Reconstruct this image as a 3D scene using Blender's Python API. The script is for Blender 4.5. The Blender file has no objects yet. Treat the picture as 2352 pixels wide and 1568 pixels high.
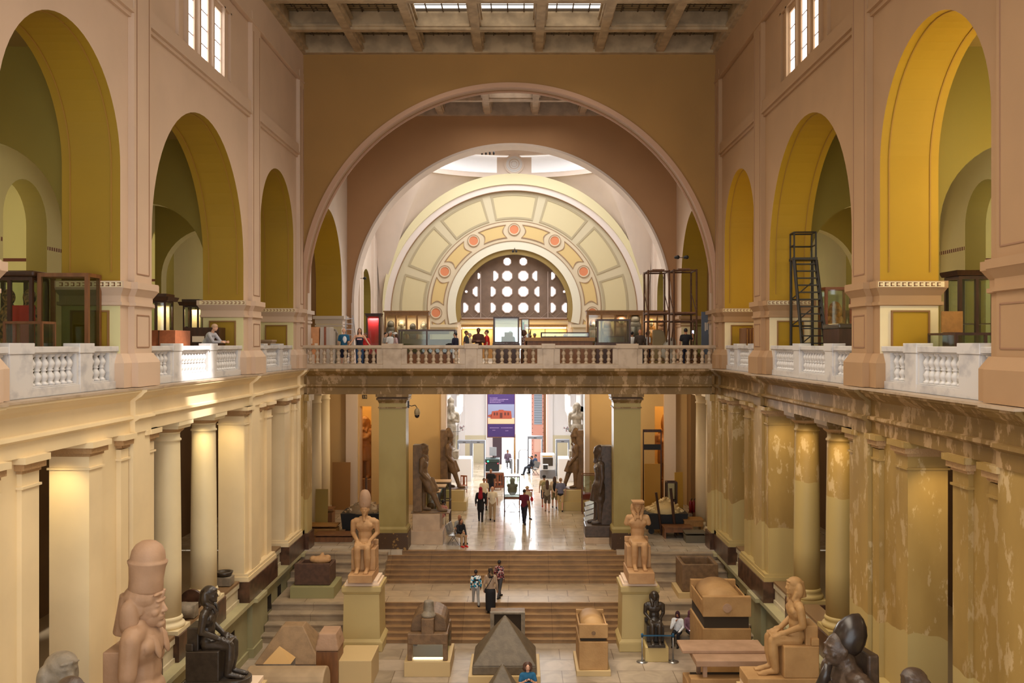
import bpy, bmesh, math, random
from mathutils import Vector, Matrix
R = math.radians
random.seed(7)
C = bpy.context.scene.collection
FO, VX, VY, CX, CZ = 2160.0, 1196.0, 790.0, 0.5, 11.18     # focal length in pixels, vanishing point, eye
GF, EF = 10.1, 2.1                                          # gallery floor, entrance floor heights

def px(x, Y): return CX + (x - VX) * Y / FO
def pz(y, Y): return CZ - (y - VY) * Y / FO

def srgb(r, g, b):
    f = lambda c: (c / 255 / 12.92) if c / 255 <= .04045 else ((c / 255 + .055) / 1.055) ** 2.4
    return (f(r), f(g), f(b), 1)

# ---------------------------------------------------------------- materials
MATS = {}
def mat(name, col, rough=.6, metal=0, noise=0, nscale=3, col2=None, bump=0, bscale=30, emit=None, estr=0, spec=.5, stretch=(1, 1, 1), lo=.4, hi=.6, detail=4):
    if name in MATS: return MATS[name]
    m = bpy.data.materials.new(name); m.use_nodes = True
    nt = m.node_tree; N = nt.nodes; L = nt.links
    b = N['Principled BSDF']
    b.inputs['Base Color'].default_value = col
    b.inputs['Roughness'].default_value = rough
    b.inputs['Metallic'].default_value = metal
    b.inputs['Specular IOR Level'].default_value = spec
    if emit:
        b.inputs['Emission Color'].default_value = emit; b.inputs['Emission Strength'].default_value = estr
    if noise or bump:
        tc = N.new('ShaderNodeTexCoord'); mp = N.new('ShaderNodeMapping'); mp.inputs['Scale'].default_value = stretch
        L.new(tc.outputs['Object'], mp.inputs['Vector'])
    if noise:
        n = N.new('ShaderNodeTexNoise'); n.inputs['Scale'].default_value = nscale; n.inputs['Detail'].default_value = detail
        L.new(mp.outputs[0], n.inputs['Vector'])
        r = N.new('ShaderNodeValToRGB'); r.color_ramp.elements[0].position = lo; r.color_ramp.elements[1].position = hi
        c2 = col2 or tuple(min(1, c * (1 - noise)) for c in col[:3]) + (1,)
        r.color_ramp.elements[0].color = col; r.color_ramp.elements[1].color = c2
        L.new(n.outputs['Fac'], r.inputs[0]); L.new(r.outputs[0], b.inputs['Base Color'])
    if bump:
        n2 = N.new('ShaderNodeTexNoise'); n2.inputs['Scale'].default_value = bscale; n2.inputs['Detail'].default_value = 5
        L.new(mp.outputs[0], n2.inputs['Vector'])
        bp = N.new('ShaderNodeBump'); bp.inputs['Strength'].default_value = bump; bp.inputs['Distance'].default_value = .05
        L.new(n2.outputs['Fac'], bp.inputs['Height']); L.new(bp.outputs[0], b.inputs['Normal'])
    MATS[name] = m
    return m

def slab_mat(name, c1, c2, mortar, rough, sx, sy, msize=.006, plane='XY', spec=.5, vein=.25):
    m = bpy.data.materials.new(name); m.use_nodes = True
    nt = m.node_tree; N = nt.nodes; L = nt.links; b = N['Principled BSDF']
    tc = N.new('ShaderNodeTexCoord'); br = N.new('ShaderNodeTexBrick')
    br.inputs['Scale'].default_value = 1; br.inputs['Mortar Size'].default_value = msize
    br.inputs['Brick Width'].default_value = sx; br.inputs['Row Height'].default_value = sy
    br.inputs['Color1'].default_value = c1; br.inputs['Color2'].default_value = c2; br.inputs['Mortar'].default_value = mortar
    br.inputs['Bias'].default_value = -.1
    L.new(tc.outputs['Object'], br.inputs['Vector'])
    n = N.new('ShaderNodeTexNoise'); n.inputs['Scale'].default_value = 1.4; n.inputs['Detail'].default_value = 7; n.inputs['Distortion'].default_value = 1.2
    L.new(tc.outputs['Object'], n.inputs['Vector'])
    mx = N.new('ShaderNodeMix'); mx.data_type = 'RGBA'; mx.blend_type = 'MULTIPLY'; mx.inputs[0].default_value = 1
    r = N.new('ShaderNodeValToRGB'); r.color_ramp.elements[0].color = (1 - vein,) * 3 + (1,); r.color_ramp.elements[0].position = .35
    r.color_ramp.elements[1].position = .65
    L.new(n.outputs['Fac'], r.inputs[0]); L.new(br.outputs['Color'], mx.inputs[6]); L.new(r.outputs[0], mx.inputs[7])
    L.new(mx.outputs[2], b.inputs['Base Color'])
    b.inputs['Roughness'].default_value = rough; b.inputs['Specular IOR Level'].default_value = spec
    MATS[name] = m
    return m

def peel_mat(name, base, patch, dark, amount=.5, lower=None, zline=None):
    """old paint, worn off in vertical flakes; optionally a fresher coat below a wavy line"""
    m = bpy.data.materials.new(name); m.use_nodes = True
    nt = m.node_tree; N = nt.nodes; L = nt.links; b = N['Principled BSDF']; b.inputs['Roughness'].default_value = .55
    tc = N.new('ShaderNodeTexCoord'); mp = N.new('ShaderNodeMapping'); mp.inputs['Scale'].default_value = (1, 1, .45)
    L.new(tc.outputs['Object'], mp.inputs['Vector'])
    n = N.new('ShaderNodeTexNoise'); n.inputs['Scale'].default_value = 2.6; n.inputs['Detail'].default_value = 9; n.inputs['Roughness'].default_value = .66
    L.new(mp.outputs[0], n.inputs['Vector'])
    r = N.new('ShaderNodeValToRGB'); e = r.color_ramp.elements
    e[0].position = .5 - .0; e[0].color = base; e[1].position = .53; e[1].color = patch
    p = 1 - amount; e[0].position = p * .95; e[1].position = p * .9 + .06
    L.new(n.outputs['Fac'], r.inputs[0])
    n2 = N.new('ShaderNodeTexNoise'); n2.inputs['Scale'].default_value = .7; n2.inputs['Detail'].default_value = 6
    L.new(mp.outputs[0], n2.inputs['Vector'])
    r2 = N.new('ShaderNodeValToRGB'); r2.color_ramp.elements[0].position = .42; r2.color_ramp.elements[1].position = .62
    L.new(n2.outputs['Fac'], r2.inputs[0])
    mx = N.new('ShaderNodeMix'); mx.data_type = 'RGBA'; mx.inputs[7].default_value = dark
    mm = N.new('ShaderNodeMath'); mm.operation = 'MULTIPLY'; mm.inputs[1].default_value = .55
    L.new(r2.outputs[0], mm.inputs[0]); L.new(mm.outputs[0], mx.inputs[0]); L.new(r.outputs[0], mx.inputs[6])
    out = mx.outputs[2]
    if lower:
        sp = N.new('ShaderNodeSeparateXYZ'); L.new(tc.outputs['Object'], sp.inputs[0])
        n3 = N.new('ShaderNodeTexNoise'); n3.inputs['Scale'].default_value = .6; L.new(tc.outputs['Object'], n3.inputs['Vector'])
        ad = N.new('ShaderNodeMath'); ad.operation = 'MULTIPLY_ADD'; ad.inputs[1].default_value = 1.2
        L.new(n3.outputs['Fac'], ad.inputs[0]); L.new(sp.outputs['Z'], ad.inputs[2])
        lt = N.new('ShaderNodeMath'); lt.operation = 'LESS_THAN'; lt.inputs[1].default_value = zline + .6
        L.new(ad.outputs[0], lt.inputs[0])
        m2 = N.new('ShaderNodeMix'); m2.data_type = 'RGBA'; m2.inputs[7].default_value = lower
        L.new(lt.outputs[0], m2.inputs[0]); L.new(out, m2.inputs[6]); out = m2.outputs[2]
    L.new(out, b.inputs['Base Color'])
    MATS[name] = m
    return m

def glass_mat(name='glass', tint=(.9, .95, .92, 1), refl=.12):
    if name in MATS: return MATS[name]
    m = bpy.data.materials.new(name); m.use_nodes = True
    nt = m.node_tree; N = nt.nodes; L = nt.links; N.remove(N['Principled BSDF'])
    t = N.new('ShaderNodeBsdfTransparent'); t.inputs[0].default_value = tint
    g = N.new('ShaderNodeBsdfGlossy'); g.inputs['Roughness'].default_value = .04
    mx = N.new('ShaderNodeMixShader'); mx.inputs[0].default_value = refl
    L.new(t.outputs[0], mx.inputs[1]); L.new(g.outputs[0], mx.inputs[2]); L.new(mx.outputs[0], N['Material Output'].inputs[0])
    MATS[name] = m
    return m

def stripe_mat(name, c1, c2, scale, axis='X', rough=.8):
    m = bpy.data.materials.new(name); m.use_nodes = True
    nt = m.node_tree; N = nt.nodes; L = nt.links; b = N['Principled BSDF']; b.inputs['Roughness'].default_value = rough
    tc = N.new('ShaderNodeTexCoord'); w = N.new('ShaderNodeTexWave'); w.bands_direction = axis; w.inputs['Scale'].default_value = scale
    L.new(tc.outputs['Object'], w.inputs['Vector'])
    r = N.new('ShaderNodeValToRGB'); r.color_ramp.interpolation = 'CONSTANT'
    r.color_ramp.elements[0].color = c1; r.color_ramp.elements[1].color = c2; r.color_ramp.elements[1].position = .5
    L.new(w.outputs['Fac'], r.inputs[0]); L.new(r.outputs[0], b.inputs['Base Color'])
    MATS[name] = m
    return m

def blob_mat(name, cols, scale):
    m = bpy.data.materials.new(name); m.use_nodes = True
    nt = m.node_tree; N = nt.nodes; L = nt.links; b = N['Principled BSDF']; b.inputs['Roughness'].default_value = .8
    tc = N.new('ShaderNodeTexCoord'); v = N.new('ShaderNodeTexVoronoi'); v.inputs['Scale'].default_value = scale
    L.new(tc.outputs['Object'], v.inputs['Vector'])
    sp = N.new('ShaderNodeSeparateColor'); L.new(v.outputs['Color'], sp.inputs[0])
    r = N.new('ShaderNodeValToRGB'); r.color_ramp.interpolation = 'CONSTANT'
    e = r.color_ramp.elements; e[0].color = cols[0]; e[1].color = cols[1]; e[1].position = 1 / len(cols)
    for i, c in enumerate(cols[2:]):
        k = e.new((i + 2) / len(cols)); k.color = c
    L.new(sp.outputs[0], r.inputs[0]); L.new(r.outputs[0], b.inputs['Base Color'])
    MATS[name] = m
    return m

# ---------------------------------------------------------------- mesh builder
class MB:
    def __init__(s): s.v = []; s.f = []; s.m = []; s.mi = 0; s.sm = []; s.smooth = False; s.M = None
    def add(s, vs, fs):
        o = len(s.v)
        s.v += [tuple(s.M @ Vector(v)) if s.M else tuple(v) for v in vs]
        s.f += [tuple(i + o for i in f) for f in fs]; s.m += [s.mi] * len(fs); s.sm += [s.smooth] * len(fs)
        return s
    def box(s, x0, x1, y0, y1, z0, z1, tx=0, ty=0):
        """tx, ty: inset of the top face on each side (negative = flares out)"""
        if x0 > x1: x0, x1 = x1, x0
        if y0 > y1: y0, y1 = y1, y0
        if z0 > z1: z0, z1 = z1, z0
        vs = [(x0, y0, z0), (x1, y0, z0), (x1, y1, z0), (x0, y1, z0), (x0 + tx, y0 + ty, z1), (x1 - tx, y0 + ty, z1), (x1 - tx, y1 - ty, z1), (x0 + tx, y1 - ty, z1)]
        return s.add(vs, [(0, 3, 2, 1), (4, 5, 6, 7), (0, 1, 5, 4), (1, 2, 6, 5), (2, 3, 7, 6), (3, 0, 4, 7)])
    def cbox(s, cx, cy, z0, w, d, h, tx=0, ty=0): return s.box(cx - w / 2, cx + w / 2, cy - d / 2, cy + d / 2, z0, z0 + h, tx, ty)
    def prism(s, poly, axis, a, b):
        """poly in the two other axes, extruded along axis from a to b"""
        n = len(poly)
        P = {'X': lambda p, t: (t, p[0], p[1]), 'Y': lambda p, t: (p[0], t, p[1]), 'Z': lambda p, t: (p[0], p[1], t)}[axis]
        vs = [P(p, a) for p in poly] + [P(p, b) for p in poly]
        return s.add(vs, [tuple(range(n)), tuple(range(2 * n - 1, n - 1, -1))] + [(i, i + n, (i + 1) % n + n, (i + 1) % n) for i in range(n)])
    def lathe(s, prof, c=(0, 0, 0), n=24, axis='Z'):
        """prof: (radius, height) list"""
        vs = []; fs = []
        for r, h in prof:
            for k in range(n):
                a = 2 * math.pi * k / n
                p = (r * math.cos(a), r * math.sin(a), h)
                if axis == 'Y': p = (p[0], h, p[1])
                if axis == 'X': p = (h, p[0], p[1])
                vs.append((p[0] + c[0], p[1] + c[1], p[2] + c[2]))
        for i in range(len(prof) - 1):
            for k in range(n): fs.append((i * n + k, i * n + (k + 1) % n, (i + 1) * n + (k + 1) % n, (i + 1) * n + k))
        fs.append(tuple(range(n - 1, -1, -1))); fs.append(tuple(range((len(prof) - 1) * n, len(prof) * n)))
        sm = s.smooth; s.smooth = True; s.add(vs, fs[:-2]); s.smooth = sm
        o = len(s.v) - len(vs)
        s.f += [tuple(i + o for i in f) for f in fs[-2:]]; s.m += [s.mi] * 2; s.sm += [False] * 2
        return s
    def tube(s, p, q, r0, r1=None, n=10):
        r1 = r0 if r1 is None else r1
        p = Vector(p); q = Vector(q); d = (q - p)
        if d.length < 1e-6: return s
        d.normalize(); u = d.orthogonal().normalized(); w = d.cross(u)
        vs = [p + (u * math.cos(2 * math.pi * k / n) + w * math.sin(2 * math.pi * k / n)) * r0 for k in range(n)] + \
             [q + (u * math.cos(2 * math.pi * k / n) + w * math.sin(2 * math.pi * k / n)) * r1 for k in range(n)]
        return s.add(vs, [(k, (k + 1) % n, (k + 1) % n + n, k + n) for k in range(n)] + [tuple(range(n - 1, -1, -1)), tuple(range(n, 2 * n))])
    def path(s, pts, r, n=8):
        for a, b in zip(pts, pts[1:]): s.tube(a, b, r, r, n)
        return s
    def ell(s, c, rx, ry, rz, rot=None, n=12, m=8):
        vs = []; fs = []
        Rm = rot.to_matrix() if rot else None
        for i in range(m + 1):
            t = math.pi * i / m
            for k in range(n):
                a = 2 * math.pi * k / n
                p = Vector((rx * math.sin(t) * math.cos(a), ry * math.sin(t) * math.sin(a), -rz * math.cos(t)))
                if Rm: p = Rm @ p
                vs.append(p + Vector(c))
        for i in range(m):
            for k in range(n):
                fs.append((i * n + k, i * n + (k + 1) % n, (i + 1) * n + (k + 1) % n, (i + 1) * n + k))
        sm = s.smooth; s.smooth = True; s.add(vs, fs); s.smooth = sm
        return s
    def cap(s, p, q, r0, r1=None, n=10):
        r1 = r0 if r1 is None else r1
        s.tube(p, q, r0, r1, n); s.ell(p, r0, r0, r0, n=n, m=6); s.ell(q, r1, r1, r1, n=n, m=6)
        return s
    def build(s, name, mats, parent=None, voxel=0, smooth_it=0, bevel=0, fix=True):
        me = bpy.data.meshes.new(name)
        me.from_pydata(s.v, [], s.f); me.update()
        if not isinstance(mats, (list, tuple)): mats = [mats]
        for m in mats: me.materials.append(m)
        if len(mats) > 1: me.polygons.foreach_set('material_index', s.m)
        me.polygons.foreach_set('use_smooth', s.sm)
        if fix:
            bm = bmesh.new(); bm.from_mesh(me); bmesh.ops.recalc_face_normals(bm, faces=bm.faces); bm.to_mesh(me); bm.free()
        o = bpy.data.objects.new(name, me); C.objects.link(o)
        if parent: o.parent = parent
        if voxel:
            md = o.modifiers.new('r', 'REMESH'); md.mode = 'VOXEL'; md.voxel_size = voxel; md.use_smooth_shade = True
            if smooth_it:
                sm = o.modifiers.new('s', 'SMOOTH'); sm.iterations = smooth_it; sm.factor = .5
        if bevel:
            bv = o.modifiers.new('b', 'BEVEL'); bv.width = bevel; bv.segments = 2; bv.limit_method = 'ANGLE'; bv.angle_limit = R(40)
        return o

def tag(o, label, cat, group=None, kind=None):
    if label: o['label'] = label
    if cat: o['category'] = cat
    if group: o['group'] = group
    if kind: o['kind'] = kind
    return o
def thing(name, label, cat, loc=(0, 0, 0), rz=0, group=None):
    o = bpy.data.objects.new(name, None); C.objects.link(o); o.empty_display_size = .2
    o.location = loc; o.rotation_euler = (0, 0, rz)
    return tag(o, label, cat, group)
def struct(o): o['kind'] = 'structure'; return o
def dup(root, loc, rz=None, label=None, group=None):
    r = root.copy(); C.objects.link(r); r.location = loc
    if rz is not None: r.rotation_euler = (0, 0, rz)
    if label: r['label'] = label
    if group: r['group'] = group
    for ch in list(root.children):
        c = ch.copy(); C.objects.link(c); c.parent = r
        for g in ch.children:
            d = g.copy(); C.objects.link(d); d.parent = c
    return r

# ---------------------------------------------------------------- walls with openings
def arch_hole(u, r, zs, zb, n=32):
    """semicircle of radius r centred at (u, zs) over an opening going down to zb"""
    xs = [u - r * math.cos(math.pi * k / n) for k in range(n + 1)]
    return dict(u=xs, lo=[zb] * (n + 1), up=[zs + math.sqrt(max(0, r * r - (x - u) ** 2)) for x in xs])
def rect_hole(u0, u1, z0, z1): return dict(u=[u0, u1], lo=[z0, z0], up=[z1, z1])
def interp(xs, ys, x):
    for i in range(len(xs) - 1):
        if xs[i] - 1e-5 <= x <= xs[i + 1] + 1e-5:
            t = (x - xs[i]) / max(1e-9, xs[i + 1] - xs[i]); return ys[i] + (ys[i + 1] - ys[i]) * min(1, max(0, t))
def holed_wall(mb, axis, p0, p1, u0, u1, z0, z1, holes, zsplit=None, mi=(0, 1, 2)):
    """wall slab between planes p0, p1 (axis 'X': plane is X and it runs along Y; 'Y': the other way). mi: face, reveal above zsplit, reveal below"""
    P = (lambda p, u, z: (p, u, z)) if axis == 'X' else (lambda p, u, z: (u, p, z))
    cuts = sorted({round(u, 6) for h in holes for u in h['u']} | {u0, u1})
    cuts = [c for c in cuts if u0 <= c <= u1]
    def quad(a, b, c, d, m): mb.mi = m; mb.add([a, b, c, d], [(0, 1, 2, 3)])
    for a, b in zip(cuts, cuts[1:]):
        if b - a < 1e-7: continue
        mid = (a + b) / 2
        hs = sorted([h for h in holes if h['u'][0] < mid < h['u'][-1]], key=lambda h: h['lo'][0])
        la, lb = z0, z0
        for h in hs:
            ha, hb = interp(h['u'], h['lo'], a), interp(h['u'], h['lo'], b)
            ua, ub = interp(h['u'], h['up'], a), interp(h['u'], h['up'], b)
            if ha - la > 1e-6 or hb - lb > 1e-6:
                for p in (p0, p1): quad(P(p, a, la), P(p, b, lb), P(p, b, hb), P(p, a, ha), mi[0])
                quad(P(p0, a, ha), P(p0, b, hb), P(p1, b, hb), P(p1, a, ha), mi[2])
            mb.smooth = len(h['u']) > 3
            quad(P(p0, a, ua), P(p0, b, ub), P(p1, b, ub), P(p1, a, ua), h.get('m', mi[1])); mb.smooth = False
            la, lb = ua, ub
        for p in (p0, p1): quad(P(p, a, la), P(p, b, lb), P(p, b, z1), P(p, a, z1), mi[0])
    for h in holes:
        for k in (0, -1):
            u, l, t = h['u'][k], h['lo'][k], h['up'][k]
            if t - l < 1e-6: continue
            if zsplit and l < zsplit < t:
                quad(P(p0, u, l), P(p1, u, l), P(p1, u, zsplit), P(p0, u, zsplit), mi[2])
                quad(P(p0, u, zsplit), P(p1, u, zsplit), P(p1, u, t), P(p0, u, t), mi[1])
            else: quad(P(p0, u, l), P(p1, u, l), P(p1, u, t), P(p0, u, t), mi[2] if t < (zsplit or 0) else h.get('m', mi[1]))
    mb.mi = 0
    for u in (u0, u1): quad(P(p0, u, z0), P(p1, u, z0), P(p1, u, z1), P(p0, u, z1), mi[0])
    quad(P(p0, u0, z1), P(p0, u1, z1), P(p1, u1, z1), P(p1, u0, z1), mi[0]); quad(P(p0, u0, z0), P(p0, u1, z0), P(p1, u1, z0), P(p1, u0, z0), mi[0])
    mb.mi = 0

def ring(mb, c, r0, r1, y0, y1, a0=0, a1=180, n=48, c1=None):
    """arched band in the XZ plane centred c=(x,z); r0 inner, r1 outer (outer circle centred c1)"""
    c1 = c1 or c
    vs = []
    for k in range(n + 1):
        a = R(a0 + (a1 - a0) * k / n); ca, sa = math.cos(a), math.sin(a)
        vs += [(c[0] + r0 * ca, y0, c[1] + r0 * sa), (c1[0] + r1 * ca, y0, c1[1] + r1 * sa), (c1[0] + r1 * ca, y1, c1[1] + r1 * sa), (c[0] + r0 * ca, y1, c[1] + r0 * sa)]
    fs = []
    for k in range(n):
        o = 4 * k
        for i in range(4): fs.append((o + i, o + (i + 1) % 4, o + 4 + (i + 1) % 4, o + 4 + i))
    fs += [(0, 1, 2, 3), (4 * n + 3, 4 * n + 2, 4 * n + 1, 4 * n)]
    sm = mb.smooth; mb.smooth = False; mb.add(vs, fs); mb.smooth = sm
# ================================================================ palette
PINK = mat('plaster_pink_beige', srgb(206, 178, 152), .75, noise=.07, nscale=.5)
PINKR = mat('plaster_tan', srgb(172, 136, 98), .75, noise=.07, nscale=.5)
ENDW = mat('plaster_end_wall_shaded', srgb(160, 120, 64), .8, noise=.08, nscale=.35)  # shade of the backlit end wall is mixed into this brown
PALE = mat('plaster_pale', srgb(222, 205, 190), .75, noise=.04, nscale=.6)
MUST = mat('plaster_mustard', srgb(158, 124, 20), .7, noise=.08, nscale=.4)
MUST_LIT = mat('plaster_mustard_lit', srgb(178, 138, 18), .7, noise=.08, nscale=.4)  # lighter copy of the mustard, lamp glow put into the colour
OLIVE = mat('plaster_olive_green', srgb(136, 118, 44), .75, noise=.06, nscale=.4)
GREENP = mat('plaster_pale_green', srgb(216, 206, 152), .75, noise=.04, nscale=.5)
CREAM = mat('paint_cream_yellow', srgb(238, 214, 168), .5, noise=.1, nscale=.45)
CREAM2 = mat('paint_cream_pale', srgb(232, 214, 172), .5, noise=.06, nscale=.9)
PEEL = peel_mat('paint_peeling_olive', srgb(166, 134, 72), srgb(198, 170, 122), srgb(132, 102, 46), .41, lower=srgb(180, 156, 98), zline=4.6)
PEEL2 = peel_mat('paint_peeling_beam', srgb(128, 98, 48), srgb(172, 140, 98), srgb(92, 66, 24), .44)
WAINS = mat('plinth_paint_grey_green', srgb(160, 152, 112), .6, noise=.12, nscale=.6)
BROWNST = mat('marble_dark_brown', srgb(92, 62, 44), .3, noise=.5, nscale=3, col2=srgb(60, 38, 26))
GREY = mat('stone_grey', srgb(140, 130, 120), .6, noise=.2)
MARB = mat('marble_white', srgb(212, 208, 205), .35, noise=1, nscale=2.2, col2=srgb(182, 180, 182), stretch=(1, 1, 1.5), lo=.5, hi=.7)
MARBB = mat('marble_beige', srgb(182, 160, 134), .35, noise=1, nscale=2.2, col2=srgb(158, 136, 110), lo=.5, hi=.7)
CEILM = mat('ceiling_plaster', srgb(176, 152, 118), .8, noise=.25, nscale=2)
CEILR = mat('ceiling_plaster_pale', srgb(200, 176, 152), .8, noise=.2, nscale=2)
TILE = slab_mat('ceiling_glass_tiles_old', srgb(172, 150, 110), srgb(150, 128, 90), srgb(60, 46, 28), .5, .62, .45, .035)
DARK = mat('interior_shade', srgb(60, 48, 34), .9)  # dark colour standing in for shade inside gaps, vents and hollows
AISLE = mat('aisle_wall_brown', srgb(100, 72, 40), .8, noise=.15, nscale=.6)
FLOORM = slab_mat('floor_marble_hall', srgb(178, 160, 138), srgb(158, 140, 116), srgb(108, 88, 66), .32, 1.9, 1.15, .012)
FLOORE = slab_mat('floor_marble_entrance', srgb(206, 192, 172), srgb(188, 170, 144), srgb(140, 120, 95), .13, 1.3, .8, .01)
FLOORG = mat('floor_gallery', srgb(190, 175, 150), .4)
STEP = slab_mat('steps_marble_warm', srgb(164, 128, 86), srgb(150, 114, 74), srgb(100, 72, 44), .5, 1.7, 30, .006, vein=.3)
STEPS2 = slab_mat('steps_marble_grey', srgb(172, 152, 126), srgb(160, 140, 114), srgb(100, 84, 64), .5, 1.9, 30, .006, vein=.25)
WHITEW = mat('wall_white_rotunda', srgb(226, 222, 220), .7)
SALMON = mat('salmon_paint', srgb(214, 134, 92), .7)
FANC = mat('fan_cream', srgb(216, 200, 170), .7)
FANP = mat('fan_panel_yellow', srgb(214, 192, 138), .7)
FANF = mat('fan_frame_line', srgb(158, 128, 98), .7)
FANG = mat('fan_frame_shade', srgb(178, 164, 132), .7)  # paints the shading lines along the edges of the sunken fan panels
YELL = mat('arch_band_yellow', srgb(224, 214, 172), .7)
CONC = mat('claustra_concrete', srgb(128, 106, 90), .8, noise=.12, nscale=2)
SKYG = mat('daylight_glass', (1, 1, 1, 1), .5, emit=(.93, .96, 1, 1), estr=3.2)
SKYP = mat('skylight_glass_bright', (.8, .8, .8, 1), .5, emit=(1, .97, .92, 1), estr=1.5)
LINE = mat('moulding_line', srgb(150, 112, 84), .8)
GREEK = stripe_mat('greek_key_frieze', srgb(206, 170, 120), srgb(150, 100, 70), 2.6, 'Y')
GREEKX = stripe_mat('frieze_squares', srgb(206, 190, 150), srgb(110, 60, 50), 2.0, 'Y')

HC = CZ                          # eye height, heights below named h are above it
CEIL = HC + 12.8
WX = 9.23
Y1, Y1b, Y2, Y2b, Y3 = 41.5, 42.4, 52.7, 54.1, 72.0
ARCH = [(20.15, 2.7, HC + 4.3), (28.9, 4.1, HC + 2.9), (37.7, 2.55, HC + 4.45)]
PIERS = [(15.3, 17.45), (22.85, 24.8), (33.0, 35.15), (40.25, 41.5)]
PILS = [(15.7, 16.95), (23.3, 24.35), (33.55, 34.6), (40.75, 41.5)]

# ================================================================ hall side walls (upper storey)
for s, nm in ((-1, 'left'), (1, 'right')):
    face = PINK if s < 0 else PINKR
    mb = MB()
    holes = [arch_hole(c, r, z, GF) for c, r, z in ARCH]
    for a, b in ((27.3, 28.05), (28.55, 29.3), (29.8, 30.55)): holes.append(dict(rect_hole(a, b, HC + 8.68, HC + 10.75), m=0))
    for a, b in ((7.3, 8.05), (8.55, 9.3), (9.8, 10.55)): holes.append(dict(rect_hole(a, b, HC + 8.68, HC + 10.75), m=0))
    holed_wall(mb, 'X', s * WX, s * (WX + 1.42), -6, Y1b, GF, CEIL + 1.2, holes, HC + 1.45)
    struct(mb.build('wall_' + nm, [face, MUST if s < 0 else MUST_LIT, CREAM2 if s > 0 else GREENP]))
    t = MB(); X = lambda d: s * (WX - d)          # d: projection into the hall
    for a, b in PILS:
        t.box(X(-.05), X(.16), a, b, GF + .02, CEIL - .9)
        for k in (.14,):                           # recessed panel lines on the pilaster
            t.mi = 1
            for yy in (a + k, b - k):
                t.box(X(.16), X(.172), yy - .015, yy + .015, HC + 1.75, CEIL - 1.6)
                t.box(X(.16), X(.172), yy - .015, yy + .015, GF + 1.0, HC + .72)
            for zz in (HC + 1.75, HC + .72, GF + 1.0): t.box(X(.16), X(.172), a + k, b - k, zz - .015, zz + .015)
            t.mi = 0
    t.box(X(-.05), X(.14), -6, Y1, HC + 11.5, CEIL)            # top frieze
    t.box(X(.1), X(.2), -6, Y1, HC + 11.46, HC + 11.54)
    yy = [-6] + [y for p in PILS for y in p]
    for a, b in zip(yy[0::2], yy[1::2]):
        t.box(X(-.05), X(.12), a, b, HC + 8.22, HC + 8.66)     # string course below the windows
        t.box(X(-.05), X(.17), a, b, HC + 8.2, HC + 8.28); t.box(X(-.05), X(.08), a, b, HC + 8.1, HC + 8.2)
    for yc in (26.55, 27.2, 28.3, 29.55, 30.65, 31.3):         # window jamb strips
        t.box(X(-.05), X(.1), yc - .07, yc + .07, HC + 8.66, HC + 11.0)
    t.box(X(-.05), X(.1), 26.4, 31.45, HC + 10.95, HC + 11.05)
    struct(t.build('trim_' + ('1' if s < 0 else '2'), [face, LINE]))
    # piers: base flare, impost mouldings wrapping into the arches
    m = MB()
    for i, ((a, b), (c, d)) in enumerate(zip(PIERS, PILS)):
        xo = WX + 1.42 + .04
        e1 = .0 if i == 3 else .09
        def wrap(p, z0, z1, q=None, mi=0):         # p projection at the bottom, q at the top
            q = p if q is None else q; m.mi = mi
            for (ya, yb, base) in ((a, b, 0), (c, d, .16)):
                x0, x1 = WX - base - p, xo + p
                if base: x1 = WX
                y0, y1 = ya - p, (yb + p if i < 3 else yb)
                k = q - p
                vs = [(s * x0, y0, z0), (s * x1, y0, z0), (s * x1, y1, z0), (s * x0, y1, z0),
                      (s * (x0 - k), y0 - k, z1), (s * (x1 + (k if not base else 0)), y0 - k, z1), (s * (x1 + (k if not base else 0)), y1 + (k if i < 3 else 0), z1), (s * (x0 - k), y1 + (k if i < 3 else 0), z1)]
                m.add(vs, [(0, 3, 2, 1), (4, 5, 6, 7), (0, 1, 5, 4), (1, 2, 6, 5), (2, 3, 7, 6), (3, 0, 4, 7)])
        wrap(.16, GF + .02, GF + .62); wrap(.16, GF + .62, GF + .85, .03)
        wrap(.015, HC + .93, HC + .95, .06); wrap(.06, HC + .95, HC + 1.03); wrap(.02, HC + 1.03, HC + 1.18)
        wrap(.02, HC + 1.18, HC + 1.36, .13); wrap(.14, HC + 1.36, HC + 1.53)
        m.mi = 0
    struct(m.build('trim_' + ('3' if s < 0 else '4'), [face, GREEK]))
    # greek key frieze and recessed jamb panels on the arch reveals
    g = MB()
    for i, (a, b) in enumerate(PIERS):
        for yf, sg in ((a, -1), (b, 1)):
            if i == 3 and sg == 1: continue
            y0 = yf + sg * .232
            g.mi = 0                                             # the key strip sits on the impost slab
            g.box(s * (WX - .1), s * (WX + 1.5), yf + sg * .14, yf + sg * .15, HC + 1.38, HC + 1.51)
            n = 11
            g.mi = 1
            for k in range(n):
                xa = WX - .08 + k * .14
                g.box(s * xa, s * (xa + .09), yf + sg * .15, yf + sg * .156, HC + 1.4, HC + 1.42)
                g.box(s * xa, s * (xa + .03), yf + sg * .15, yf + sg * .156, HC + 1.4, HC + 1.49)
                g.box(s * xa, s * (xa + .09), yf + sg * .15, yf + sg * .156, HC + 1.47, HC + 1.49)
            # panel below the impost
            g.mi = 2
            g.box(s * (WX + .3), s * (WX + 1.16), yf, yf + sg * .02, GF + 1.0, HC + .78)
            g.mi = 3
            for xa, xb, za, zb in ((WX + .26, WX + .3, GF + 1.0, HC + .78), (WX + 1.16, WX + 1.2, GF + 1.0, HC + .78), (WX + .26, WX + 1.2, HC + .78, HC + .82), (WX + .26, WX + 1.2, GF + .96, GF + 1.0)):
                g.box(s * xa, s * xb, yf, yf + sg * .05, za, zb)
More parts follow.
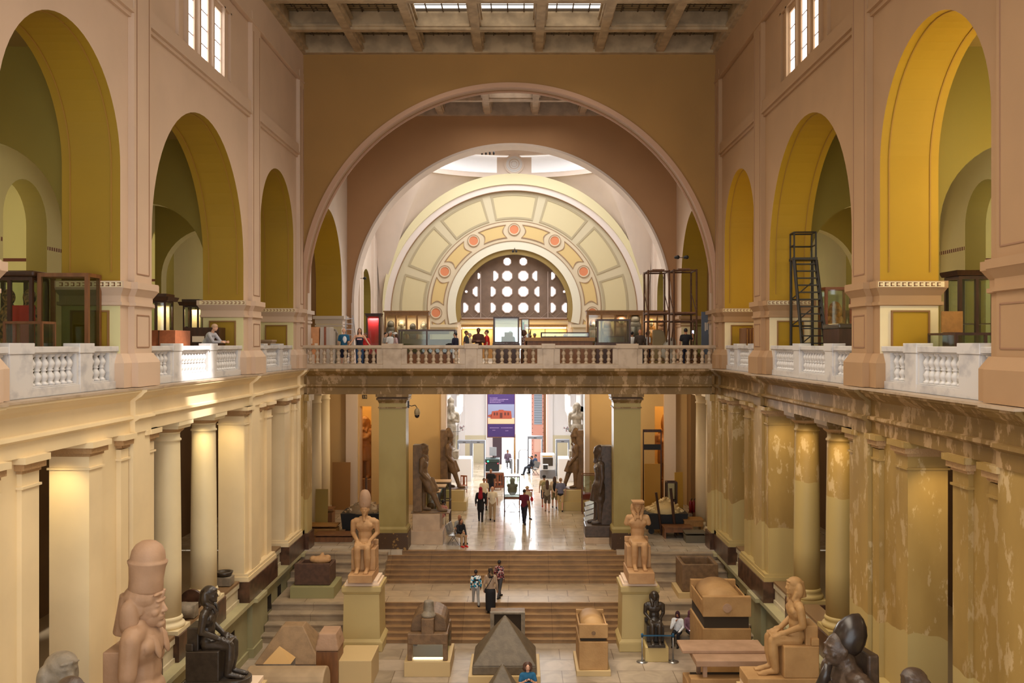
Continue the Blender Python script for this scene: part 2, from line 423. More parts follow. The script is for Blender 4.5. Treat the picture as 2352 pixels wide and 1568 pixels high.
    struct(g.build('trim_' + ('5' if s < 0 else '6'), [CREAM2, mat('frieze_brown', srgb(150, 105, 70), .7), MUST if s < 0 else MUST_LIT, mat('panel_frame_brown', srgb(140, 100, 55), .6)]))
    # thin moulding lines on the arch reveals
    l = MB()
    for c, r, z in ARCH:
        for xa in (WX + .2, WX + 1.2):
            n = 40
            for k in range(-1, n + 1):
                def pt(k, rr):
                    if k < 0: return (c - rr, HC + 1.75)
                    if k > n: return (c + rr, HC + 1.75)
                    a = math.pi * (1 - k / n); return (c + rr * math.cos(a), z + rr * math.sin(a))
                p, q, p2, q2 = pt(k, r - .02), pt(k + 1, r - .02), pt(k, r + .03), pt(k + 1, r + .03)
                w = .03
                vs = [(s * xa, *p), (s * xa, *q), (s * (xa + w), *q), (s * (xa + w), *p), (s * xa, *p2), (s * xa, *q2), (s * (xa + w), *q2), (s * (xa + w), *p2)]
                l.add(vs, [(0, 1, 2, 3), (4, 7, 6, 5), (0, 4, 5, 1), (3, 2, 6, 7)])
    struct(l.build('trim_' + ('7' if s < 0 else '8'), mat('reveal_moulding', srgb(160, 118, 40) if s < 0 else srgb(186, 136, 40), .7)))
    # panes of the slit windows
    for i, (a, b) in enumerate(((27.3, 28.05), (28.55, 29.3), (29.8, 30.55), (7.3, 8.05), (8.55, 9.3), (9.8, 10.55))):
        w = MB(); w.box(s * (WX + .05), s * (WX + .08), a, b, HC + 8.68, HC + 10.75)
        w.mi = 1
        for k in range(1, 4): w.box(s * (WX + .04), s * (WX + .09), a, b, HC + 8.68 + k * .52 - .02, HC + 8.68 + k * .52 + .02)
        struct(w.build('window_%d' % (i + 1 + (0 if s < 0 else 6)), [SKYG, mat('window_bar', srgb(210, 200, 200), .5)]))

# ================================================================ upper side galleries behind the arches
for s, nm in ((-1, 'left'), (1, 'right')):
    bx = 15.6; mb = MB()
    hs = [arch_hole(c, 1.35, HC + 4.0, GF, 20) for c in (18.5, 30.6, 42.3)]
    holed_wall(mb, 'X', s * bx, s * (bx + .7), 5, Y3, GF, HC + 8.2, hs, None, (0, 1, 1))
    mb.mi = 0; mb.box(s * (bx + 6), s * (bx + 6.2), 5, Y3, GF, HC + 8.2)          # far wall of the side rooms
    for yy in (24.5, 36.4, 48): mb.box(s * (bx + .7), s * (bx + 6), yy, yy + .3, GF, HC + 8.2)
    mb.mi = 2; mb.box(s * (WX + 1.42), s * (bx + 6), -6, Y3, HC + 7.4, HC + 7.6)
    for yy in (23.4, 34.0, 41.4):                                               # transverse arches across the corridor
        holed_wall(mb, 'Y', yy, yy + .6, min(s * (WX + 1.42), s * bx), max(s * (WX + 1.42), s * bx), GF, HC + 7.5, [arch_hole(s * (WX + 1.42 + bx) / 2, 2.2, HC + 2.9, GF, 24)], None, (3, 0, 0))
    # brown frieze band
    mb.mi = 4; mb.box(s * (bx - .02), s * bx, 5, 29.2, HC + 3.2, HC + 3.32); mb.box(s * (bx - .02), s * bx, 32, 40.9, HC + 3.2, HC + 3.32)
    for yy in (24.5, 36.4, 48): mb.box(s * (bx + .7), s * (bx + 6), yy - .02, yy, HC + 3.2, HC + 3.32)
    struct(mb.build('wall_gallery_' + nm, [GREENP, OLIVE, mat('gallery_ceiling', srgb(150, 125, 70), .8), OLIVE, GREEKX]))
    f = MB(); f.box(s * (WX - .02), s * (bx + 6.2), -6, Y3, GF - .3, GF)
    struct(f.build('floor_gallery_' + nm, FLOORG))
f = MB(); f.box(-WX + .02, WX - .02, Y1, 57.0, GF - .3, GF - .001); f.box(-WX + .02, -5, 57, Y3, GF - .3, GF - .001); f.box(5, WX - .02, 57, Y3, GF - .3, GF - .001); f.box(-5, 5, 69, Y3, GF - .3, GF - .001)
struct(f.build('floor_gallery_centre', FLOORG))

# ================================================================ end wall of the hall with the great arch
mb = MB(); holed_wall(mb, 'Y', Y1, Y1b, -WX, WX, GF, CEIL + 1.2, [arch_hole(0, 9.1, HC + 2.3, GF, 64)], None, (0, 1, 1))
struct(mb.build('wall_end', [ENDW, PINKR]))
mb = MB()
ring(mb, (0, HC + 2.3), 9.02, 9.22, Y1 - .1, Y1 + .12, n=72); ring(mb, (0, HC + 2.3), 9.03, 9.14, Y1b - .05, Y1b + .05, n=72)
mb.box(-9.22, -9.02, Y1 - .1, Y1 + .12, GF + .02, HC + 2.3); mb.box(9.02, 9.22, Y1 - .1, Y1 + .12, GF + .02, HC + 2.3)
struct(mb.build('trim_9', mat('plaster_arch_ring', srgb(184, 146, 118), .75)))
mb = MB(); holed_wall(mb, 'Y', Y2, Y2b, -12, 12, GF, CEIL + 1.2, [arch_hole(0, 8.85, HC + 2.3, GF, 64)], None, (0, 1, 1))
struct(mb.build('wall_second_arch', [mat('plaster_second_arch', srgb(182, 138, 96), .8, noise=.06, nscale=.4), PALE]))
mb = MB()
ring(mb, (0, HC + 2.3), 8.83, 8.95, Y2 - .08, Y2 + .1, n=72)
mb.box(-8.98, -8.82, Y2 - .1, Y2 + .1, GF + .02, HC + 2.3); mb.box(8.82, 8.98, Y2 - .1, Y2 + .1, GF + .02, HC + 2.3)
struct(mb.build('trim_10', PALE))
# side walls of the bay between the arches
for s, nm in ((-1, 'left'), (1, 'right')):
    mb = MB(); holed_wall(mb, 'X', s * WX, s * (WX + 1.4), Y1b, Y2, GF, CEIL + 1.2, [arch_hole(47.4, 3.75, HC + 3.1, GF, 40)], HC + 1.45)
    struct(mb.build('wall_bay_' + nm, [PALE if s < 0 else PINK, MUST_LIT if s < 0 else MUST, CREAM2]))
    mb = MB()
    for a, b in ((42.4, 43.62), (51.18, 52.7)):
        for p, z0, z1 in ((.05, HC + .95, HC + 1.05), (.04, HC + 1.1, HC + 1.36), (.14, HC + 1.36, HC + 1.53), (.16, GF + .02, GF + .6)):
            mb.box(s * (WX - p), s * (WX + 1.42 + p), a - p, b + p, z0, z1)
    struct(mb.build('trim_' + ('11' if s < 0 else '12'), PALE if s < 0 else PINKR))

# ================================================================ ceilings: coffers, old glass tiles, skylights
def coffers(name, ya, yb, ys, y_top, xs, lit, dist=.75, m1=CEILM):
    fr = MB(); t = MB(); k = MB()
    hw = .17
    edges = [-WX] + xs + [WX]
    for x in xs:
        fr.box(x - hw, x + hw, ya, yb, CEIL, CEIL + dist); fr.box(x - hw - .07, x + hw + .07, ya, yb, CEIL + .12, CEIL + .22); fr.box(x - hw - .12, x + hw + .12, ya, yb, CEIL + .4, CEIL + .5)
    for y in ys:
        fr.box(-WX, WX, y - hw, y + hw, CEIL + .001, CEIL + dist); fr.box(-WX, WX, y - hw - .07, y + hw + .07, CEIL + .12, CEIL + .22)
    for x in (-WX, WX): fr.box(x - .3 if x > 0 else x, x if x > 0 else x + .3, ya, yb, CEIL - .036, CEIL + dist); fr.box(x - .42 if x > 0 else x, x if x > 0 else x + .42, ya, yb, CEIL + .1, CEIL + .18)
    for y in (ya, yb): fr.box(-WX, WX, y - .28, y, CEIL - .03, CEIL + dist) if y == yb else fr.box(-WX, WX, y, y + .28, CEIL - .03, CEIL + dist)
    rows = [ya] + list(ys) + [yb]
    z = CEIL + dist
    for i in range(len(rows) - 1):
        for j in range(len(edges) - 1):
            x0, x1, y0, y1 = edges[j], edges[j + 1], rows[i], rows[i + 1]
            L_ = (i, j) in lit or (lit == 'near' and False)
            t.mi = 1 if L_ else 0
            t.box(x0, x1, y0, y1, z, z + .05)
            nx = 4; ny = 7
            for a in range(1, nx): k.box(x0 + (x1 - x0) * a / nx - .022, x0 + (x1 - x0) * a / nx + .022, y0, y1, z - .04, z)
            for a in range(1, ny): k.box(x0, x1, y0 + (y1 - y0) * a / ny - .02, y0 + (y1 - y0) * a / ny + .02, z - .03, z - .001)
            if L_: k.box(x0, x1, y1 - .36, y1 - .3, z - .06, z)
    struct(fr.build('ceiling_' + name, m1)); struct(t.build('ceiling_glazing_' + name, [TILE, SKYP])); struct(k.build('ceiling_bars_' + name, mat('glazing_bars', srgb(84, 66, 42), .7)))
XS = [-6.6, -3.97, -1.34, 1.29, 3.92, 6.6]
ysn = [38.45 - 3.25 * k for k in range(0, 13)][::-1]
coffers('hall', -4, Y1, ysn, None, XS, {(12, 2), (12, 3), (12, 4)} | {(i, j) for i in range(0, 12) for j in (2, 3, 4)})
coffers('bay', Y1b, Y2, [45.9, 49.6], None, XS, {(0, 3), (1, 3), (0, 2), (0, 4)}, m1=CEILR)

# ================================================================ rotunda behind the second arch
RX = 10.6
for s, nm in ((-1, 'left'), (1, 'right')):
    mb = MB(); holed_wall(mb, 'X', s * RX, s * (RX + 1.2), Y2b, Y3, GF, CEIL + .3, [arch_hole(61, 2.6, HC + 3.4, GF, 30), arch_hole(67.6, 2.0, HC + 3.4, GF, 30)], None, (0, 1, 1))
    for y0, y1 in ((57.2, 58.0), (63.9, 64.5), (64.9, 65.4), (69.9, 70.6), (71.2, 72)): mb.box(s * (RX - .18), s * RX, y0, y1, GF + .02, CEIL - .4)
    struct(mb.build('wall_rotunda_' + nm, [PALE, OLIVE]))
FC = (0, HC + 2.77)                                        # centre of the fan arch
mb = MB(); holed_wall(mb, 'Y', Y3, Y3 + .9, -12, 12, GF, CEIL + 1.5, [arch_hole(0, 4.13, FC[1], HC + 2.0, 48), rect_hole(-4.1, 4.1, GF + .02, HC + 1.32)], None, (0, 1, 2))
struct(mb.build('wall_rotunda_far', [PALE, mat('fan_reveal_olive', srgb(140, 118, 62), .7), FANC]))
mb = MB()
def fr_(mi, r0, r1, y, c=FC, a0=-14, a1=194, c1=None): mb.mi = mi; ring(mb, c, r0, r1, Y3 - y, Y3, a0, a1, 72, c1)
fr_(0, 4.1, 4.47, .06); fr_(1, 4.47, 5.1, .25); fr_(2, 5.1, 6.63, .18); fr_(3, 6.63, 9.4, .1, c1=(0, HC + 2.3)); fr_(4, 9.4, 9.95, .42, (0, HC + 2.3)); fr_(5, 9.9, 10.0, .6, (0, HC + 2.25), -14, 194, (0, HC + 2.95))
for r, w in ((5.08, .04), (6.6, .05), (9.37, .04)): fr_(6, r, r + w, .3 if r < 6 else .2 if r < 9 else .44, c=FC if r < 9 else (0, HC + 2.3))
def sector(rin, rout, a0, a1, y, fw, mfill, mframe, concave=0, n=14):
    """a panel, its edge shade drawn as frame strips all round with a fill inside; angles from vertical"""
    def P_(r, a): return (FC[0] + r * math.sin(R(a)), FC[1] + r * math.cos(R(a)))
    def strip(pts_o, pts_i, y0, y1):
        for k in range(len(pts_o) - 1):
            a, b, c, d = pts_o[k], pts_o[k + 1], pts_i[k + 1], pts_i[k]
            vs = [(p[0], y0, p[1]) for p in (a, b, c, d)] + [(p[0], y1, p[1]) for p in (a, b, c, d)]
            mb.add(vs, [(0, 1, 2, 3), (4, 5, 6, 7), (0, 1, 5, 4), (2, 3, 7, 6), (1, 2, 6, 5), (3, 0, 4, 7)])
    def outline(ins):
        da = math.degrees(ins / ((rin + rout) / 2)); o = []
        for k in range(n + 1): o.append(P_(rout - ins, a0 + da + (a1 - a0 - 2 * da) * k / n))
        for k in range(1, 7):
            t = k / 7; o.append(P_(rout - ins + (rin - rout + 2 * ins) * t, a1 - da - concave * math.sin(math.pi * t)))
        for k in range(n + 1): o.append(P_(rin + ins, a1 - da - (a1 - a0 - 2 * da) * k / n))
        for k in range(1, 7):
            t = k / 7; o.append(P_(rin + ins + (rout - rin - 2 * ins) * t, a0 + da + concave * math.sin(math.pi * t)))
        return o + [o[0]]
    A, B = outline(0), outline(fw)
    mb.mi = mframe; strip(A, B, Y3 - y - .05, Y3 - y + .01)
    mb.mi = mfill; c = outline(fw)[:-1]
    cen = P_((rin + rout) / 2, (a0 + a1) / 2)
    vs = [(cen[0], Y3 - y - .012, cen[1])] + [(p[0], Y3 - y - .012, p[1]) for p in c]
    mb.add(vs, [(0, i + 1, (i + 1) % len(c) + 1) for i in range(len(c))])
for k in range(-3, 4): sector(6.8, 8.72, k * 28.2 - 12, k * 28.2 + 12, .1, .15, 7, 8)
for k in range(-4, 4): sector(5.35, 6.38, k * 31.2 + 5.6, k * 31.2 + 25.6, .18, .07, 9, 6, concave=2.6)
for k in range(-3, 4):
    a = R(k * 31.2); c = (FC[0] + 5.98 * math.sin(a), FC[1] + 5.98 * math.cos(a))
    mb.mi = 6; ring(mb, c, .42, .47, Y3 - .26, Y3 - .18, 0, 360, 28); mb.mi = 2; ring(mb, c, .34, .42, Y3 - .24, Y3 - .18, 0, 360, 28)
    mb.mi = 10; ring(mb, c, .001, .34, Y3 - .2, Y3 - .17, 0, 360, 28)
mb.mi = 2; mb.box(-6.6, -4.47, Y3 - .25, Y3, GF, HC + 1.3); mb.box(4.47, 6.6, Y3 - .25, Y3, GF, HC + 1.3)
mb.box(-6.75, -4.3, Y3 - .38, Y3, HC + 1.28, HC + 1.5); mb.box(4.3, 6.75, Y3 - .38, Y3, HC + 1.28, HC + 1.5)
struct(mb.build('trim_13', [mat('fan_ring_olive', srgb(150, 126, 70), .7), mat('fan_ring_pale', srgb(228, 222, 200), .7), FANC, mat('fan_ring_cream', srgb(208, 196, 164), .7), mat('arch_band_pinkwhite', srgb(228, 216, 208), .7), YELL, FANF, mat('fan_panel', srgb(212, 198, 156), .7), FANG, mat('fan_small_panel', srgb(216, 188, 128), .7), SALMON]))
# pierced stone screen in the fan window
w = MB(); WY = Y3 + .75
w.mi = 0
pts = [(-4.2, HC + 1.9)] + [(4.3 * math.cos(R(180 - k * 5)), FC[1] + 4.3 * math.sin(R(180 - k * 5))) for k in range(0, 37)] + [(4.2, HC + 1.9)]
w.prism(pts, 'Y', WY, WY + .1)
def octa(c, r, half=0, mi=1, y=WY - .03, d=.03):
    p = [(c[0] + r * math.cos(R(22.5 + 45 * k)), c[1] + r * math.sin(R(22.5 + 45 * k))) for k in range(8)]
    if half: p = [(x if (x - c[0]) * half > 0 else c[0] + half * .02, z) for x, z in p]
    w.mi = mi; w.prism(p, 'Y', y, y + d)
kx = 72.9 / FO
for yp, row in ((633.5, [(1097, 1, .6), (1133, 1, 1), (1165, 0, 1), (1202, 0, 1), (1234, -1, 1), (1266, 1, .75)]), (669.5, [(1097, -1, 1), (1127, 1, 1), (1165, 0, 1), (1202, 0, 1), (1239, -1, 1), (1265, 1, 1), (1071, 0, .2), (1296, 0, .2)]),
                (706.5, [(1064, 1, 1), (1102, -1, 1), (1127, 1, 1), (1165, 0, 1), (1202, 0, 1), (1239, -1, 1), (1265, 1, 1), (1302, -1, 1)]), (600.5, [(1165, 0, .75), (1202, 0, .75)])):
    for xp, hf, sc in row:
        c = (px(xp, 72.7), pz(yp, 72.7))
        octa(c, .4 * sc + .06, 0 if not hf else hf, 2, WY - .06, .04); octa(c, .37 * sc, hf, 1, WY - .1, .05)
w.mi = 2
for xx in (-2.6, 2.6): w.box(xx - .04, xx + .04, WY - .12, WY, HC + 1.9, HC + 5.6)
w.box(-4.1, 4.1, WY - .12, WY, HC + 1.95, HC + 2.05)
for i in range(-4, 5):
    for sg in (-1, 1): w.tube((i * 1.05, WY - .01, HC + 2.05), (i * 1.05 + sg * .5, WY - .01, HC + 2.5), .015, n=4)
struct(w.build('window_13', [CONC, mat('screen_daylight', (1, 1, 1, 1), .5, emit=(.95, .95, 1, 1), estr=4), mat('claustra_edge', srgb(172, 152, 140), .8)]))
# dome drum, ring and pendentives
dc = (0, 63.0); DR = 9.0
mb = MB(); n = 96
def circ(r, z): return [(dc[0] + r * math.cos(2 * math.pi * k / n), dc[1] + r * math.sin(2 * math.pi * k / n), z) for k in range(n)]
def bandring(prof, mi):
    mb.mi = mi; mb.smooth = False
    for (r0, z0), (r1, z1) in zip(prof, prof[1:]): mb.add(circ(r0, z0) + circ(r1, z1), [(k, (k + 1) % n, (k + 1) % n + n, k + n) for k in range(n)])
bandring([(DR + .1, CEIL - .12), (DR - .1, CEIL - .1), (DR - .1, CEIL + .18), (DR + .06, CEIL + .22)], 0)
bandring([(DR + .06, CEIL + .22), (DR + .06, CEIL + .3)], 0)
bandring([(DR + .1, CEIL + .3), (DR + .1, CEIL + 1.65)], 1)
bandring([(DR + .04, CEIL + 1.62), (DR - .05, CEIL + 1.7), (DR - .05, CEIL + 2.0), (DR + .05, CEIL + 2.1), (DR + .05, CEIL + 3.5), (7.8, CEIL + 6), (5, CEIL + 8), (.5, CEIL + 9)], 0)
for k in range(8):                                         # posts between the drum panels
    a = R(90 + k * 45); c = Vector((dc[0] + (DR - .02) * math.cos(a), dc[1] + (DR - .02) * math.sin(a), 0))
    mb.M = Matrix.Translation(c) @ Matrix.Rotation(a - math.pi / 2, 4, 'Z'); mb.mi = 0
    mb.box(-.3, .3, -.08, .1, CEIL + .2, CEIL + 1.7); ring(mb, (0, CEIL + .95), .001, .76, -.09, .1, 0, 360, 36); mb.M = None
    mb.M = Matrix.Translation(c) @ Matrix.Rotation(a - math.pi / 2, 4, 'Z')
    mb.mi = 2
    for r0, r1, d in ((.0, .2, .12), (.24, .33, .14), (.42, .5, .16), (.5, .62, .12)): ring(mb, (0, CEIL + .95), r0 + .001, r1, -d, -.05, 0, 360, 30)
    mb.M = None
# pendentives: ruled between the dome circle and the arches of the four walls
mb.mi = 0; mb.smooth = True
def bottom(k):
    a = 2 * math.pi * k / n; ca, sa = math.cos(a), math.sin(a)
    hx, hy = 10.55, 8.95
    t = min(hx / max(1e-6, abs(ca)), hy / max(1e-6, abs(sa)))
    x, y = t * ca, t * sa
    d = x if abs(abs(y) - hy) < 1e-4 else y * 10 / hy * .9
    z = HC + 2.95 + math.sqrt(max(0, 10.0 ** 2 - min(abs(d), 9.999) ** 2))
    return Vector((dc[0] + x, dc[1] + y, min(z, CEIL - .15)))
rows = []
top = [Vector(p) for p in circ(DR + .08, CEIL - .1)]; bot = [bottom(k) for k in range(n)]
m_ = 8
for i in range(m_ + 1):
    t = i / m_; row = []
    for k in range(n):
        p = top[k].lerp(bot[k], t); out = Vector((p.x - dc[0], p.y - dc[1], 0)).normalized()
        row.append(p + out * (.25 * math.sin(math.pi * t)) * min(1, (top[k] - bot[k]).length / 3))
    rows.append(row)
vs = [p for r_ in rows for p in r_]
mb.add(vs, [(i * n + k, i * n + (k + 1) % n, (i + 1) * n + (k + 1) % n, (i + 1) * n + k) for i in range(m_) for k in range(n)])
mb.smooth = False
struct(mb.build('ceiling_dome', [PALE, mat('drum_white_panel', srgb(240, 240, 240), .6, emit=(.95, .97, 1, 1), estr=.3), mat('medallion', srgb(215, 212, 210), .6)], fix=False))
# ring of small hanging bulbs under the dome
hb = MB(); 
for i, xp in enumerate((1107, 1116, 1125, 1134)):
    Yb = 58.; x = px(xp, Yb); z = pz(346, Yb); hb.tube((x, Yb, z - .1), (x, Yb, z + 3.2), .01); hb.ell((x, Yb, z - .15), .06, .06, .12)
tag(hb.build('hanging_lamps', mat('black_metal', srgb(25, 22, 20), .5)), 'row of small black pendant bulbs hanging under the bright dome', 'lamp')

# ================================================================ lower storey
def entab(mb, axis, sgn, base, a, b, extra=0):
    """entablature profile: projection from the wall plane / height"""
    pr = [(0, GF), (.34, GF), (.34, GF - .1), (.28, GF - .13), (.2, GF - .22), (.12, GF - .27), (.05, GF - .33), (.05, GF - .68), (.14, GF - .7), (.15, GF - .77), (.08, GF - .82), (.04, GF - .84), (.04, GF - 1.13), (-.02, GF - 1.13)]
    pr = [(p + extra if p > 0 else p, z) for p, z in pr]
    poly = [(base - sgn * p, z) for p, z in pr] + [(base + sgn * .6, GF - 1.13), (base + sgn * .6, GF)]
    mb.prism(poly, 'Y' if axis == 'X' else 'X', a, b)
BZ = GF - 1.13                                              # underside of the beam
LOWP = [(14.6, 18.92), (21.2, 24.8), (33.05, 36.6), (38.7, 41.5)]      # solid piers of the lower storey
for s, nm in ((-1, 'left'), (1, 'right')):
    wm = CREAM if s < 0 else PEEL; bmm = CREAM if s < 0 else PEEL2
    mb = MB(); entab(mb, 'X', s, s * WX, -6, Y1)
    for a, b in PILS: entab(mb, 'X', s, s * WX, a + .012, b - .012, .13)
    mb.box(s * (WX + .1), s * (WX + 1.42), -6, Y1, BZ + .02, GF - .31)
    # marble edge of the gallery floor
    mb.mi = 1; mb.box(s * (WX - .37), s * (WX - .0), -6, Y1, GF - .045, GF + .004)
    for a, b in PILS: mb.box(s * (WX - .5), s * (WX - .0), a, b, GF - .05, GF + .006)
    struct(mb.build('trim_' + ('14' if s < 0 else '15'), [bmm, MARBB]))
    for i, (a, b) in enumerate(LOWP):                       # piers
        mb = MB(); z0 = EF + .75
        mb.box(s * (WX + .08), s * (WX + .9), a, b, z0, BZ + .01)
        c, d = PILS[i]
        mb.box(s * (WX - .13), s * (WX + .2), c, d, z0, BZ + .01)              # main pilaster
        for p, q in ((c - .5, c - .08), (d + .08, d + .5)):
            if q < Y1: mb.box(s * (WX - .04), s * (WX + .2), p, q, z0, BZ - .35)
        if a > 0: mb.box(s * (WX - .02), s * (WX + .88), a - .04, a + .62, z0, BZ - .3)
        if b < 41: mb.box(s * (WX - .02), s * (WX + .88), b - .62, b + .04, z0, BZ - .3)
        caps = [(a - .04, a + .62, WX - .02), (b - .62, b + .04, WX - .02), (c - .5, c - .08, WX - .04), (d + .08, d + .5, WX - .04)]
        for p, q, xf in caps:
            if q > 41.4: continue
            deep = WX + .88 if q - p > .5 else WX + .1
            mb.mi = 0
            mb.box(s * (xf - .04), s * (deep + .04), p - .04, q + .04, BZ - .62, BZ - .57)       # neck ring
            mb.mi = 2; mb.box(s * (xf - .03), s * (deep + .03), p - .03, q + .03, BZ - .32, BZ - .25, -.0, -.0)
            mb.box(s * (xf - .1), s * (deep + .1), p - .1, q + .1, BZ - .25, BZ - .12)
            mb.mi = 0; mb.box(s * (xf - .16), s * (deep + .16), p - .16, q + .16, BZ - .12, BZ + .01)
        mb.mi = 0
        mb.box(s * (WX - .2), s * (WX + 1.06), a - .1, min(b + .1, Y1), z0, z0 + .16); mb.box(s * (WX - .16), s * (WX + 1.03), a - .06, min(b + .06, Y1), z0 + .16, z0 + .26)
        mb.mi = 1; mb.box(s * (WX - .24), s * (WX + 1.1), a - .14, min(b + .14, Y1), EF + .02, z0)
        struct(mb.build('wall_pier_%s' % nm, [wm, BROWNST, mat('capital_carving', srgb(176, 138, 92), .7, bump=.6, bscale=18)]))
    # ledge and plinth wall down to the hall floor, with small square vents
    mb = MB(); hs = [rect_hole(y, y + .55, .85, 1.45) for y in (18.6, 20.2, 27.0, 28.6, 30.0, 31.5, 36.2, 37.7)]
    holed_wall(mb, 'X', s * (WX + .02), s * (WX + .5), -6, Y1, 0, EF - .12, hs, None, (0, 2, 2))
    mb.mi = 2; mb.box(s * (WX + .5), s * (WX + .55), -6, Y1, 0, EF - .12)  # dark backing sheet, painted shade behind the vents
    mb.mi = 0
    for a, b in PILS: mb.box(s * (WX - .16), s * (WX + .1), a, b, 0.3, EF - .12); mb.box(s * (WX - .22), s * (WX + .1), a - .06, b + .06, 0, .32)
    mb.box(s * (WX - .05), s * (WX + .1), -6, Y1, 0, .25)
    mb.mi = 1; mb.box(s * (WX - .24), s * (WX + 1.2), -6, Y1, EF - .12, EF + .02)
    for a, b in PILS: mb.box(s * (WX - .38), s * (WX + .3), a - .1, b + .1, EF - .12, EF + .021)
    # low marble parapets between the column blocks
    mb.mi = 3
    for a, b in ((19.3, 21.0), (25.0, 26.75), (27.85, 29.95), (31.05, 32.85), (36.75, 38.55)):
        mb.box(s * (WX + .15), s * (WX + .4), a, b, EF + .02, EF + .72); mb.mi = 4; mb.box(s * (WX + .1), s * (WX + .75), a, b, EF + .72, EF + .8); mb.mi = 3
        mb.box(s * (WX + .1), s * (WX + .15), a, b, EF + .56, EF + .72); mb.box(s * (WX + .1), s * (WX + .15), a, b, EF + .02, EF + .16)
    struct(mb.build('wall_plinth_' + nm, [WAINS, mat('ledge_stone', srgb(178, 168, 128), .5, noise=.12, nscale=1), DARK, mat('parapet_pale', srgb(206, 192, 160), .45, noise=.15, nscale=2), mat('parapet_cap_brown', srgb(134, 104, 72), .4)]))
    # aisle behind
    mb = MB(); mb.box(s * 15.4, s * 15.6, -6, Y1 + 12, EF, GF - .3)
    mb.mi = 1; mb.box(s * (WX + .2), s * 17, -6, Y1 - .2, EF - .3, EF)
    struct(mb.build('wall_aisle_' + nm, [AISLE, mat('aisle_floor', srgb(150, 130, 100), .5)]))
    # free-standing round columns
    for i, yc in enumerate((27.3, 30.5)):
        who = {(-1, 0): 'nearer of the two clean cream round columns beside the black seated statue', (-1, 1): 'farther clean cream round column, lit warm from above, before the flat pier',
               (1, 0): 'nearer peeling round column with a brightly lit top, behind the dark bust', (1, 1): 'farther peeling round column, behind the seated sandstone figure'}[(s, i)]
        o = thing('column', who, 'column', (s * (WX + .55), yc, EF + .02))
        b = MB(); b.cbox(0, 0, 0, 1.12, 1.12, .75, .0, .0); b.build('base_block', BROWNST, o, bevel=.02)
        b = MB(); b.cbox(0, 0, .75, 1.02, 1.02, .12)
        b.lathe([(.5, .87), (.53, .93), (.5, 1.0), (.44, 1.03), (.43, 1.08), (.46, 1.12), (.44, 1.17), (.415, 1.2)]); b.build('base_moulding', CREAM2 if s < 0 else PEEL, o)
        H = BZ - EF - .02
        b = MB(); b.lathe([(.41, 1.2), (.412, 2.5), (.40, 4), (.375, H - .7), (.37, H - .6), (.41, H - .58), (.41, H - .54), (.37, H - .5), (.37, H - .38)], n=40)
        b.build('shaft', CREAM2 if s < 0 else PEEL, o)
        b = MB(); b.lathe([(.37, H - .38), (.39, H - .34), (.45, H - .22)], n=32); b.cbox(0, 0, H - .22, 1.02, 1.02, .1, -.03, -.03); b.cbox(0, 0, H - .12, 1.16, 1.16, .12)
        b.mi = 1; b.lathe([(.40, H - .33), (.47, H - .28), (.5, H - .22)], n=32)
        b.build('capital', [CREAM2 if s < 0 else PEEL2, mat('capital_carving', (0, 0, 0, 1))], o)

# end wall of the lower storey
mb = MB(); pr = [(0, GF), (.34, GF), (.34, GF - .1), (.28, GF - .13), (.2, GF - .22), (.12, GF - .27), (.05, GF - .33), (.05, GF - .68), (.14, GF - .7), (.15, GF - .77), (.08, GF - .82), (.04, GF - .84), (.04, GF - 1.13), (-.9, GF - 1.13), (-.9, GF)]
mb.prism([(Y1 - p, z) for p, z in pr], 'X', -WX + .3, WX - .3)
for xa, xb in ((-6.35, -4.6), (4.5, 6.1)): mb.prism([(Y1 - (p + .05 if p > 0 else p), z + .001) for p, z in pr], 'X', xa + .1, xb - .1)
struct(mb.build('trim_16', PEEL2))
mb = MB()
for xa, xb in ((px(870, Y1), px(932, Y1)), (px(1410, Y1), px(1472, Y1))):
    z0 = EF + .75
    o = thing('pillar', 'square olive pillar left of the broad passage, behind the crowned seated statue' if xa < 0 else 'square olive pillar right of the broad passage, patched paler below', 'pillar', ((xa + xb) / 2, Y1 + .55, EF))
    w = (xb - xa); hz = BZ - EF
    b = MB(); b.cbox(0, 0, .75, w, 1.0, hz - .75 - .4); b.cbox(0, 0, .75, w + .14, 1.14, .16, .0, .0); b.cbox(0, 0, .91, w + .14, 1.14, .1, .07, .07); b.build('shaft', mat('pillar_olive', srgb(160, 142, 84), .5, noise=1, col2=srgb(138, 118, 58), nscale=.5, stretch=(1, 1, .5)), o)
    b = MB(); b.cbox(0, 0, .0, w + .2, 1.2, .75); b.build('base_block', mat('pillar_base_worn', srgb(70, 46, 22), .4, noise=1, col2=srgb(150, 116, 62), nscale=4, lo=.6, hi=.66), o)
    b = MB(); b.cbox(0, 0, hz - .62, w + .08, 1.08, .05); b.cbox(0, 0, hz - .4, w, 1.0, .14, -.06, -.06); b.cbox(0, 0, hz - .26, w + .22, 1.22, .1); b.mi = 1; b.cbox(0, 0, hz - .2, w + .14, 1.28, .06); b.mi = 0; b.cbox(0, 0, hz - .12, w + .26, 1.26, .12)
    b.build('capital', [PEEL2, mat('capital_dark', srgb(66, 44, 20), .7)], o)
# corner pilasters of the end
mb = MB()
for s in (-1, 1):
    mb.box(s * (WX - .32), s * WX, Y1 - .05, Y1 + .9, EF + .75, BZ); mb.box(s * (WX - .2), s * (WX + .2), Y1 - .4, Y1, EF + .75, BZ)
    mb.box(s * (WX - .4), s * WX, Y1 - .1, Y1 + .95, BZ - .3, BZ - .01); mb.mi = 1; mb.box(s * (WX - .4), s * WX, Y1 - .12, Y1 + 1, EF, EF + .75); mb.mi = 0
struct(mb.build('wall_corner_pilasters', [PEEL, BROWNST]))

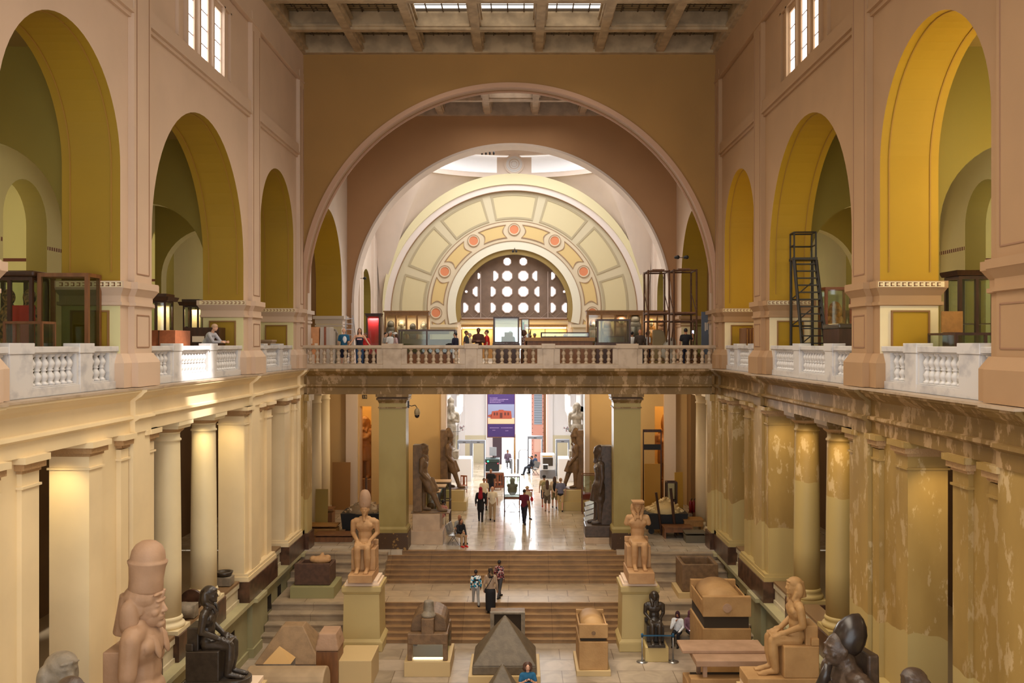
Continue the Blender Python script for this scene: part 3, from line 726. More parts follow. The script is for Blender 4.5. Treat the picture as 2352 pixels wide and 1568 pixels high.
# stairs and floors
mb = MB(); mb.box(-WX, WX, -6, 35.3, -.3, 0)
struct(mb.build('floor', FLOORM))
xi = 5.3
mb = MB(); n = 7; r = 1.05 / n
for k in range(n):                                            # central flights
    y = 35.15 + k * .29; mb.box(-xi, xi, y, 37.3, k * r, (k + 1) * r - .03); mb.box(-xi, xi, y - .03, 37.3, (k + 1) * r - .03, (k + 1) * r)
    y = 39.8 + k * .26; mb.box(-xi, xi, y, 42.2, 1.05 + k * r, 1.05 + (k + 1) * r - .03); mb.box(-xi, xi, y - .03, 42.2, 1.05 + (k + 1) * r - .03, 1.05 + (k + 1) * r)
struct(mb.build('floor_steps_centre', STEP))
mb = MB(); n = 4; r = 1.05 / n
for xa, xb in ((-WX, -xi), (xi, WX)):
    for k in range(n):
        y = 35.2 + k * .52; mb.box(xa, xb, y, 37.3, k * r, (k + 1) * r - .05); mb.box(xa, xb, y - .04, 37.3, (k + 1) * r - .05, (k + 1) * r)
        y = 39.2 + k * .55; mb.box(xa, xb, y, 42.2, 1.05 + k * r, 1.05 + (k + 1) * r - .05); mb.box(xa, xb, y - .04, 42.2, 1.05 + (k + 1) * r - .05, 1.05 + (k + 1) * r)
struct(mb.build('floor_steps_sides', STEPS2))
mb = MB(); mb.box(-WX, WX, 36.97, 39.9, .8, 1.0505)
struct(mb.build('floor_landing', slab_mat('floor_marble_landing', srgb(190, 165, 132), srgb(172, 150, 122), srgb(110, 84, 58), .4, 1.6, .9, .012)))
mb = MB(); mb.box(-17, 17, 41.55, Y3 + 2, EF - .3, EF + .0005); mb.box(-WX, -4.7, 41.2, 41.6, 1.0, EF + .04); mb.box(4.7, WX, 41.2, 41.6, 1.0, EF + .04)
struct(mb.build('floor_entrance', FLOORE))

# lower wall at the far side of the cross aisle, and the entrance hall
DZ = EF + 6.0
mb = MB(); holed_wall(mb, 'Y', 53.2, 54.2, -17, 17, EF, GF - .3, [rect_hole(px(1024, 53.2), px(1343, 53.2), EF, GF - .35), rect_hole(px(826, 53.2), px(853, 53.2), EF, pz(933, 53.2)), rect_hole(px(1504, 53.2), px(1530, 53.2), EF, pz(933, 53.2))], None, (0, 1, 1))
mb.mi = 1
for xp in (1018, 1349): mb.box(px(xp, 53.1) - .12, px(xp, 53.1) + .12, 53.05, 54.3, EF, GF - .35)
for xp in (812, 1541): mb.box(px(xp, 53.1) - .4, px(xp, 53.1) + .25, 52.9, 53.2, EF, GF - .35)
mb.mi = 2; mb.box(-17, -10.4, 52.0, 53.2, EF, GF - .35); mb.box(9.9, 17, 52.0, 53.2, EF, GF - .35)
struct(mb.build('wall_lower_cross', [mat('lower_wall_warm', srgb(206, 168, 108), .7, noise=.06, nscale=.5), mat('jamb_pale', srgb(220, 196, 170), .6), mat('lower_wall_brown', srgb(134, 100, 58), .8)]))
mb = MB()
holed_wall(mb, 'Y', Y3, Y3 + .8, -9, 9, EF, GF - .3, [rect_hole(-1.3, 2.35, EF, EF + 8.2 - .5)], None, (0, 0, 0))
for s in (-1, 1): mb.box(s * 7.6, s * 7.9, 54.3, Y3, EF, GF - .3)
for xx in (-4.0, -1.9, 2.7, 4.9): mb.box(xx - .25, xx + .25, Y3 - .25, Y3, EF, GF - .3)
mb.mi = 1; mb.box(-7.6, -1.35, Y3 - .12, Y3, EF, EF + 2.1); mb.box(2.4, 7.6, Y3 - .12, Y3, EF, EF + 2.1)
struct(mb.build('wall_entrance_hall', [WHITEW, mat('dado_cream', srgb(200, 190, 160), .6)]))
# rooms behind the little doorways
mb = MB(); 
for s in (-1, 1): mb.box(s * 8.0, s * 12, 57.6, 57.8, EF, GF - .3); mb.box(s * 11.8, s * 12, 54.2, 57.8, EF, GF - .3); mb.box(s * 7.91, s * 8.0, 54.2, 57.8, EF, GF - .3)
struct(mb.build('wall_side_rooms', mat('side_room_yellow', srgb(226, 186, 110), .7)))
# columns in the cross aisle
for i, (xp, Y) in enumerate(((720, 46.0), (741, 49.2), (1616, 46.0), (1640, 44.6))):
    who = ['nearer plain column in the cluttered left store corner', 'farther plain column in the left store corner beside the leaning boards', 'plain round column in the right store corner behind fire extinguishers', 'plain round column at the right store corner nearest the corner pilaster'][i]
    o = thing('column', who, 'column', (px(xp, Y), Y, EF))
    b = MB(); b.cbox(0, 0, 0, 1.0, 1.0, .3); b.lathe([(.46, .3), (.48, .36), (.44, .42), (.4, .46)]); b.build('base_moulding', CREAM, o)
    b = MB(); b.lathe([(.39, .46), (.39, 3), (.36, 6.2)], n=32); b.build('shaft', CREAM, o)
    b = MB(); b.lathe([(.4, 6.2), (.4, 6.26), (.36, 6.3), (.42, 6.6)]); b.cbox(0, 0, 6.6, 1.0, 1.0, GF - .3 - EF - 6.6); b.build('capital', CREAM, o)
# balcony corners of the entrance hall seen through the passage
for s in (-1, 1):
    o = thing('balcony', 'white carved balcony on brackets high on the %s wall of the bright entrance hall' % ('left' if s < 0 else 'right'), 'balcony', (s * 4.55, 67, EF + 4.1))
    b = MB(); b.box(-.55 if s < 0 else -.75, .75 if s < 0 else .55, -1.8, 3.0, 0, .35); b.box(s * .0, s * 3, -1.8, 3.0, 0, .35); b.build('slab', WHITEW, o)
    b = MB(); xe = -s * .7
    for k in range(6): b.box(xe - .1, xe + .1, -1.7 + k * .8, -1.5 + k * .8, .35, 1.5)
    b.box(xe - .14, xe + .14, -1.8, 3.0, 1.5, 1.7); b.box(xe, s * 2.5, -1.8, -1.6, 1.5, 1.7); b.box(xe + s * .5, xe + s * .8, -1.75, -1.65, .35, 1.5); b.box(xe + s * 1.3, xe + s * 3, -1.75, -1.65, .35, 1.5)
    b.build('parapet', WHITEW, o)
    for k in range(3): b = MB(); b.prism([(xe - s * -.1, -.7), (xe, 0), (xe + s * 1.6, 0), (xe + s * 1.6, -.9)], 'Y', -1.4 + k * 1.7, -1.1 + k * 1.7); b.build('bracket', WHITEW, o)
# outside ground seen through the door
mb = MB(); mb.box(-60, 60, Y3 + 2, 200, EF - .4, EF - .1)
tag(struct(mb.build('floor_outside', mat('outside_paving', srgb(235, 232, 225), .8))), None, None)
mb = MB(); mb.box(-40, -3.2, 110, 112, EF - .1, EF + 3.4); mb.box(6, 40, 110, 112, EF - .1, EF + 3.2)
struct(mb.build('wall_outside', mat('outside_wall', srgb(225, 215, 205), .8)))

# ================================================================ balustrades
BAL = [(.085, 0), (.085, .05), (.055, .07), (.05, .1), (.075, .16), (.085, .22), (.05, .3), (.04, .33), (.06, .35), (.06, .37), (.045, .39), (.075, .45), (.09, .52), (.07, .58), (.045, .64), (.04, .66), (.065, .69), (.085, .71), (.085, .75)]
def balustrade(label, axis, plane, a, b, spans, mtl, parapets, sgn=1):
    """spans: open groups of balusters (u0,u1,n); parapets: raised cap blocks (u0,u1)"""
    o = thing('balustrade', label, 'balustrade', (0, 0, 0))
    P = (lambda u0, u1, d0, d1, z0, z1, B, t=0: B.box(plane + d0, plane + d1, u0, u1, z0, z1)) if axis == 'X' else (lambda u0, u1, d0, d1, z0, z1, B, t=0: B.box(u0, u1, plane + d0, plane + d1, z0, z1))
    z = GF
    B = MB(); P(a, b, -.16, .16, z, z + .19, B); P(a, b, -.13, .13, z + .19, z + .22, B); B.build('base', mtl, o, bevel=.01)
    B = MB(); P(a, b, -.17, .17, z + .9, z + 1.03, B); P(a, b, -.13, .13, z + .87, z + .9, B); B.build('rail', mtl, o, bevel=.015)
    edges = [a] + [v for s_ in spans for v in s_[:2]] + [b]
    for u0, u1 in zip(edges[0::2], edges[1::2]):
        if u1 - u0 < .02: continue
        B = MB(); P(u0, u1, -.13, .13, z + .22, z + .88, B)
        B.build('post', mtl, o)
    for u0, u1 in parapets:
        B = MB(); P(u0 - .06, u1 + .06, -.19, .19, z + .88, z + 1.1, B); P(u0, u1, -.17, .17, z, z + .88, B); B.build('pedestal', mtl, o, bevel=.012)
    me = None
    for u0, u1, n in spans:
        for k in range(n):
            u = u0 + (u1 - u0) * (k + .5) / n
            if me is None:
                B = MB(); B.lathe([(r * 1.15, z_ * .87) for r, z_ in BAL], n=14); ob = B.build('baluster', mtl, o); me = ob.data
            else:
                ob = bpy.data.objects.new('baluster', me); C.objects.link(ob); ob.parent = o
            ob.location = (plane, u, z + .22) if axis == 'X' else (u, plane, z + .22)
for s, nm in ((-1, 'left'), (1, 'right')):
    p = s * (WX + .2)
    w1, w2, w3 = (('white marble balustrade in the nearest dark arch, before the big empty glass case', 'sunlit white marble balustrade under the middle arch, where a person in a knit cap leans', 'short white marble balustrade in the narrow far arch, with a small box behind') if s < 0 else
                  ('white marble balustrade in the nearest arch, bright amber inside', 'white marble balustrade under the middle arch, before the tall black stair tower', 'short white marble balustrade in the narrow amber arch next to the end wall'))
    balustrade(w1, 'X', p, 17.45, 22.85, [(17.5, 17.95, 2), (18.9, 20.75, 7), (21.5, 22.4, 3)], MARB, [(17.98, 18.8), (20.85, 21.45)])
    balustrade(w2, 'X', p, 24.8, 33.0, [(24.9, 26.3, 5), (27.2, 29.5, 9), (30.3, 32.6, 9)], MARB, [(26.45, 27.1), (29.6, 30.2)])
    balustrade(w3, 'X', p, 35.15, 40.25, [(35.3, 35.75, 2), (36.2, 38.0, 7), (38.7, 39.9, 4)], MARB, [(35.8, 36.15), (38.05, 38.6)])
E = lambda x: px(x, 41.4)
balustrade('long beige marble balustrade across the end of the hall, visitors standing behind it', 'Y', 41.45, -9.1, 9.1,
           [(E(704), E(866), 10), (E(935), E(1056), 7), (E(1108), E(1234), 7), (E(1286), E(1407), 7), (E(1475), E(1638), 10)], MARBB, [(E(880), E(922)), (E(1069), E(1096)), (E(1247), E(1272)), (E(1419), E(1463))])
# ================================================================ stone figures
SAND = mat('sandstone', srgb(194, 152, 104), .7, noise=.25, nscale=2, col2=srgb(166, 122, 78), bump=.15, bscale=22, lo=.3, hi=.75)
SANDP = mat('sandstone_pinkish', srgb(180, 144, 114), .65, noise=.3, nscale=1.6, col2=srgb(152, 118, 88), bump=.15, bscale=14, lo=.3, hi=.75)
SANDO = mat('sandstone_ochre', srgb(184, 144, 92), .7, noise=.3, nscale=1.6, col2=srgb(156, 116, 68), bump=.2, bscale=16, lo=.3, hi=.75)
BLACKST = mat('stone_black_polished', srgb(62, 52, 42), .32, noise=.3, nscale=6, bump=.1, bscale=30)
DARKST = mat('stone_dark_granite', srgb(84, 66, 52), .4, noise=.35, nscale=7, bump=.15, bscale=30)
BROWNG = mat('granite_brown', srgb(122, 92, 60), .55, noise=.3, nscale=5, bump=.2, bscale=22)
GREYST = mat('granite_grey', srgb(140, 126, 106), .6, noise=.3, nscale=5, bump=.2, bscale=22)
PEDC = mat('pedestal_cream', srgb(194, 170, 112), .55, noise=.05, nscale=.8)
PEDW = mat('pedestal_white', srgb(232, 206, 178), .5)
BOXC = mat('plinth_cream', srgb(194, 166, 116), .55)
PEDM = mat('pedestal_marble', srgb(190, 160, 128), .45, noise=.15, nscale=2)
WOOD = mat('wood_dark', srgb(72, 42, 24), .4, noise=.3, nscale=8, stretch=(1, 1, .2))
WOODM = mat('wood_brown', srgb(126, 80, 42), .45, noise=.25, nscale=8, stretch=(1, 1, .2))
WOODR = mat('wood_reddish', srgb(150, 84, 50), .4, noise=.2, nscale=8)
WOODG = mat('wood_golden', srgb(160, 112, 52), .45, noise=.15, nscale=8)
GLASS = glass_mat(refl=.06)
GLASSD = glass_mat('glass_dull', (.78, .8, .72, 1), .05)
STEEL = mat('steel', srgb(160, 158, 155), .3, metal=.9)
BLACKM = mat('black_metal', srgb(28, 24, 20), .5)
RUST = mat('scaffold_rust', srgb(92, 58, 34), .7, noise=.3, nscale=10)

def head(B, c, s, kind, face=True, beard=True, f=-1):
    """c centre of the skull, s half-height of the head, looking towards local -Y"""
    c = Vector(c); e = lambda dx, dy, dz, rx, ry, rz, rot=None: B.ell(c + Vector((dx, dy, dz)) * s, rx * s, ry * s, rz * s, rot, 16, 12)
    v = lambda x, y, z: c + Vector((x, y, z)) * s
    e(0, 0, .05, .7, .84, .95); e(0, -.28, -.4, .52, .55, .6)          # skull, jaw
    if face:
        B.cap(v(0, -.78, .2), v(0, -.93, -.16), .06 * s, .11 * s, 8); e(0, -.86, -.2, .17, .1, .07)
        e(0, -.72, .3, .5, .14, .07)
        for k in (-1, 1):
            e(k * .28, -.68, .1, .16, .1, .08); e(k * .36, -.55, -.2, .2, .2, .2)
            e(k * .7, .0, -.02, .09, .2, .27); e(k * .76, .06, .08, .07, .14, .14)
        e(0, -.78, -.42, .26, .11, .06); e(0, -.77, -.53, .22, .11, .06); e(0, -.68, -.8, .24, .2, .18)
    if beard: B.tube(v(0, -.66, -.9), v(0, -.78, -1.85), .15 * s, .2 * s, 10)
    if kind in ('nemes', 'broken', 'wig'):
        e(0, .12, .42, .86, .88, .68)
        B.tube(v(0, .52, .55), v(0, .6, -1.2), .62 * s, .85 * s, 18)
        for k in (-1, 1):
            e(k * .82, .42, -.35, .36, .46, .85)
            if kind != 'wig':
                B.cap(v(k * .78, .1, -1.0), v(k * .55, -.45, -1.4), .3 * s, .26 * s); e(k * .5, -.72, -1.7, .25, .13, .58, Matrix.Rotation(R(-16), 4, 'X').to_euler())
            else: B.cap(v(k * .8, .1, -.6), v(k * .72, -.2, -1.35), .3 * s, .3 * s)
        e(0, -.66, .62, .66, .16, .1)
        if kind == 'nemes': B.cap(v(0, -.8, .5), v(0, -.86, .72), .08 * s, .07 * s, 8)
    if kind == 'white_crown':
        B.lathe([(.80 * s, .2 * s), (.86 * s, .7 * s), (.78 * s, 1.5 * s), (.6 * s, 2.2 * s), (.46 * s, 2.6 * s), (.42 * s, 2.85 * s), (.2 * s, 3.05 * s)], c, 18)
        B.tube(v(0, -.85, .4), v(0, -.95, 1.1), .1 * s, .14 * s, 8)
    if kind == 'atef':
        e(0, .12, .4, .86, .88, .7); e(0, .1, 1.5, .7, .6, 1.0)
        for k in (-1, 1): e(k * .75, .2, 1.35, .22, .2, .75); B.cap(v(k * .8, .2, -.2), v(k * .7, .0, -1.5), .3 * s, .28 * s)
        e(0, .1, 2.3, .35, .3, .3)

def hand(B, w, tip, up, s, thumb=1):
    """open hand lying flat: palm, four separate fingers and a thumb"""
    w = Vector(w); tip = Vector(tip); d = (tip - w); L = d.length; d.normalize(); side = d.cross(Vector(up)).normalized()
    B.ell(w + d * L * .3, 0, 0, 0) if False else B.cap(w + d * L * .12, w + d * L * .42, .045 * s, .048 * s)
    for k, ln in zip((-1.5, -.5, .5, 1.5), (.82, .98, 1.0, .9)):
        a = w + d * L * .45 + side * k * .028 * s
        B.cap(a, w + d * L * ln + side * k * .032 * s, .016 * s, .012 * s, 6)
    B.cap(w + d * L * .22 - side * thumb * .05 * s, w + d * L * .6 - side * thumb * .085 * s, .017 * s, .013 * s, 6)

def seated_fig(o, s, kind, m, crown_m=None, arms='both', voxel=None, beard=True, base=(.62, 1.15, .14), throne_h=.56, back=.0, bm_=None, round_front=False):
    """seated king; unit height 1.75 from under the feet to the crown of the head, scaled by s; faces local -Y"""
    B = MB(); V = lambda *a: Vector(a) * s; z0 = base[2]
    q = lambda x, y, z: Vector((x, y, z + z0)) * s
    for k in (-1, 1):
        B.cap(q(k * .12, -.62, .03), q(k * .125, -.4, .07), .045 * s, .06 * s); B.box(*(lambda a: (a.x - .055 * s, a.x + .055 * s, a.y - .1 * s, a.y + .06 * s, a.z - .04 * s, a.z + .0 * s))(q(k * .12, -.6, .04)))
        for t in range(5): B.cap(q(k * .12 + (t - 2) * .022, -.69 + abs(t - 1.5) * .006, .025), q(k * .12 + (t - 2) * .022, -.62, .03), .014 * s, .016 * s, 6)
        B.cap(q(k * .125, -.38, .08), q(k * .125, -.42, .36), .07 * s, .096 * s); B.cap(q(k * .125, -.42, .36), q(k * .125, -.43, .6), .096 * s, .088 * s)
        B.cap(q(k * .125, -.42, .6), q(k * .13, .0, .62), .085 * s, .115 * s)
    B.box(*[v * s for v in (-.21, .21, -.46, .0)], (.58 + z0) * s, (.7 + z0) * s)                  # kilt
    B.ell(q(0, .02, .68), .22 * s, .18 * s, .14 * s); B.ell(q(0, .03, .88), .185 * s, .14 * s, .24 * s)
    B.ell(q(0, 0, 1.12), .25 * s, .145 * s, .2 * s); B.cap(q(-.23, .01, 1.24), q(.23, .01, 1.24), .088 * s); B.cap(q(-.1, .01, 1.3), q(.1, .01, 1.3), .07 * s)
    B.ell(q(-.11, -.085, 1.13), .12 * s, .05 * s, .075 * s); B.ell(q(.11, -.085, 1.13), .12 * s, .05 * s, .075 * s)
    B.cap(q(0, .01, 1.28), q(0, -.01, 1.42), .08 * s, .075 * s)
    for k in (-1, 1):
        if arms == 'none': B.cap(q(k * .25, .01, 1.22), q(k * .29, .02, 1.1), .075 * s, .07 * s); continue
        B.cap(q(k * .3, .01, 1.21), q(k * .32, .05, .92), .078 * s, .066 * s)
        if arms == 'both' or k == 1 or arms == 'left':
            if arms == 'left' and k == -1: continue
            B.cap(q(k * .32, .05, .92), q(k * .16, -.22, .755), .064 * s, .048 * s); hand(B, q(k * .16, -.22, .745), q(k * .13, -.4, .71), (0, 0, 1), s * 1.2, -k)
    head(B, q(0, -.02, 1.54), .155 * s, kind if kind != 'white_crown' else 'plain', beard=beard)
    B.smooth = True
    fig = B.build('figure', m, o, voxel=voxel or .0145 * s, smooth_it=1)
    if kind == 'white_crown':
        c_ = MB(); h = .15 * s; c = q(0, .0, 1.56)
        c_.lathe([(.80 * h, .15 * h), (.98 * h, .6 * h), (1.06 * h, 1.2 * h), (1.04 * h, 1.9 * h), (.92 * h, 2.5 * h), (.72 * h, 2.95 * h), (.45 * h, 3.25 * h), (.1 * h, 3.35 * h)], c, 22)
        c_.build('crown', crown_m or m, o)
        c_ = MB(); c_.cap(c + Vector((0, -.9, .4)) * h, c + Vector((0, -1.0, 1.1)) * h, .1 * h, .14 * h, 8); c_.build('royal_cobra', crown_m or m, o)
    T = MB(); w, d, bz = base
    T.box(-.31 * s, .31 * s, -.28 * s, .34 * s, z0 * s, (throne_h + z0) * s); T.box(-.31 * s, .31 * s, .2 * s, .34 * s, (throne_h + z0) * s, (throne_h + z0 + .14) * s)
    if back: T.box(-.24 * s, .24 * s, .12 * s, .34 * s, throne_h * s, back * s)
    T.build('throne', bm_ or m, o, bevel=.02 * s)
    T = MB(); 
    if round_front:
        pts = [(-w / 2 * s, .38 * s), (w / 2 * s, .38 * s), (w / 2 * s, -.5 * s)] + [(w / 2 * s * math.cos(R(a)), -.5 * s - .3 * s * math.sin(R(a))) for a in range(10, 180, 12)] + [(-w / 2 * s, -.5 * s)]
        T.prism(pts, 'Z', 0, z0 * s)
    else: T.box(-w / 2 * s, w / 2 * s, (.38 - d) * s, .38 * s, 0, z0 * s)
    T.build('base', bm_ or m, o, bevel=.015 * s)
    return fig

def standing_fig(o, s, kind, m, stride=.3, arms='down', voxel=None, beard=True, slab=True, base_h=.1, crown_split=False, broken=False, kilt=True, pillar_h=None):
    """standing statue; unit height 1.75 above its base, scaled by s; faces local -Y"""
    B = MB(); q = lambda x, y, z: Vector((x, y, z + base_h)) * s
    for k in (-1, 1):
        yf = -stride if k < 0 else .0
        B.cap(q(k * .1, yf - .17, .03), q(k * .1, yf + .02, .06), .045 * s, .055 * s)
        B.cap(q(k * .1, yf, .08), q(k * .105, yf * .6, .5), .062 * s, .09 * s); B.cap(q(k * .105, yf * .6, .5), q(k * .11, yf * .1, .9), .08 * s, .11 * s)
    if kilt:
        for k, yf in ((-1, -stride), (1, 0)): B.cap(q(k * .09, yf * .12, .9), q(k * .1, yf * .5, .58), .13 * s, .125 * s)
        B.cap(q(0, -stride * .1, .9), q(0, -stride * .3, .6), .14 * s, .12 * s); B.tube(q(0, -stride * .3 - .1, .9), q(0, -stride * .55 - .1, .52), .05 * s, .1 * s)
    B.ell(q(0, .0, .92), .2 * s, .155 * s, .13 * s); B.ell(q(0, .01, 1.06), .175 * s, .135 * s, .24 * s)
    B.ell(q(0, 0, 1.27), .235 * s, .145 * s, .18 * s); B.cap(q(-.21, .01, 1.38), q(.21, .01, 1.38), .085 * s); B.cap(q(-.1, .01, 1.44), q(.1, .01, 1.44), .06 * s)
    B.ell(q(-.1, -.085, 1.28), .11 * s, .05 * s, .07 * s); B.ell(q(.1, -.085, 1.28), .11 * s, .05 * s, .07 * s)
    B.cap(q(0, .01, 1.42), q(0, -.01, 1.54), .075 * s, .07 * s)
    for k in (-1, 1):
        if arms == 'broken': B.cap(q(k * .25, .01, 1.36), q(k * .28, .02, 1.1), .08 * s, .07 * s); continue
        B.cap(q(k * .26, .01, 1.36), q(k * .28, .03, 1.08), .068 * s, .056 * s)
        if arms == 'down':
            B.cap(q(k * .28, .03, 1.08), q(k * .27, -.01, .84), .054 * s, .042 * s); hand(B, q(k * .27, -.01, .84), q(k * .26, -.03, .68), (0, 1, 0), s, k)
        elif arms == 'kilt':
            B.cap(q(k * .28, .03, 1.08), q(k * .17, -.17, .84), .054 * s, .042 * s); hand(B, q(k * .17, -.17, .84), q(k * .15, -.24, .68), (0, 1, 0), s, k)
        elif arms == 'crossed':
            B.cap(q(k * .28, .02, 1.08), q(-k * .05, -.17, 1.18), .054 * s, .042 * s); hand(B, q(-k * .05, -.17, 1.18), q(-k * .15, -.15, 1.26), (0, 1, 0), s, k)
    if kind: head(B, q(0, -.02, 1.66), .14 * s, kind, beard=beard)
    B.smooth = True
    B.build('figure', m, o, voxel=voxel or .016 * s, smooth_it=1)
    if slab:
        T = MB(); h = pillar_h or 1.55
        T.box(-.16 * s, .16 * s, .02 * s, .26 * s, base_h * s, (h + base_h) * s); T.build('back_pillar', m, o, bevel=.01 * s)
    if base_h:
        T = MB(); T.box(-.3 * s, .3 * s, (-.28 - stride) * s, .3 * s, 0, base_h * s); T.build('base', m, o, bevel=.02 * s)

def pedestal(name, label, loc, w, d, h, m, kind='plain', top=None, cat='pedestal', rz=0):
    o = thing(name, label, cat, loc, rz)
    if kind == 'fancy':
        B = MB(); B.cbox(0, 0, 0, w, d, .32, .0, .0); B.cbox(0, 0, .32, w, d, .14, .1, .08); B.build('foot', m, o, bevel=.02)
        B = MB(); B.cbox(0, 0, .46, w - .2, d - .16, h - .95, .03, .03); B.build('shaft', m, o)
        B = MB(); B.cbox(0, 0, h - .49, w - .26, d - .22, .1, -.06, -.06); B.cbox(0, 0, h - .39, w - .12, d - .08, .2); B.build('cornice', m, o, bevel=.015)
        B = MB(); B.cbox(0, 0, h - .19, w - .28, d - .24, .08); B.cbox(0, 0, h - .12, w - .4, d - .36, .12); B.build('white_step', PEDW, o, bevel=.01)
    else:
        B = MB(); B.cbox(0, 0, 0, w, d, h); B.build('block', m, o, bevel=.015)
        if kind == 'stepped': 
            B = MB(); B.cbox(0, 0, 0, w + .3, d + .3, h * .45); B.build('lower_step', m, o, bevel=.015)
    if top:
        B = MB(); B.cbox(0, 0, h, w * .92, d * .92, .14); B.build('top_slab', top, o, bevel=.01)
    return o

# ---- two seated kings on tall pedestals either side of the stairs
for s_, xc, lab, ms in ((-1, -5.3, 'left', 0), (1, 4.85, 'right', 1)):
    Y = 34.95
    pedestal('statue_pedestal', ('tall cream pedestal with a white stepped top under the king in the tall crown' if s_ < 0 else 'tall cream pedestal with a white stepped top, a small black statue set against its front'), (xc, Y, 0), 1.55, 1.6, 2.55, PEDC, 'fancy')
    if s_ < 0:
        o = thing('seated_statue', 'sandstone seated king in a tall rounded crown, hands on lap, on a tall pedestal', 'statue', (xc, Y + .06, 2.56))
        seated_fig(o, 1.42, 'white_crown', SAND, SANDP, arms='both', base=(.62, 1.15, .2))
    else:
        o = thing('seated_statue', 'armless sandstone seated king in a striped headcloth, on the tall pedestal by the right stairs', 'statue', (xc, Y + .06, 2.56))
        seated_fig(o, 1.42, 'nemes', SAND, None, arms='none', base=(.66, 1.25, .28))
        B = MB(); B.box(-.2, .2, -.28, .2, 2.72, 2.8, -.03, -.02); B.build('flat_crown_stub', SAND, o, bevel=.015)
# small black seated statue in front of the right pedestal
pedestal('statue_plinth', 'low cream plinth inside the barrier, under the small black seated statue', (px(1506, 33.4), 33.55, 0), .82, .95, .52, PEDC)
o = thing('seated_statue', 'small shiny black seated statue in a headcloth, behind a blue belt barrier', 'statue', (px(1503, 33.6), 33.62, .52)); seated_fig(o, 1.02, 'nemes', BLACKST, voxel=.022, base=(.6, 1.0, .1), beard=False)
# belt barrier
for xp, lab in ((1475, 'steel barrier post left of the small black seated statue, blue belt clipped to it'), (1546, 'steel barrier post right of the small black seated statue, near the sitting women')):
    o = thing('barrier_post', lab, 'barrier', (px(xp, 33.1), 33.1, 0))
    B = MB(); B.lathe([(.2, 0), (.2, .02), (.05, .05)]); B.build('foot', STEEL, o)
    B = MB(); B.lathe([(.028, .04), (.028, .9)]); B.build('pole', STEEL, o)
    B = MB(); B.lathe([(.042, .88), (.042, .98), (.03, 1.0)]); B.build('head', mat('belt_blue', srgb(30, 80, 110), .6), o)
B = MB(); B.box(px(1477, 33.1), px(1544, 33.1), 33.09, 33.1, .9, .95)
tag(B.build('barrier_belt', MATS['belt_blue']), 'blue retractable belt stretched between two steel posts in front of a black statue', 'belt')

# ---- colossi near the camera
def rzdeg(a): return R(a)
o = thing('colossal_statue', 'huge pinkish sandstone king with a double crown and broken arm before the cream pilasters', 'statue', (-7.62, 20.3, .9), R(90)); standing_fig(o, 2.75, None, SANDP, .25, 'broken', voxel=.04, beard=False, base_h=.12, slab=True, pillar_h=1.25)
c = Vector((0, -.02, 4.63)); h = .47
hd = MB(); hd.smooth = True
head(hd, c, h, 'nemes', beard=False); hd.cap(c + Vector((0, .1, -.3)), c + Vector((0, .05, -.75)), .24)
hd.build('headcloth_and_face', SANDP, o, voxel=.02, smooth_it=1)
cr = MB(); cr.M = Matrix.Translation(c + Vector((0, .02, 0))) @ Matrix.Rotation(R(4), 4, 'X')
cr.lathe([(.33, .3), (.36, .38), (.35, .6), (.375, .85), (.41, .95), (.415, .98), (.37, 1.0), (.365, 1.05), (.34, 1.2), (.27, 1.32), (.16, 1.4), (.05, 1.42)], (0, 0, 0), 40); cr.M = None
cr.build('crown', SANDP, o)
pedestal('statue_pedestal', 'cream pedestal of the huge pinkish crowned statue by the left colonnade', (-7.6, 20.25, 0), 2.0, 2.2, .9, BOXC)
# dark colossus, right
o = thing('colossal_statue', 'big dark granite king with a pointed crown and beard before the peeling columns', 'statue', (7.2, 19.3, 1.12), R(-80))
s = 2.3; B = MB(); B.smooth = True
q = lambda x, y, z: Vector((x, y, z)) * s
for k in (-1, 1): B.cap(q(k * .12, 0, .05), q(k * .12, 0, .9), .13 * s, .15 * s); B.cap(q(k * .28, 0, 1.4), q(k * .3, -.02, 1.1), .1 * s, .085 * s); B.cap(q(k * .3, -.02, 1.1), q(-k * .02, -.2, 1.2), .075 * s, .06 * s); hand(B, q(-k * .02, -.2, 1.2), q(-k * .15, -.2, 1.28), (0, 1, 0), s, k)
B.ell(q(0, 0, 1.3), .24 * s, .16 * s, .28 * s); B.ell(q(0, 0, 1.0), .2 * s, .15 * s, .2 * s); B.cap(q(-.22, 0, 1.42), q(.22, 0, 1.42), .1 * s); B.cap(q(0, 0, 1.4), q(0, -.03, 1.58), .1 * s)
head(B, q(0, -.08, 1.66), .15 * s, 'plain', beard=True)
B.build('figure', DARKST, o, voxel=.022, smooth_it=1)
B = MB(); c = q(0, -.03, 1.66); h = .135 * s; B.M = Matrix.Translation(c) @ Matrix.Rotation(R(-24), 4, 'X')
B.smooth = True; B.lathe([(.8 * h, -.1 * h), (1.0 * h, .3 * h), (1.08 * h, .8 * h), (1.0 * h, 1.4 * h), (.76 * h, 1.9 * h), (.4 * h, 2.3 * h), (.06 * h, 2.5 * h)], (0, .05 * h, 0), 36); B.M = None
B.build('crown', mat('stone_black_crown', srgb(52, 42, 36), .28, noise=.3, nscale=6), o)
B = MB(); B.box(-.35, .35, .25, .6, -.3, 3.75, .05, .05); B.build('back_pillar', DARKST, o, bevel=.05)
B = MB(); B.smooth = True; h = .345; c = q(0, -.08, 1.66); B.tube(c + Vector((0, -.6, -.75)) * h, c + Vector((0, -1.15, -2.2)) * h, .22 * h, .36 * h, 14); B.build('long_beard', mat('stone_black_crown', (0, 0, 0, 1)), o)
pedestal('statue_pedestal', 'cream pedestal under the big dark granite king at the right', (7.2, 19.25, 0), 1.9, 1.8, .82, BOXC)
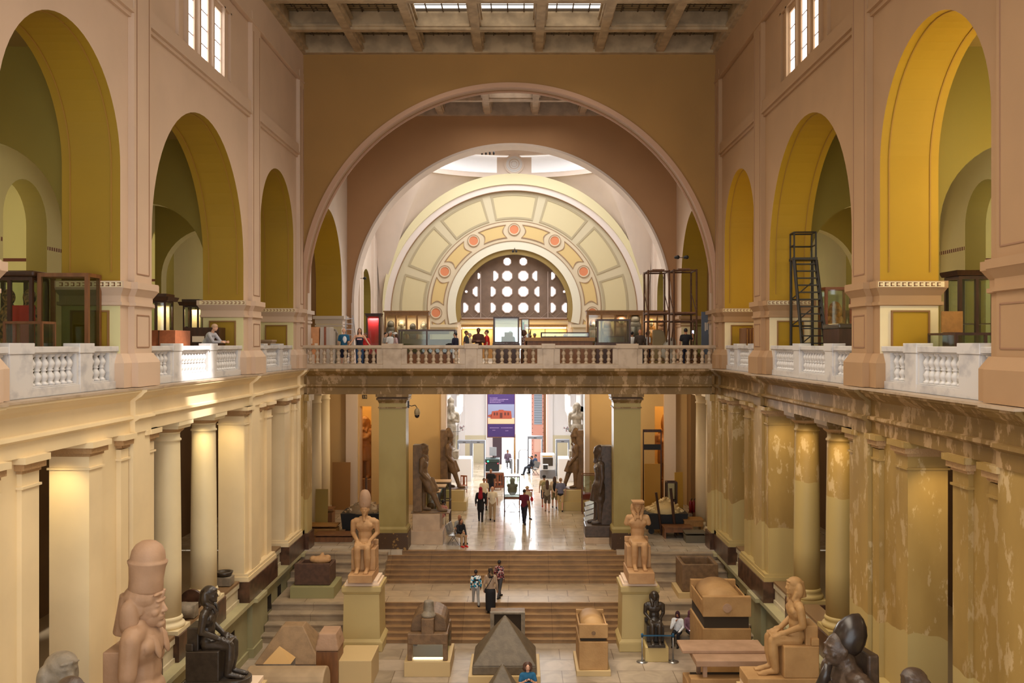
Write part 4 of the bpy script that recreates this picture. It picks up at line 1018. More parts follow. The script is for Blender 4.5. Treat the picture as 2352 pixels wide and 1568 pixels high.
# seated sandstone figure (right) and seated black figure (left)
pedestal('statue_pedestal', 'cream pedestal with a pale top board below the seated ochre figure with open lap', (7.55, 25.2, 0), 2.3, 1.15, 1.95, BOXC, top=PEDW)
o = thing('seated_statue', 'weathered ochre stone seated figure on a rough block seat, facing the aisle, right side', 'statue', (7.85, 25.2, 2.09), R(-90))
seated_fig(o, 1.5, 'wig', SANDO, base=(.66, 1.3, .2), beard=False, back=1.1)
pedestal('statue_pedestal', 'cream pedestal with a pale top board below the black seated figure, left side', (-7.55, 25.2, 0), 2.2, 1.2, 1.98, BOXC, top=PEDW)
o = thing('seated_statue', 'polished black stone seated king in a headcloth on a solid throne, left side', 'statue', (-7.85, 25.2, 2.12), R(90))
seated_fig(o, 1.42, 'nemes', BLACKST, base=(.62, 1.15, .12), beard=False, back=1.1, round_front=True)
# tops of statues at the bottom edge
def bust(o, s, m, k='nemes', vox=.035):
    B = MB(); B.smooth = True
    B.ell((0, 0, -.75 * s), .55 * s, .36 * s, .5 * s); B.cap((-.42 * s, 0, -.45 * s), (.42 * s, 0, -.45 * s), .2 * s); B.cap((0, 0, -.5 * s), (0, -.02, -.1 * s), .18 * s)
    for a in (-1, 1): B.cap((a * .55 * s, 0, -.5 * s), (a * .58 * s, .0, -1.1 * s), .16 * s, .13 * s)
    B.cap((0, 0, -.9 * s), (0, 0, -1.9 * s), .36 * s, .3 * s)
    head(B, (0, -.02, .12 * s), .33 * s, k, beard=False)
    B.build('figure', m, o, voxel=vox, smooth_it=2)
for (xp, yp, Y, m, lab, rz, s) in ((142, 1500, 17.0, GREYST, 'pale granite statue head and shoulders rising before the lit pillar, bottom left', 60, 1.0), (162, 1556, 15.8, DARKST, 'smaller dark statue head at the lower left, in front of the pale granite bust', 60, .75), (2098, 1536, 17.0, DARKST, 'dark statue head just rising at the lower right before the peeling wall', -60, .8)):
    z = pz(yp, Y) - .45 * s
    o = thing('statue', lab, 'statue', (px(xp, Y), Y, z), R(rz)); bust(o, s, m)
    B = MB(); B.cbox(0, 0, -z, .9 * s + .3, .9 * s + .2, z - 1.75 * s); B.build('plinth', BOXC, o)

# ---- sarcophagi, pyramid tops and blocks on the hall floor
def frustum_thing(name, lab, loc, w0, w1, h, m, rz=0, cat='pyramid top', plinth=None, edge=.0):
    o = thing(name, lab, cat, loc, rz)
    B = MB(); B.box(-w0 / 2, w0 / 2, -w0 / 2, w0 / 2, 0, edge + .001); B.box(-w0 / 2, w0 / 2, -w0 / 2, w0 / 2, edge, h, (w0 - w1) / 2, (w0 - w1) / 2)
    B.build('stone', m, o, bevel=.035)
    return o
PYR = mat('basalt_grey_brown', srgb(108, 94, 74), .5, noise=.25, nscale=5, bump=.2, bscale=18)
o = thing('pyramidion', 'large dark stone pyramid top on a low cream plinth, centre of the hall floor', 'pyramid top', (-.02, 31.0, .62))
B = MB(); B.box(-1.03, 1.03, -1.0, 1.0, 0, .28); B.box(-1.03, 1.03, -1.0, 1.0, .28, 1.62, 1.0, .97); B.build('stone', PYR, o, bevel=.05)
pedestal('display_plinth', 'low square cream plinth carrying the large dark pyramid top', (-.02, 31.0, 0), 2.3, 2.2, .62, BOXC)
o = thing('pyramidion', 'smaller dark pyramid top in front of the large one, cut by the bottom edge', 'pyramid top', (px(1154, 27.6), 27.6, .85)); B = MB(); B.box(-.5, .5, -.5, .5, 0, .1); B.box(-.5, .5, -.5, .5, .1, .95, .47, .47); B.build('stone', PYR, o, bevel=.03)
pedestal('display_plinth', 'cream plinth under the smaller dark pyramid top at the bottom edge', (px(1154, 27.6), 27.6, 0), 1.1, 1.1, .85, BOXC)
o = thing('pyramidion', 'broad pale brown pyramid top with a flat cut tip, below the left side steps', 'pyramid top', (px(676, 33.2), 33.2, .2))
B = MB(); B.box(-1.15, 1.15, -1.0, 1.0, 0, 1.12, .78, .72); B.build('stone', mat('granite_tan', srgb(156, 126, 92), .6, noise=.2, nscale=4, bump=.15), o, bevel=.03)
B = MB(); B.cbox(0, 0, -.2, 2.2, 1.9, .2); B.build('plinth', GREY, o)
o = thing('pyramidion', 'little pale yellow pyramid top in front of the flat-tipped one, left', 'pyramid top', (px(642, 31.6), 31.6, .55)); B = MB(); B.cbox(0, 0, -.55, .9, .7, .55); B.build('plinth', GREY, o); B = MB(); B.box(-.46, .46, -.35, .35, 0, .48, .45, .34); B.build('stone', mat('limestone_yellow', srgb(214, 172, 112), .7), o)
o = thing('sarcophagus', 'long grey half-round stone coffin lid lying crosswise at the lower left', 'sarcophagus', (px(662, 29.4), 29.4, 0))
B = MB(); pts = [(-.62, .0), (-.62, .55)] + [(-.62 * math.cos(R(a)), .55 + .55 * math.sin(R(a))) for a in range(15, 180, 15)] + [(.62, .55), (.62, 0)]; B.prism(pts, 'X', -1.25, 1.2); B.build('body', mat('limestone_grey', srgb(168, 142, 108), .6, noise=.15, nscale=2), o, bevel=.05)
B = MB(); B.cbox(0, 0, 0, 2.7, 1.5, .12); B.build('base', GREY, o)
o = thing('stone_block', 'pinkish weathered stone block with a rounded top beside the grey coffin', 'stone block', (px(752, 30.5), 30.9, 0))
B = MB(); B.cbox(0, 0, 1.25, .8, 1.1, .55, .12, .1); B.ell((0, 0, 1.6), .36, .48, .2); B.smooth = True; B.build('block', SANDP, o, voxel=.04, smooth_it=3)
B = MB(); B.cbox(0, 0, 0, .7, 1.0, 1.24); B.build('support', WOODM, o, bevel=.02)
pedestal('display_plinth', 'plain cream box plinth beside the pinkish stone block, in front of the crowned king pedestal', (px(820, 31.2), 31.4, 0), 1.15, 1.6, .88, BOXC)
# lion-shaped stand with an arched body on a lit glass base
o = thing('lion_bed', 'dark stone four-legged bed with an arched body and block head over lit glass', 'sculpture', (px(985, 32.2), 32.6, 0))
B = MB(); B.cbox(0, 0, 0, 1.55, 2.0, .5); B.build('plinth', BOXC, o, bevel=.01)
B = MB(); B.cbox(0, -.75, 1.05, 1.36, .3, .36); B.cbox(0, .75, 1.05, 1.36, .3, .36); B.cbox(0, 0, 1.1, 1.3, 1.6, .25); B.build('slab', BROWNG, o, bevel=.03)
B = MB(); pts = [(-.62, 0), (-.6, .28)] + [(-.6 * math.cos(R(a)), .28 + .4 * math.sin(R(a))) for a in range(15, 180, 15)] + [(.6, .28), (.62, 0)]
B.M = Matrix.Translation((0, 0, 1.35)); B.prism(pts, 'Y', -.45, .9); B.M = None; B.build('arched_body', BROWNG, o, bevel=.03)
B = MB(); B.cbox(0, -.66, 1.38, .42, .44, .52); B.build('neck_block', BROWNG, o, bevel=.02)
B = MB(); B.smooth = True; B.lathe([(.17, 1.85), (.2, 2.0), (.17, 2.35), (.16, 2.42)], (0, -.45, 0), 16); B.ell((0, -.55, 1.95), .26, .25, .12); B.build('head', GREYST, o, voxel=.03, smooth_it=1)
for x in (-.6, .6):
    for y in (-.8, .8): B = MB(); B.cbox(x, y, .5, .16, .16, .58); B.build('leg', BROWNG, o, bevel=.02)
B = MB(); B.box(-.5, .5, -.78, -.77, .52, 1.04); B.box(.62, .63, -.7, .7, .52, 1.04); B.build('glass_panel', GLASS, o)
B = MB(); B.box(-.5, .5, -.72, -.66, .51, .55); B.build('lamp_strip', mat('strip_warm', (1, 1, 1, 1), .5, emit=(1, .85, .6, 1), estr=6), o)
# box-shaped coffin with a vaulted lid (centre right)
def vaulted(o, w, l, h0, hl, m, gap=.1, end=True, lid_z=None, end_t=.14, mm=None):
    lz = lid_z or h0 + gap
    B = MB(); B.cbox(0, 0, .0, w, l, h0); B.build('coffin_box', m, o, bevel=.02)
    B = MB(); 
    B.cbox(0, 0, lz + .01, w - .03, l - .03, hl * .38); pts = [(-w * .42 * math.cos(R(a)), lz + hl * .38 + hl * .5 * math.sin(R(a))) for a in range(0, 181, 12)]
    B.smooth = True; B.prism(pts, 'Y', -l / 2 + end_t, l / 2 - end_t); B.smooth = False
    B.build('vaulted_lid', mm or m, o)
    if end:
        for y in (-l / 2, l / 2 - end_t): B = MB(); B.box(-w / 2, w / 2, y, y + end_t, lz, lz + hl * .75); B.build('end_board', m, o, bevel=.015)
        for x in (-w / 2, w / 2 - .06): B = MB(); B.box(x + .004, x + .056, -l / 2 + end_t, l / 2 - end_t, lz + hl * .38, lz + hl * .55); B.build('rim', m, o)
o = thing('sarcophagus', 'narrow sandstone coffin with a vaulted lid, right of the central pyramid top', 'sarcophagus', (px(1359, 32.6), 32.7, .18)); vaulted(o, .98, 1.9, .95, .62, SANDO, gap=.12)
B = MB(); B.cbox(0, 0, .95, .85, 1.7, .12); B.build('support_gap_shade', DARK, o)  # dark block under the lid, shade of the gap given as colour
B = MB(); B.cbox(0, 0, -.18, 1.16, 2.1, .18); B.build('plinth', BOXC, o, bevel=.01)
B = MB(); B.lathe([(.07, -.02), (.07, .02)], (0, -.95, 1.25), 16, 'Y'); B.build('boss', BROWNG, o)
o = thing('sarcophagus', 'very large sandstone coffin with a raised vaulted lid and end boards, right of the stairs', 'sarcophagus', (7.45, 32.9, 0)); vaulted(o, 1.62, 2.5, 1.6, .9, SANDO, gap=.36, end_t=.2, lid_z=2.0)
B = MB(); B.cbox(0, 0, 1.6, 1.5, 2.3, .38); B.build('support_gap_shade', DARK, o)  # supports and the black gap in one block, its shade painted dark
B = MB(); B.lathe([(.15, -.03), (.15, .03)], (0, -1.25, 2.3), 18, 'Y'); B.build('boss', SANDP, o)
# slabs and open coffin stacked at the lower right
o = thing('sarcophagus', 'open pinkish stone coffin with its thick flat lid propped above on blocks, lower right', 'sarcophagus', (6.75, 28.6, 0))
B = MB(); B.box(-1.2, 1.35, -.75, .75, 0, .95); B.build('coffin_box', SANDO, o, bevel=.02)
B = MB(); B.box(-1.2, 1.4, -.7, -.3, .95, 1.25); B.build('front_edge', SANDO, o, bevel=.02)
B = MB(); B.box(-1.05, 1.6, -.75, .65, 1.62, 1.8); B.box(-1.35, 1.2, -.1, .95, 1.8, 1.9); B.build('lid_slab', SANDP, o, bevel=.02)
for x in (-.75, 1.0): 
    for y in (-.5, .5): B = MB(); B.cbox(x, y, .9, .12, .12, .75); B.build('prop', SANDP, o)
B = MB(); B.box(-1.0, 1.3, -.25, .6, .955, 1.0); B.build('hollow_shade_sheet', DARK, o)  # dark sheet on the solid box, painted shade of an open inside
o = thing('sarcophagus', 'pale stone coffin slab with a grey tapered block on it, nearest at the bottom right', 'sarcophagus', (6.75, 26.7, 0))
B = MB(); B.box(-1.0, .45, -.5, .5, 0, .9); B.build('coffin_box', SANDO, o, bevel=.02)
B = MB(); B.box(-.6, .5, -.5, .45, .9, 1.12, .1, .05); B.build('lid_slab', SANDP, o, bevel=.02)
o = thing('sarcophagus', 'dark rounded open stone tub on a cream base, on the right landing', 'sarcophagus', (px(1601, 38.3), 38.4, 1.05))
B = MB(); B.cbox(0, 0, 0, 1.8, 1.9, .22); B.build('plinth', BOXC, o)
B = MB(); w, l, h = 1.45, 1.6, 1.1
for (a, b, c_, d) in ((-w / 2, w / 2, -l / 2, -l / 2 + .14), (-w / 2, w / 2, l / 2 - .14, l / 2), (-w / 2, -w / 2 + .14, -l / 2, l / 2), (w / 2 - .14, w / 2, -l / 2, l / 2)): B.box(a, b, c_, d, .22, .22 + h)
B.box(-w / 2, w / 2, -l / 2, l / 2, .22, .4); B.smooth = True; B.build('tub', BROWNG, o, voxel=.04, smooth_it=2)
o = thing('sarcophagus', 'brown stone coffin on a green-grey base, a torso resting in it, left landing', 'sarcophagus', (px(727, 38.3), 38.3, 1.05))
B = MB(); B.cbox(0, 0, 0, 1.75, 1.7, .46); B.build('plinth', mat('plinth_green', srgb(150, 142, 96), .6), o, bevel=.01)
B = MB(); B.cbox(-.05, -.55, .48, 1.4, .14, .85); B.cbox(-.05, 0, .48, 1.4, 1.2, .3); B.cbox(-.68, 0, .48, .14, 1.2, .75); B.cbox(.6, 0, .48, .14, 1.2, .75); B.cbox(-.05, .6, .48, 1.4, .12, .75); B.build('coffin_box', mat('coffin_reddish', srgb(92, 62, 44), .6, noise=.3, nscale=6), o, bevel=.02)
o = thing('stone_torso', 'broken pale stone torso fragment lying on the brown coffin, left landing', 'statue fragment', (px(738, 38.3), 38.2, 2.3))
B = MB(); B.smooth = True; B.ell((0, 0, .12), .42, .3, .17); B.ell((.25, .05, .2), .16, .2, .12); B.ell((-.3, 0, .15), .16, .16, .14); B.cap((0, 0, .2), (.05, .1, .34), .1, .07); B.build('torso', SAND, o, voxel=.03, smooth_it=2)
# stone false door / frame behind the pyramid top
o = thing('stone_shrine', 'dark recessed stone shrine with a pale rim, standing behind the large pyramid top', 'stone shrine', (px(1166, 33.6), 33.7, 0))
B = MB(); B.box(-.62, .62, -.05, .5, 0, 1.6); B.build('shrine', BROWNG, o, bevel=.01)
B = MB(); B.box(-.62, -.48, -.2, 0, .6, 1.56); B.box(.48, .62, -.2, 0, .6, 1.56); B.box(-.62, .62, -.2, 0, 1.56, 1.62); B.box(-.62, .62, -.2, 0, .5, .6); B.build('rim', GREYST, o)
B = MB(); B.box(-.48, .48, -.07, -.05, .6, 1.56); B.build('niche_shade_sheet', DARK, o)  # dark sheet at the back of the niche, its shade painted on
# little things on the left parapet ledge
for (xp, yp, Y, kind, lab) in ((520, 1305, 33.2, 'bowl', 'small black stone bowl on a grey block, on the ledge by the left pier'), (462, 1352, 29.1, 'disc', 'round dark grinding stone leaning on the ledge between the two left columns'), (444, 1400, 28.4, 'rock', 'rough grey rock on the ledge between the left columns'), (1805, 1325, 31.6, 'block', 'rounded pinkish stone block behind the right pier, beside the peeling column')):
    x = px(xp, Y); sgn = -1 if x < 0 else 1; z = EF + .82
    o = thing('stone_' + kind, lab, 'stone object', (sgn * (WX + (.45 if kind != 'block' else 1.9)), Y if kind != 'bowl' else 32.3, z if kind != 'block' else EF))
    B = MB()
    if kind == 'bowl': B.cbox(0, 0, 0, .55, .5, .3); B.build('block', GREYST, o, bevel=.02); B = MB(); B.lathe([(.2, .3), (.26, .36), (.3, .46), (.22, .46), (.2, .4)]); B.build('bowl', BLACKST, o)
    elif kind == 'disc': B.lathe([(.34, -.06), (.34, .06)], (0, 0, .34), 24, 'Y'); B.build('disc', BROWNST, o)
    elif kind == 'rock': B.smooth = True; B.ell((0, 0, .22), .4, .3, .26); B.cbox(.1, .1, 0, .5, .4, .4); B.build('rock', GREYST, o, voxel=.05, smooth_it=1)
    else: B.smooth = True; B.cbox(.2, -.2, 0, .7, 1.1, 1.7); B.build('block', SANDP, o, voxel=.06, smooth_it=4)

# ---- entrance passage: colossi, cases, security
pedestal('statue_pedestal', 'two-step marble pedestal left of the passage steps, a striding brown statue on it', (px(982, 43.4), 43.4, EF), 1.25, 1.3, 1.35, PEDM, 'stepped')
o = thing('standing_statue', 'brown striding statue with back pillar, facing right, nearest on the left of the passage', 'statue', (px(972, 43.4), 43.4, EF + 1.35), R(90)); standing_fig(o, 1.72, 'nemes', BROWNG, .45, 'kilt', voxel=.035, base_h=.02, pillar_h=1.78)
pedestal('statue_pedestal', 'low pale marble base right of the passage steps, under the tall dark slender statue', (px(1374, 43.3), 43.3, EF), 1.25, 1.2, .3, PEDM)
o = thing('standing_statue', 'tall dark slender stone figure on a rounded base, nearest on the right of the passage', 'statue', (px(1378, 43.3), 43.3, EF + .3), R(-90)); standing_fig(o, 2.0, 'wig', DARKST, .08, 'down', voxel=.038, base_h=.26, pillar_h=1.8)
for s_, xp in ((-1, 1030), (1, 1322)):
    pedestal('statue_pedestal', 'pale stone pedestal at the %s, under the bigger crowned brown statue of the passage' % ('left' if s_ < 0 else 'right'), (px(1039 if s_ < 0 else 1316, 52), 52.0, EF), 1.35, 1.3, 1.1, PEDC, 'stepped')
    o = thing('standing_statue', 'tall crowned brown statue, %s side of the inner passage opening' % ('left' if s_ < 0 else 'right'), 'statue', (px(xp, 52), 52.1, EF + 1.1), R(-90 * s_))
    standing_fig(o, 1.68, 'plain', BROWNG, .35, 'kilt', voxel=.035, base_h=.02, pillar_h=1.9, beard=True)
    B = MB(); h = .2; B.smooth = False; B.lathe([(.26, 2.82), (.3, 2.9), (.22, 3.1), (.12, 3.32), (.04, 3.36)], (0, 0, 0), 18); B.build('crown', BROWNG, o)
pedestal('statue_pedestal', 'white block under a grey base and pale crowned figure, far left bright hall', (px(1042, 62), 63, EF), 2.3, 1.6, 1.5, WHITEW)
o = thing('standing_statue', 'pale grey standing figure with an elaborate plumed crown, far left of the bright hall', 'statue', (px(1034, 62), 62.6, EF + 1.5)); standing_fig(o, 1.75, 'atef', GREYST, .05, 'crossed', voxel=.04, base_h=.3, pillar_h=1.5)
pedestal('statue_pedestal', 'white stepped block at the far right of the bright hall, a pale statue on it', (px(1318, 62), 63, EF), 2.0, 1.6, 1.5, WHITEW)
o = thing('standing_statue', 'pale grey broad-shouldered statue, far right of the bright hall', 'statue', (px(1326, 62), 62.6, EF + 1.5)); standing_fig(o, 1.75, 'wig', GREYST, .05, 'down', voxel=.04, base_h=.3, pillar_h=1.5)
# statues in the little side rooms
o = thing('standing_statue', 'brown mummy-shaped king behind the narrow left doorway', 'statue', (px(838, 55.5), 55.5, EF)); standing_fig(o, 2.0, 'nemes', mat('doorway_stone', srgb(176, 128, 76), .6), .0, 'crossed', voxel=.04, base_h=.6)
o = thing('standing_statue', 'pale mummy-shaped king with a tall crown behind the narrow right doorway', 'statue', (px(1526, 55.5), 55.5, EF)); standing_fig(o, 1.85, 'white_crown', MATS['doorway_stone'], .0, 'crossed', voxel=.04, base_h=.6)

def glass_case(label, loc, w, d, h, z0=.0, leg=0, frame=WOOD, glass=GLASS, t=.05, rz=0, base=None, name='display_case', mull=0, cat='display case', shelf=False):
    o = thing(name, label, cat, loc, rz)
    B = MB(); 
    for x in (-w / 2, w / 2 - t):
        for y in (-d / 2, d / 2 - t): B.box(x, x + t, y, y + t, z0, z0 + h)
    for z in (z0 + .002, z0 + h - t + .002):
        for x in (-w / 2 + .002, w / 2 - t + .002): B.box(x, x + t - .004, -d / 2 + t, d / 2 - t, z, z + t)
        for y in (-d / 2 + .003, d / 2 - t + .003): B.box(-w / 2 + t, w / 2 - t, y, y + t - .006, z, z + t)
    for k in range(1, mull + 1):
        xm = -w / 2 + w * k / (mull + 1)
        for y in (-d / 2, d / 2 - t): B.box(xm - t / 2, xm + t / 2, y, y + t, z0, z0 + h)
    B.build('frame', frame, o)
    g = .01
    B = MB(); B.box(-w / 2 + g, w / 2 - g, -d / 2 + g + .01, -d / 2 + g + .015, z0 + t, z0 + h - t); B.build('glass_pane', glass, o)
    B = MB(); B.box(-w / 2 + g, w / 2 - g, d / 2 - g - .015, d / 2 - g - .01, z0 + t, z0 + h - t); B.build('glass_pane', glass, o)
    for x in (-w / 2 + g, w / 2 - g - .005): B = MB(); B.box(x, x + .005, -d / 2 + t, d / 2 - t, z0 + t, z0 + h - t); B.build('glass_pane', glass, o)
    if z0 and base: B = MB(); B.box(-w / 2 - .03, w / 2 + .03, -d / 2 - .03, d / 2 + .03, 0, z0); B.build('base_cabinet', base, o, bevel=.01)
    if leg:
        for x in (-w / 2 + .03, w / 2 - .03):
            for y in (-d / 2 + .03, d / 2 - .03): B = MB(); B.box(x - .03, x + .03, y - .03, y + .03, 0, z0); B.build('leg', frame, o)
    if shelf: B = MB(); B.box(-w / 2 + t, w / 2 - t, -d / 2 + t, d / 2 - t, z0 + h * .5, z0 + h * .5 + .03); B.build('shelf', frame, o)
    return o
o = glass_case('tall glass case on legs in the middle of the passage, a pale stone torso inside', (px(1176, 49.9), 49.9, EF), .86, .8, 1.12, z0=1.0, leg=1)
B = MB(); B.box(-.43, .43, -.4, .4, .9, 1.02); B.build('floor_board', WOODM, o)
B = MB(); B.tube((-.4, -.38, .2), (.0, -.38, .85), .018); B.tube((.4, -.38, .2), (0, -.38, .85), .018); B.tube((-.4, -.38, .25), (.4, -.38, .25), .018); B.build('brace', WOOD, o)
B = MB(); B.box(-.4, .4, -.36, .36, 2.1, 2.14); B.build('top_light', mat('case_light', (1, 1, 1, 1), .5, emit=(1, 1, 1, 1), estr=1.2), o)
o = thing('stone_torso', 'pale headless stone torso inside the tall passage glass case', 'statue fragment', (px(1177, 49.9), 49.9, EF + 1.03)); B = MB(); B.smooth = True; B.ell((0, 0, .35), .27, .16, .33); B.cap((-.2, 0, .55), (.2, 0, .55), .1); B.cap((0, 0, .6), (0, 0, .85), .1, .13); B.build('torso', GREYST, o, voxel=.025, smooth_it=2)
for i, (xp, Y) in enumerate(((990, 44.6), (1003, 46.2), (1016, 47.8))):
    lab = ['dark-framed glass case on legs, nearest behind the striding statue', 'dark-framed glass case on legs, middle one of the row behind the striding statue', 'dark-framed glass case on legs, farthest of the row, before the crowned statue'][i]
    o = glass_case(lab, (px(xp, Y), Y, EF), .85, .8, .95, z0=1.15, leg=1, base=None)
    o['group'] = 'glass cases on legs along the left wall of the passage'
    B = MB(); B.cbox(0, 0, 2.1, .92, .86, .05); B.build('lid', mat('lid_pale', srgb(196, 160, 112), .5), o)
    B = MB(); B.smooth = True; B.ell((0, 0, 1.4), .2, .15, .2); B.cap((0, 0, 1.5), (.05, 0, 1.75), .08, .1); B.build('mount', WOODM, o)
for i, (Y) in enumerate((44.4, 45.8, 47.2, 48.6)):
    lab = ['slanted desk case beside the dark slender statue, nearest', 'second slanted desk case behind the dark slender statue', 'third slanted desk case along the right passage wall', 'slanted desk case farthest in, beside the taller vitrine'][i]
    o = thing('desk_case', lab, 'display case', (px(1366, Y) if i < 3 else px(1366, Y), Y, EF), 0, 'slanted desk cases along the right wall of the passage')
    B = MB(); B.prism([(-.5, .8), (.5, 1.1), (.5, .75), (-.5, .7)], 'Y', -.55, .55); B.build('desk', WOOD, o)
    B = MB(); B.prism([(-.48, .83), (.48, 1.13), (.48, 1.11), (-.48, .81)], 'Y', -.5, .5); B.build('glass_pane', mat('desk_glass', srgb(200, 210, 220), .08), o)
    for x in (-.44, .44):
        for y in (-.48, .48): B = MB(); B.box(x - .03, x + .03, y - .03, y + .03, 0, .8); B.build('leg', WOOD, o)
o = glass_case('brown vitrine with small carved figures inside, by the right passage wall', (px(1353, 50.2), 50.6, EF), .75, .7, 1.35, z0=.75, leg=1, frame=WOODM)
B = MB(); B.cbox(0, 0, .76, .66, .6, .3); B.build('red_box', mat('red_brown', srgb(150, 50, 26), .5), o)
B = MB(); B.cap((-.2, 0, 1.1), (-.2, 0, 1.35), .05); B.cap((.15, 0, 1.1), (.12, 0, 1.6), .06, .04); B.ell((.12, 0, 1.68), .05, .05, .06); B.build('figurines', SAND, o)
# security equipment
def gate(lab, xp, Y, w=.85, h=2.15):
    o = thing('metal_detector', lab, 'security gate', (px(xp, Y), Y, EF))
    for x in (-w / 2, w / 2 - .1): B = MB(); B.box(x, x + .1, -.3, .3, 0, h); B.build('side_panel', mat('gate_grey', srgb(120, 122, 128), .4), o, bevel=.01)
    B = MB(); B.box(-w / 2, w / 2, -.28, .28, h, h + .2); B.build('header', MATS['gate_grey'], o, bevel=.01)
    B = MB(); B.box(-.1, .1, -.29, -.28, h + .06, h + .1); B.build('indicator', BLACKM, o)
gate('grey walk-through metal detector, left one of the joined pair at the far left', 1067, 64.5, .95, 2.3)
gate('grey walk-through metal detector, right one of the joined pair, a green light on it', 1099, 64.5, .95, 2.3)
gate('grey walk-through metal detector in front of the bright doorway beside the open door leaf', 1229, 67.5, 1.1, 2.3)
gate('grey walk-through metal detector at the far right, behind the belt post', 1292, 65.0, .95, 2.3)
o = thing('baggage_scanner', 'dark baggage scanner with green and red lights standing on the wooden desk', 'scanner', (px(1131, 60), 60.2, EF + 1.0))
B = MB(); B.cbox(0, 0, 0, .86, .9, .58); B.build('housing', mat('scanner_dark', srgb(40, 50, 52), .4), o, bevel=.02)
B = MB(); B.cbox(0, 0, .58, .9, .95, .2); B.build('top', mat('scanner_teal', srgb(60, 80, 78), .4), o, bevel=.02)
B = MB(); B.ell((-.27, -.5, .64), .05, .03, .05); B.build('green_lamp', mat('green_lamp', (0, .6, .1, 1), .4, emit=(.05, 1, .3, 1), estr=4), o)
for x in (-.38, .36): B = MB(); B.ell((x, -.48, .5), .03, .02, .03); B.build('red_lamp', mat('red_lamp', (.8, .05, .02, 1), .4, emit=(1, .05, .1, 1), estr=3), o)
o = thing('monitor', 'pale flat screen on top of the dark baggage scanner', 'monitor', (px(1132, 60), 60.3, EF + 1.79), R(-28)); B = MB(); B.cbox(0, 0, .14, .5, .04, .55); B.build('screen', mat('screen_pale', srgb(190, 200, 215), .3), o); B = MB(); B.cbox(0, 0, 0, .3, .2, .03); B.cbox(0, .02, 0, .05, .04, .3); B.build('stand', BLACKM, o)
o = thing('desk', 'brown wooden security desk with panelled front, in front of the left gates', 'desk', (px(1137, 60), 59.9, EF)); B = MB(); B.cbox(0, 0, 0, 1.15, .9, .95); B.build('body', WOODR, o, bevel=.01)
B = MB(); B.cbox(0, 0, .95, 1.25, 1.0, .05); B.build('top', mat('desk_top_pale', srgb(200, 195, 195), .3), o)
for x in (-.36, 0, .36): B = MB(); B.box(x - .13, x + .13, -.46, -.45, .15, .8); B.build('panel', WOOD, o)
o = thing('baggage_scanner', 'big white and grey baggage scanner with a small monitor, right of the seated guards', 'scanner', (px(1258, 64), 64.2, EF))
B = MB(); B.cbox(0, 0, .55, .95, 1.2, 1.05); B.build('housing', mat('scanner_white', srgb(208, 206, 206), .4), o, bevel=.03)
B = MB(); B.cbox(0, 0, 0, 1.05, 1.3, .55); B.build('base', mat('scanner_grey', srgb(110, 106, 106), .5), o, bevel=.03)
B = MB(); B.box(-.34, .34, -.63, -.6, .85, 1.4); B.build('tunnel_shade_panel', DARK, o)  # dark panel on the closed housing, painted shade of the tunnel mouth
B = MB(); B.box(-.36, .02, -.9, -.62, .6, .98); B.build('small_monitor', MATS['scanner_white'], o, bevel=.01); B = MB(); B.box(-.32, -.02, -.91, -.9, .66, .94); B.build('monitor_screen', BLACKM, o)
B = MB(); B.box(-.35, .3, -.61, -.6, 1.45, 1.52); B.build('label_strip', mat('label_ochre', srgb(180, 140, 60), .5), o)
def chair(lab, x, Y, rz, z=EF):
    o = thing('wooden_chair', lab, 'chair', (x, Y, z), R(rz))
    B = MB(); B.cbox(0, 0, .43, .46, .44, .04); B.build('seat', WOODR, o)
    for sx in (-.2, .2):
        B = MB(); B.box(sx - .02, sx + .02, -.21, -.17, 0, .43); B.build('leg', WOODR, o); B = MB(); B.box(sx - .02, sx + .02, .17, .21, 0, 1.0); B.build('leg', WOODR, o)
    B = MB(); B.box(-.07, .07, .17, .2, .47, .98); B.box(-.22, .22, .17, .21, .95, 1.04); B.build('backrest', WOODR, o)
chair('reddish wooden chair with a splat back near the crowned statue, left of the passage', px(1062, 57.5), 57.5, -25)
chair('reddish wooden chair pushed against the wooden security desk', px(1143, 58.7), 58.7, 180)
# banner, door, fans, camera
o = thing('exhibition_banner', 'tall violet hanging banner with a photo of a reddish carved chest, beside the doorway', 'banner', (px(1151, 66), 66.0, 0))
zt, zb = GF - .35, pz(1003, 66); H_ = pz(907, 66)
B = MB(); B.box(-.95, .95, -.02, .02, zb, zt); B.build('cloth', mat('banner_violet', srgb(58, 34, 92), .7), o)
B = MB(); B.box(-.99, -.95, -.03, .03, zb - .05, zt); B.box(.95, .99, -.03, .03, zb - .05, zt); B.box(-.99, .99, -.03, .03, zb - .05, zb); B.build('frame', WOODM, o)
za, zm = pz(973, 66), pz(928, 66)
B = MB(); B.box(-.93, .93, -.028, -.021, za, zm); B.build('photo_sky', mat('banner_sky', srgb(128, 132, 160), .7), o)
B = MB(); B.box(-.93, .93, -.034, -.029, za, za + .42); B.build('photo_ground', mat('banner_sand', srgb(216, 176, 140), .7), o)
B = MB(); B.prism([(-.75, za + .36), (.75, za + .36), (.7, za + .9), (.2, za + .93), (.15, za + .99), (-.15, za + .99), (-.2, za + .93), (-.64, za + .88)], 'Y', -.045, -.035); B.prism([(-.93, za + .52), (-.7, za + .45), (-.66, za + .68), (-.9, za + .62)], 'Y', -.045, -.035); B.build('photo_chest', mat('banner_chest', srgb(150, 66, 44), .7), o)
B = MB()
for x in (-.46, -.28, .28, .5): B.box(x - .055, x + .055, -.05, -.046, za + .6, za + .8)
B.box(-.09, .09, -.05, -.046, za + .42, za + .78); B.build('photo_windows', mat('banner_dark', srgb(84, 34, 26), .7), o)
B = MB(); rnd = random.Random(3)
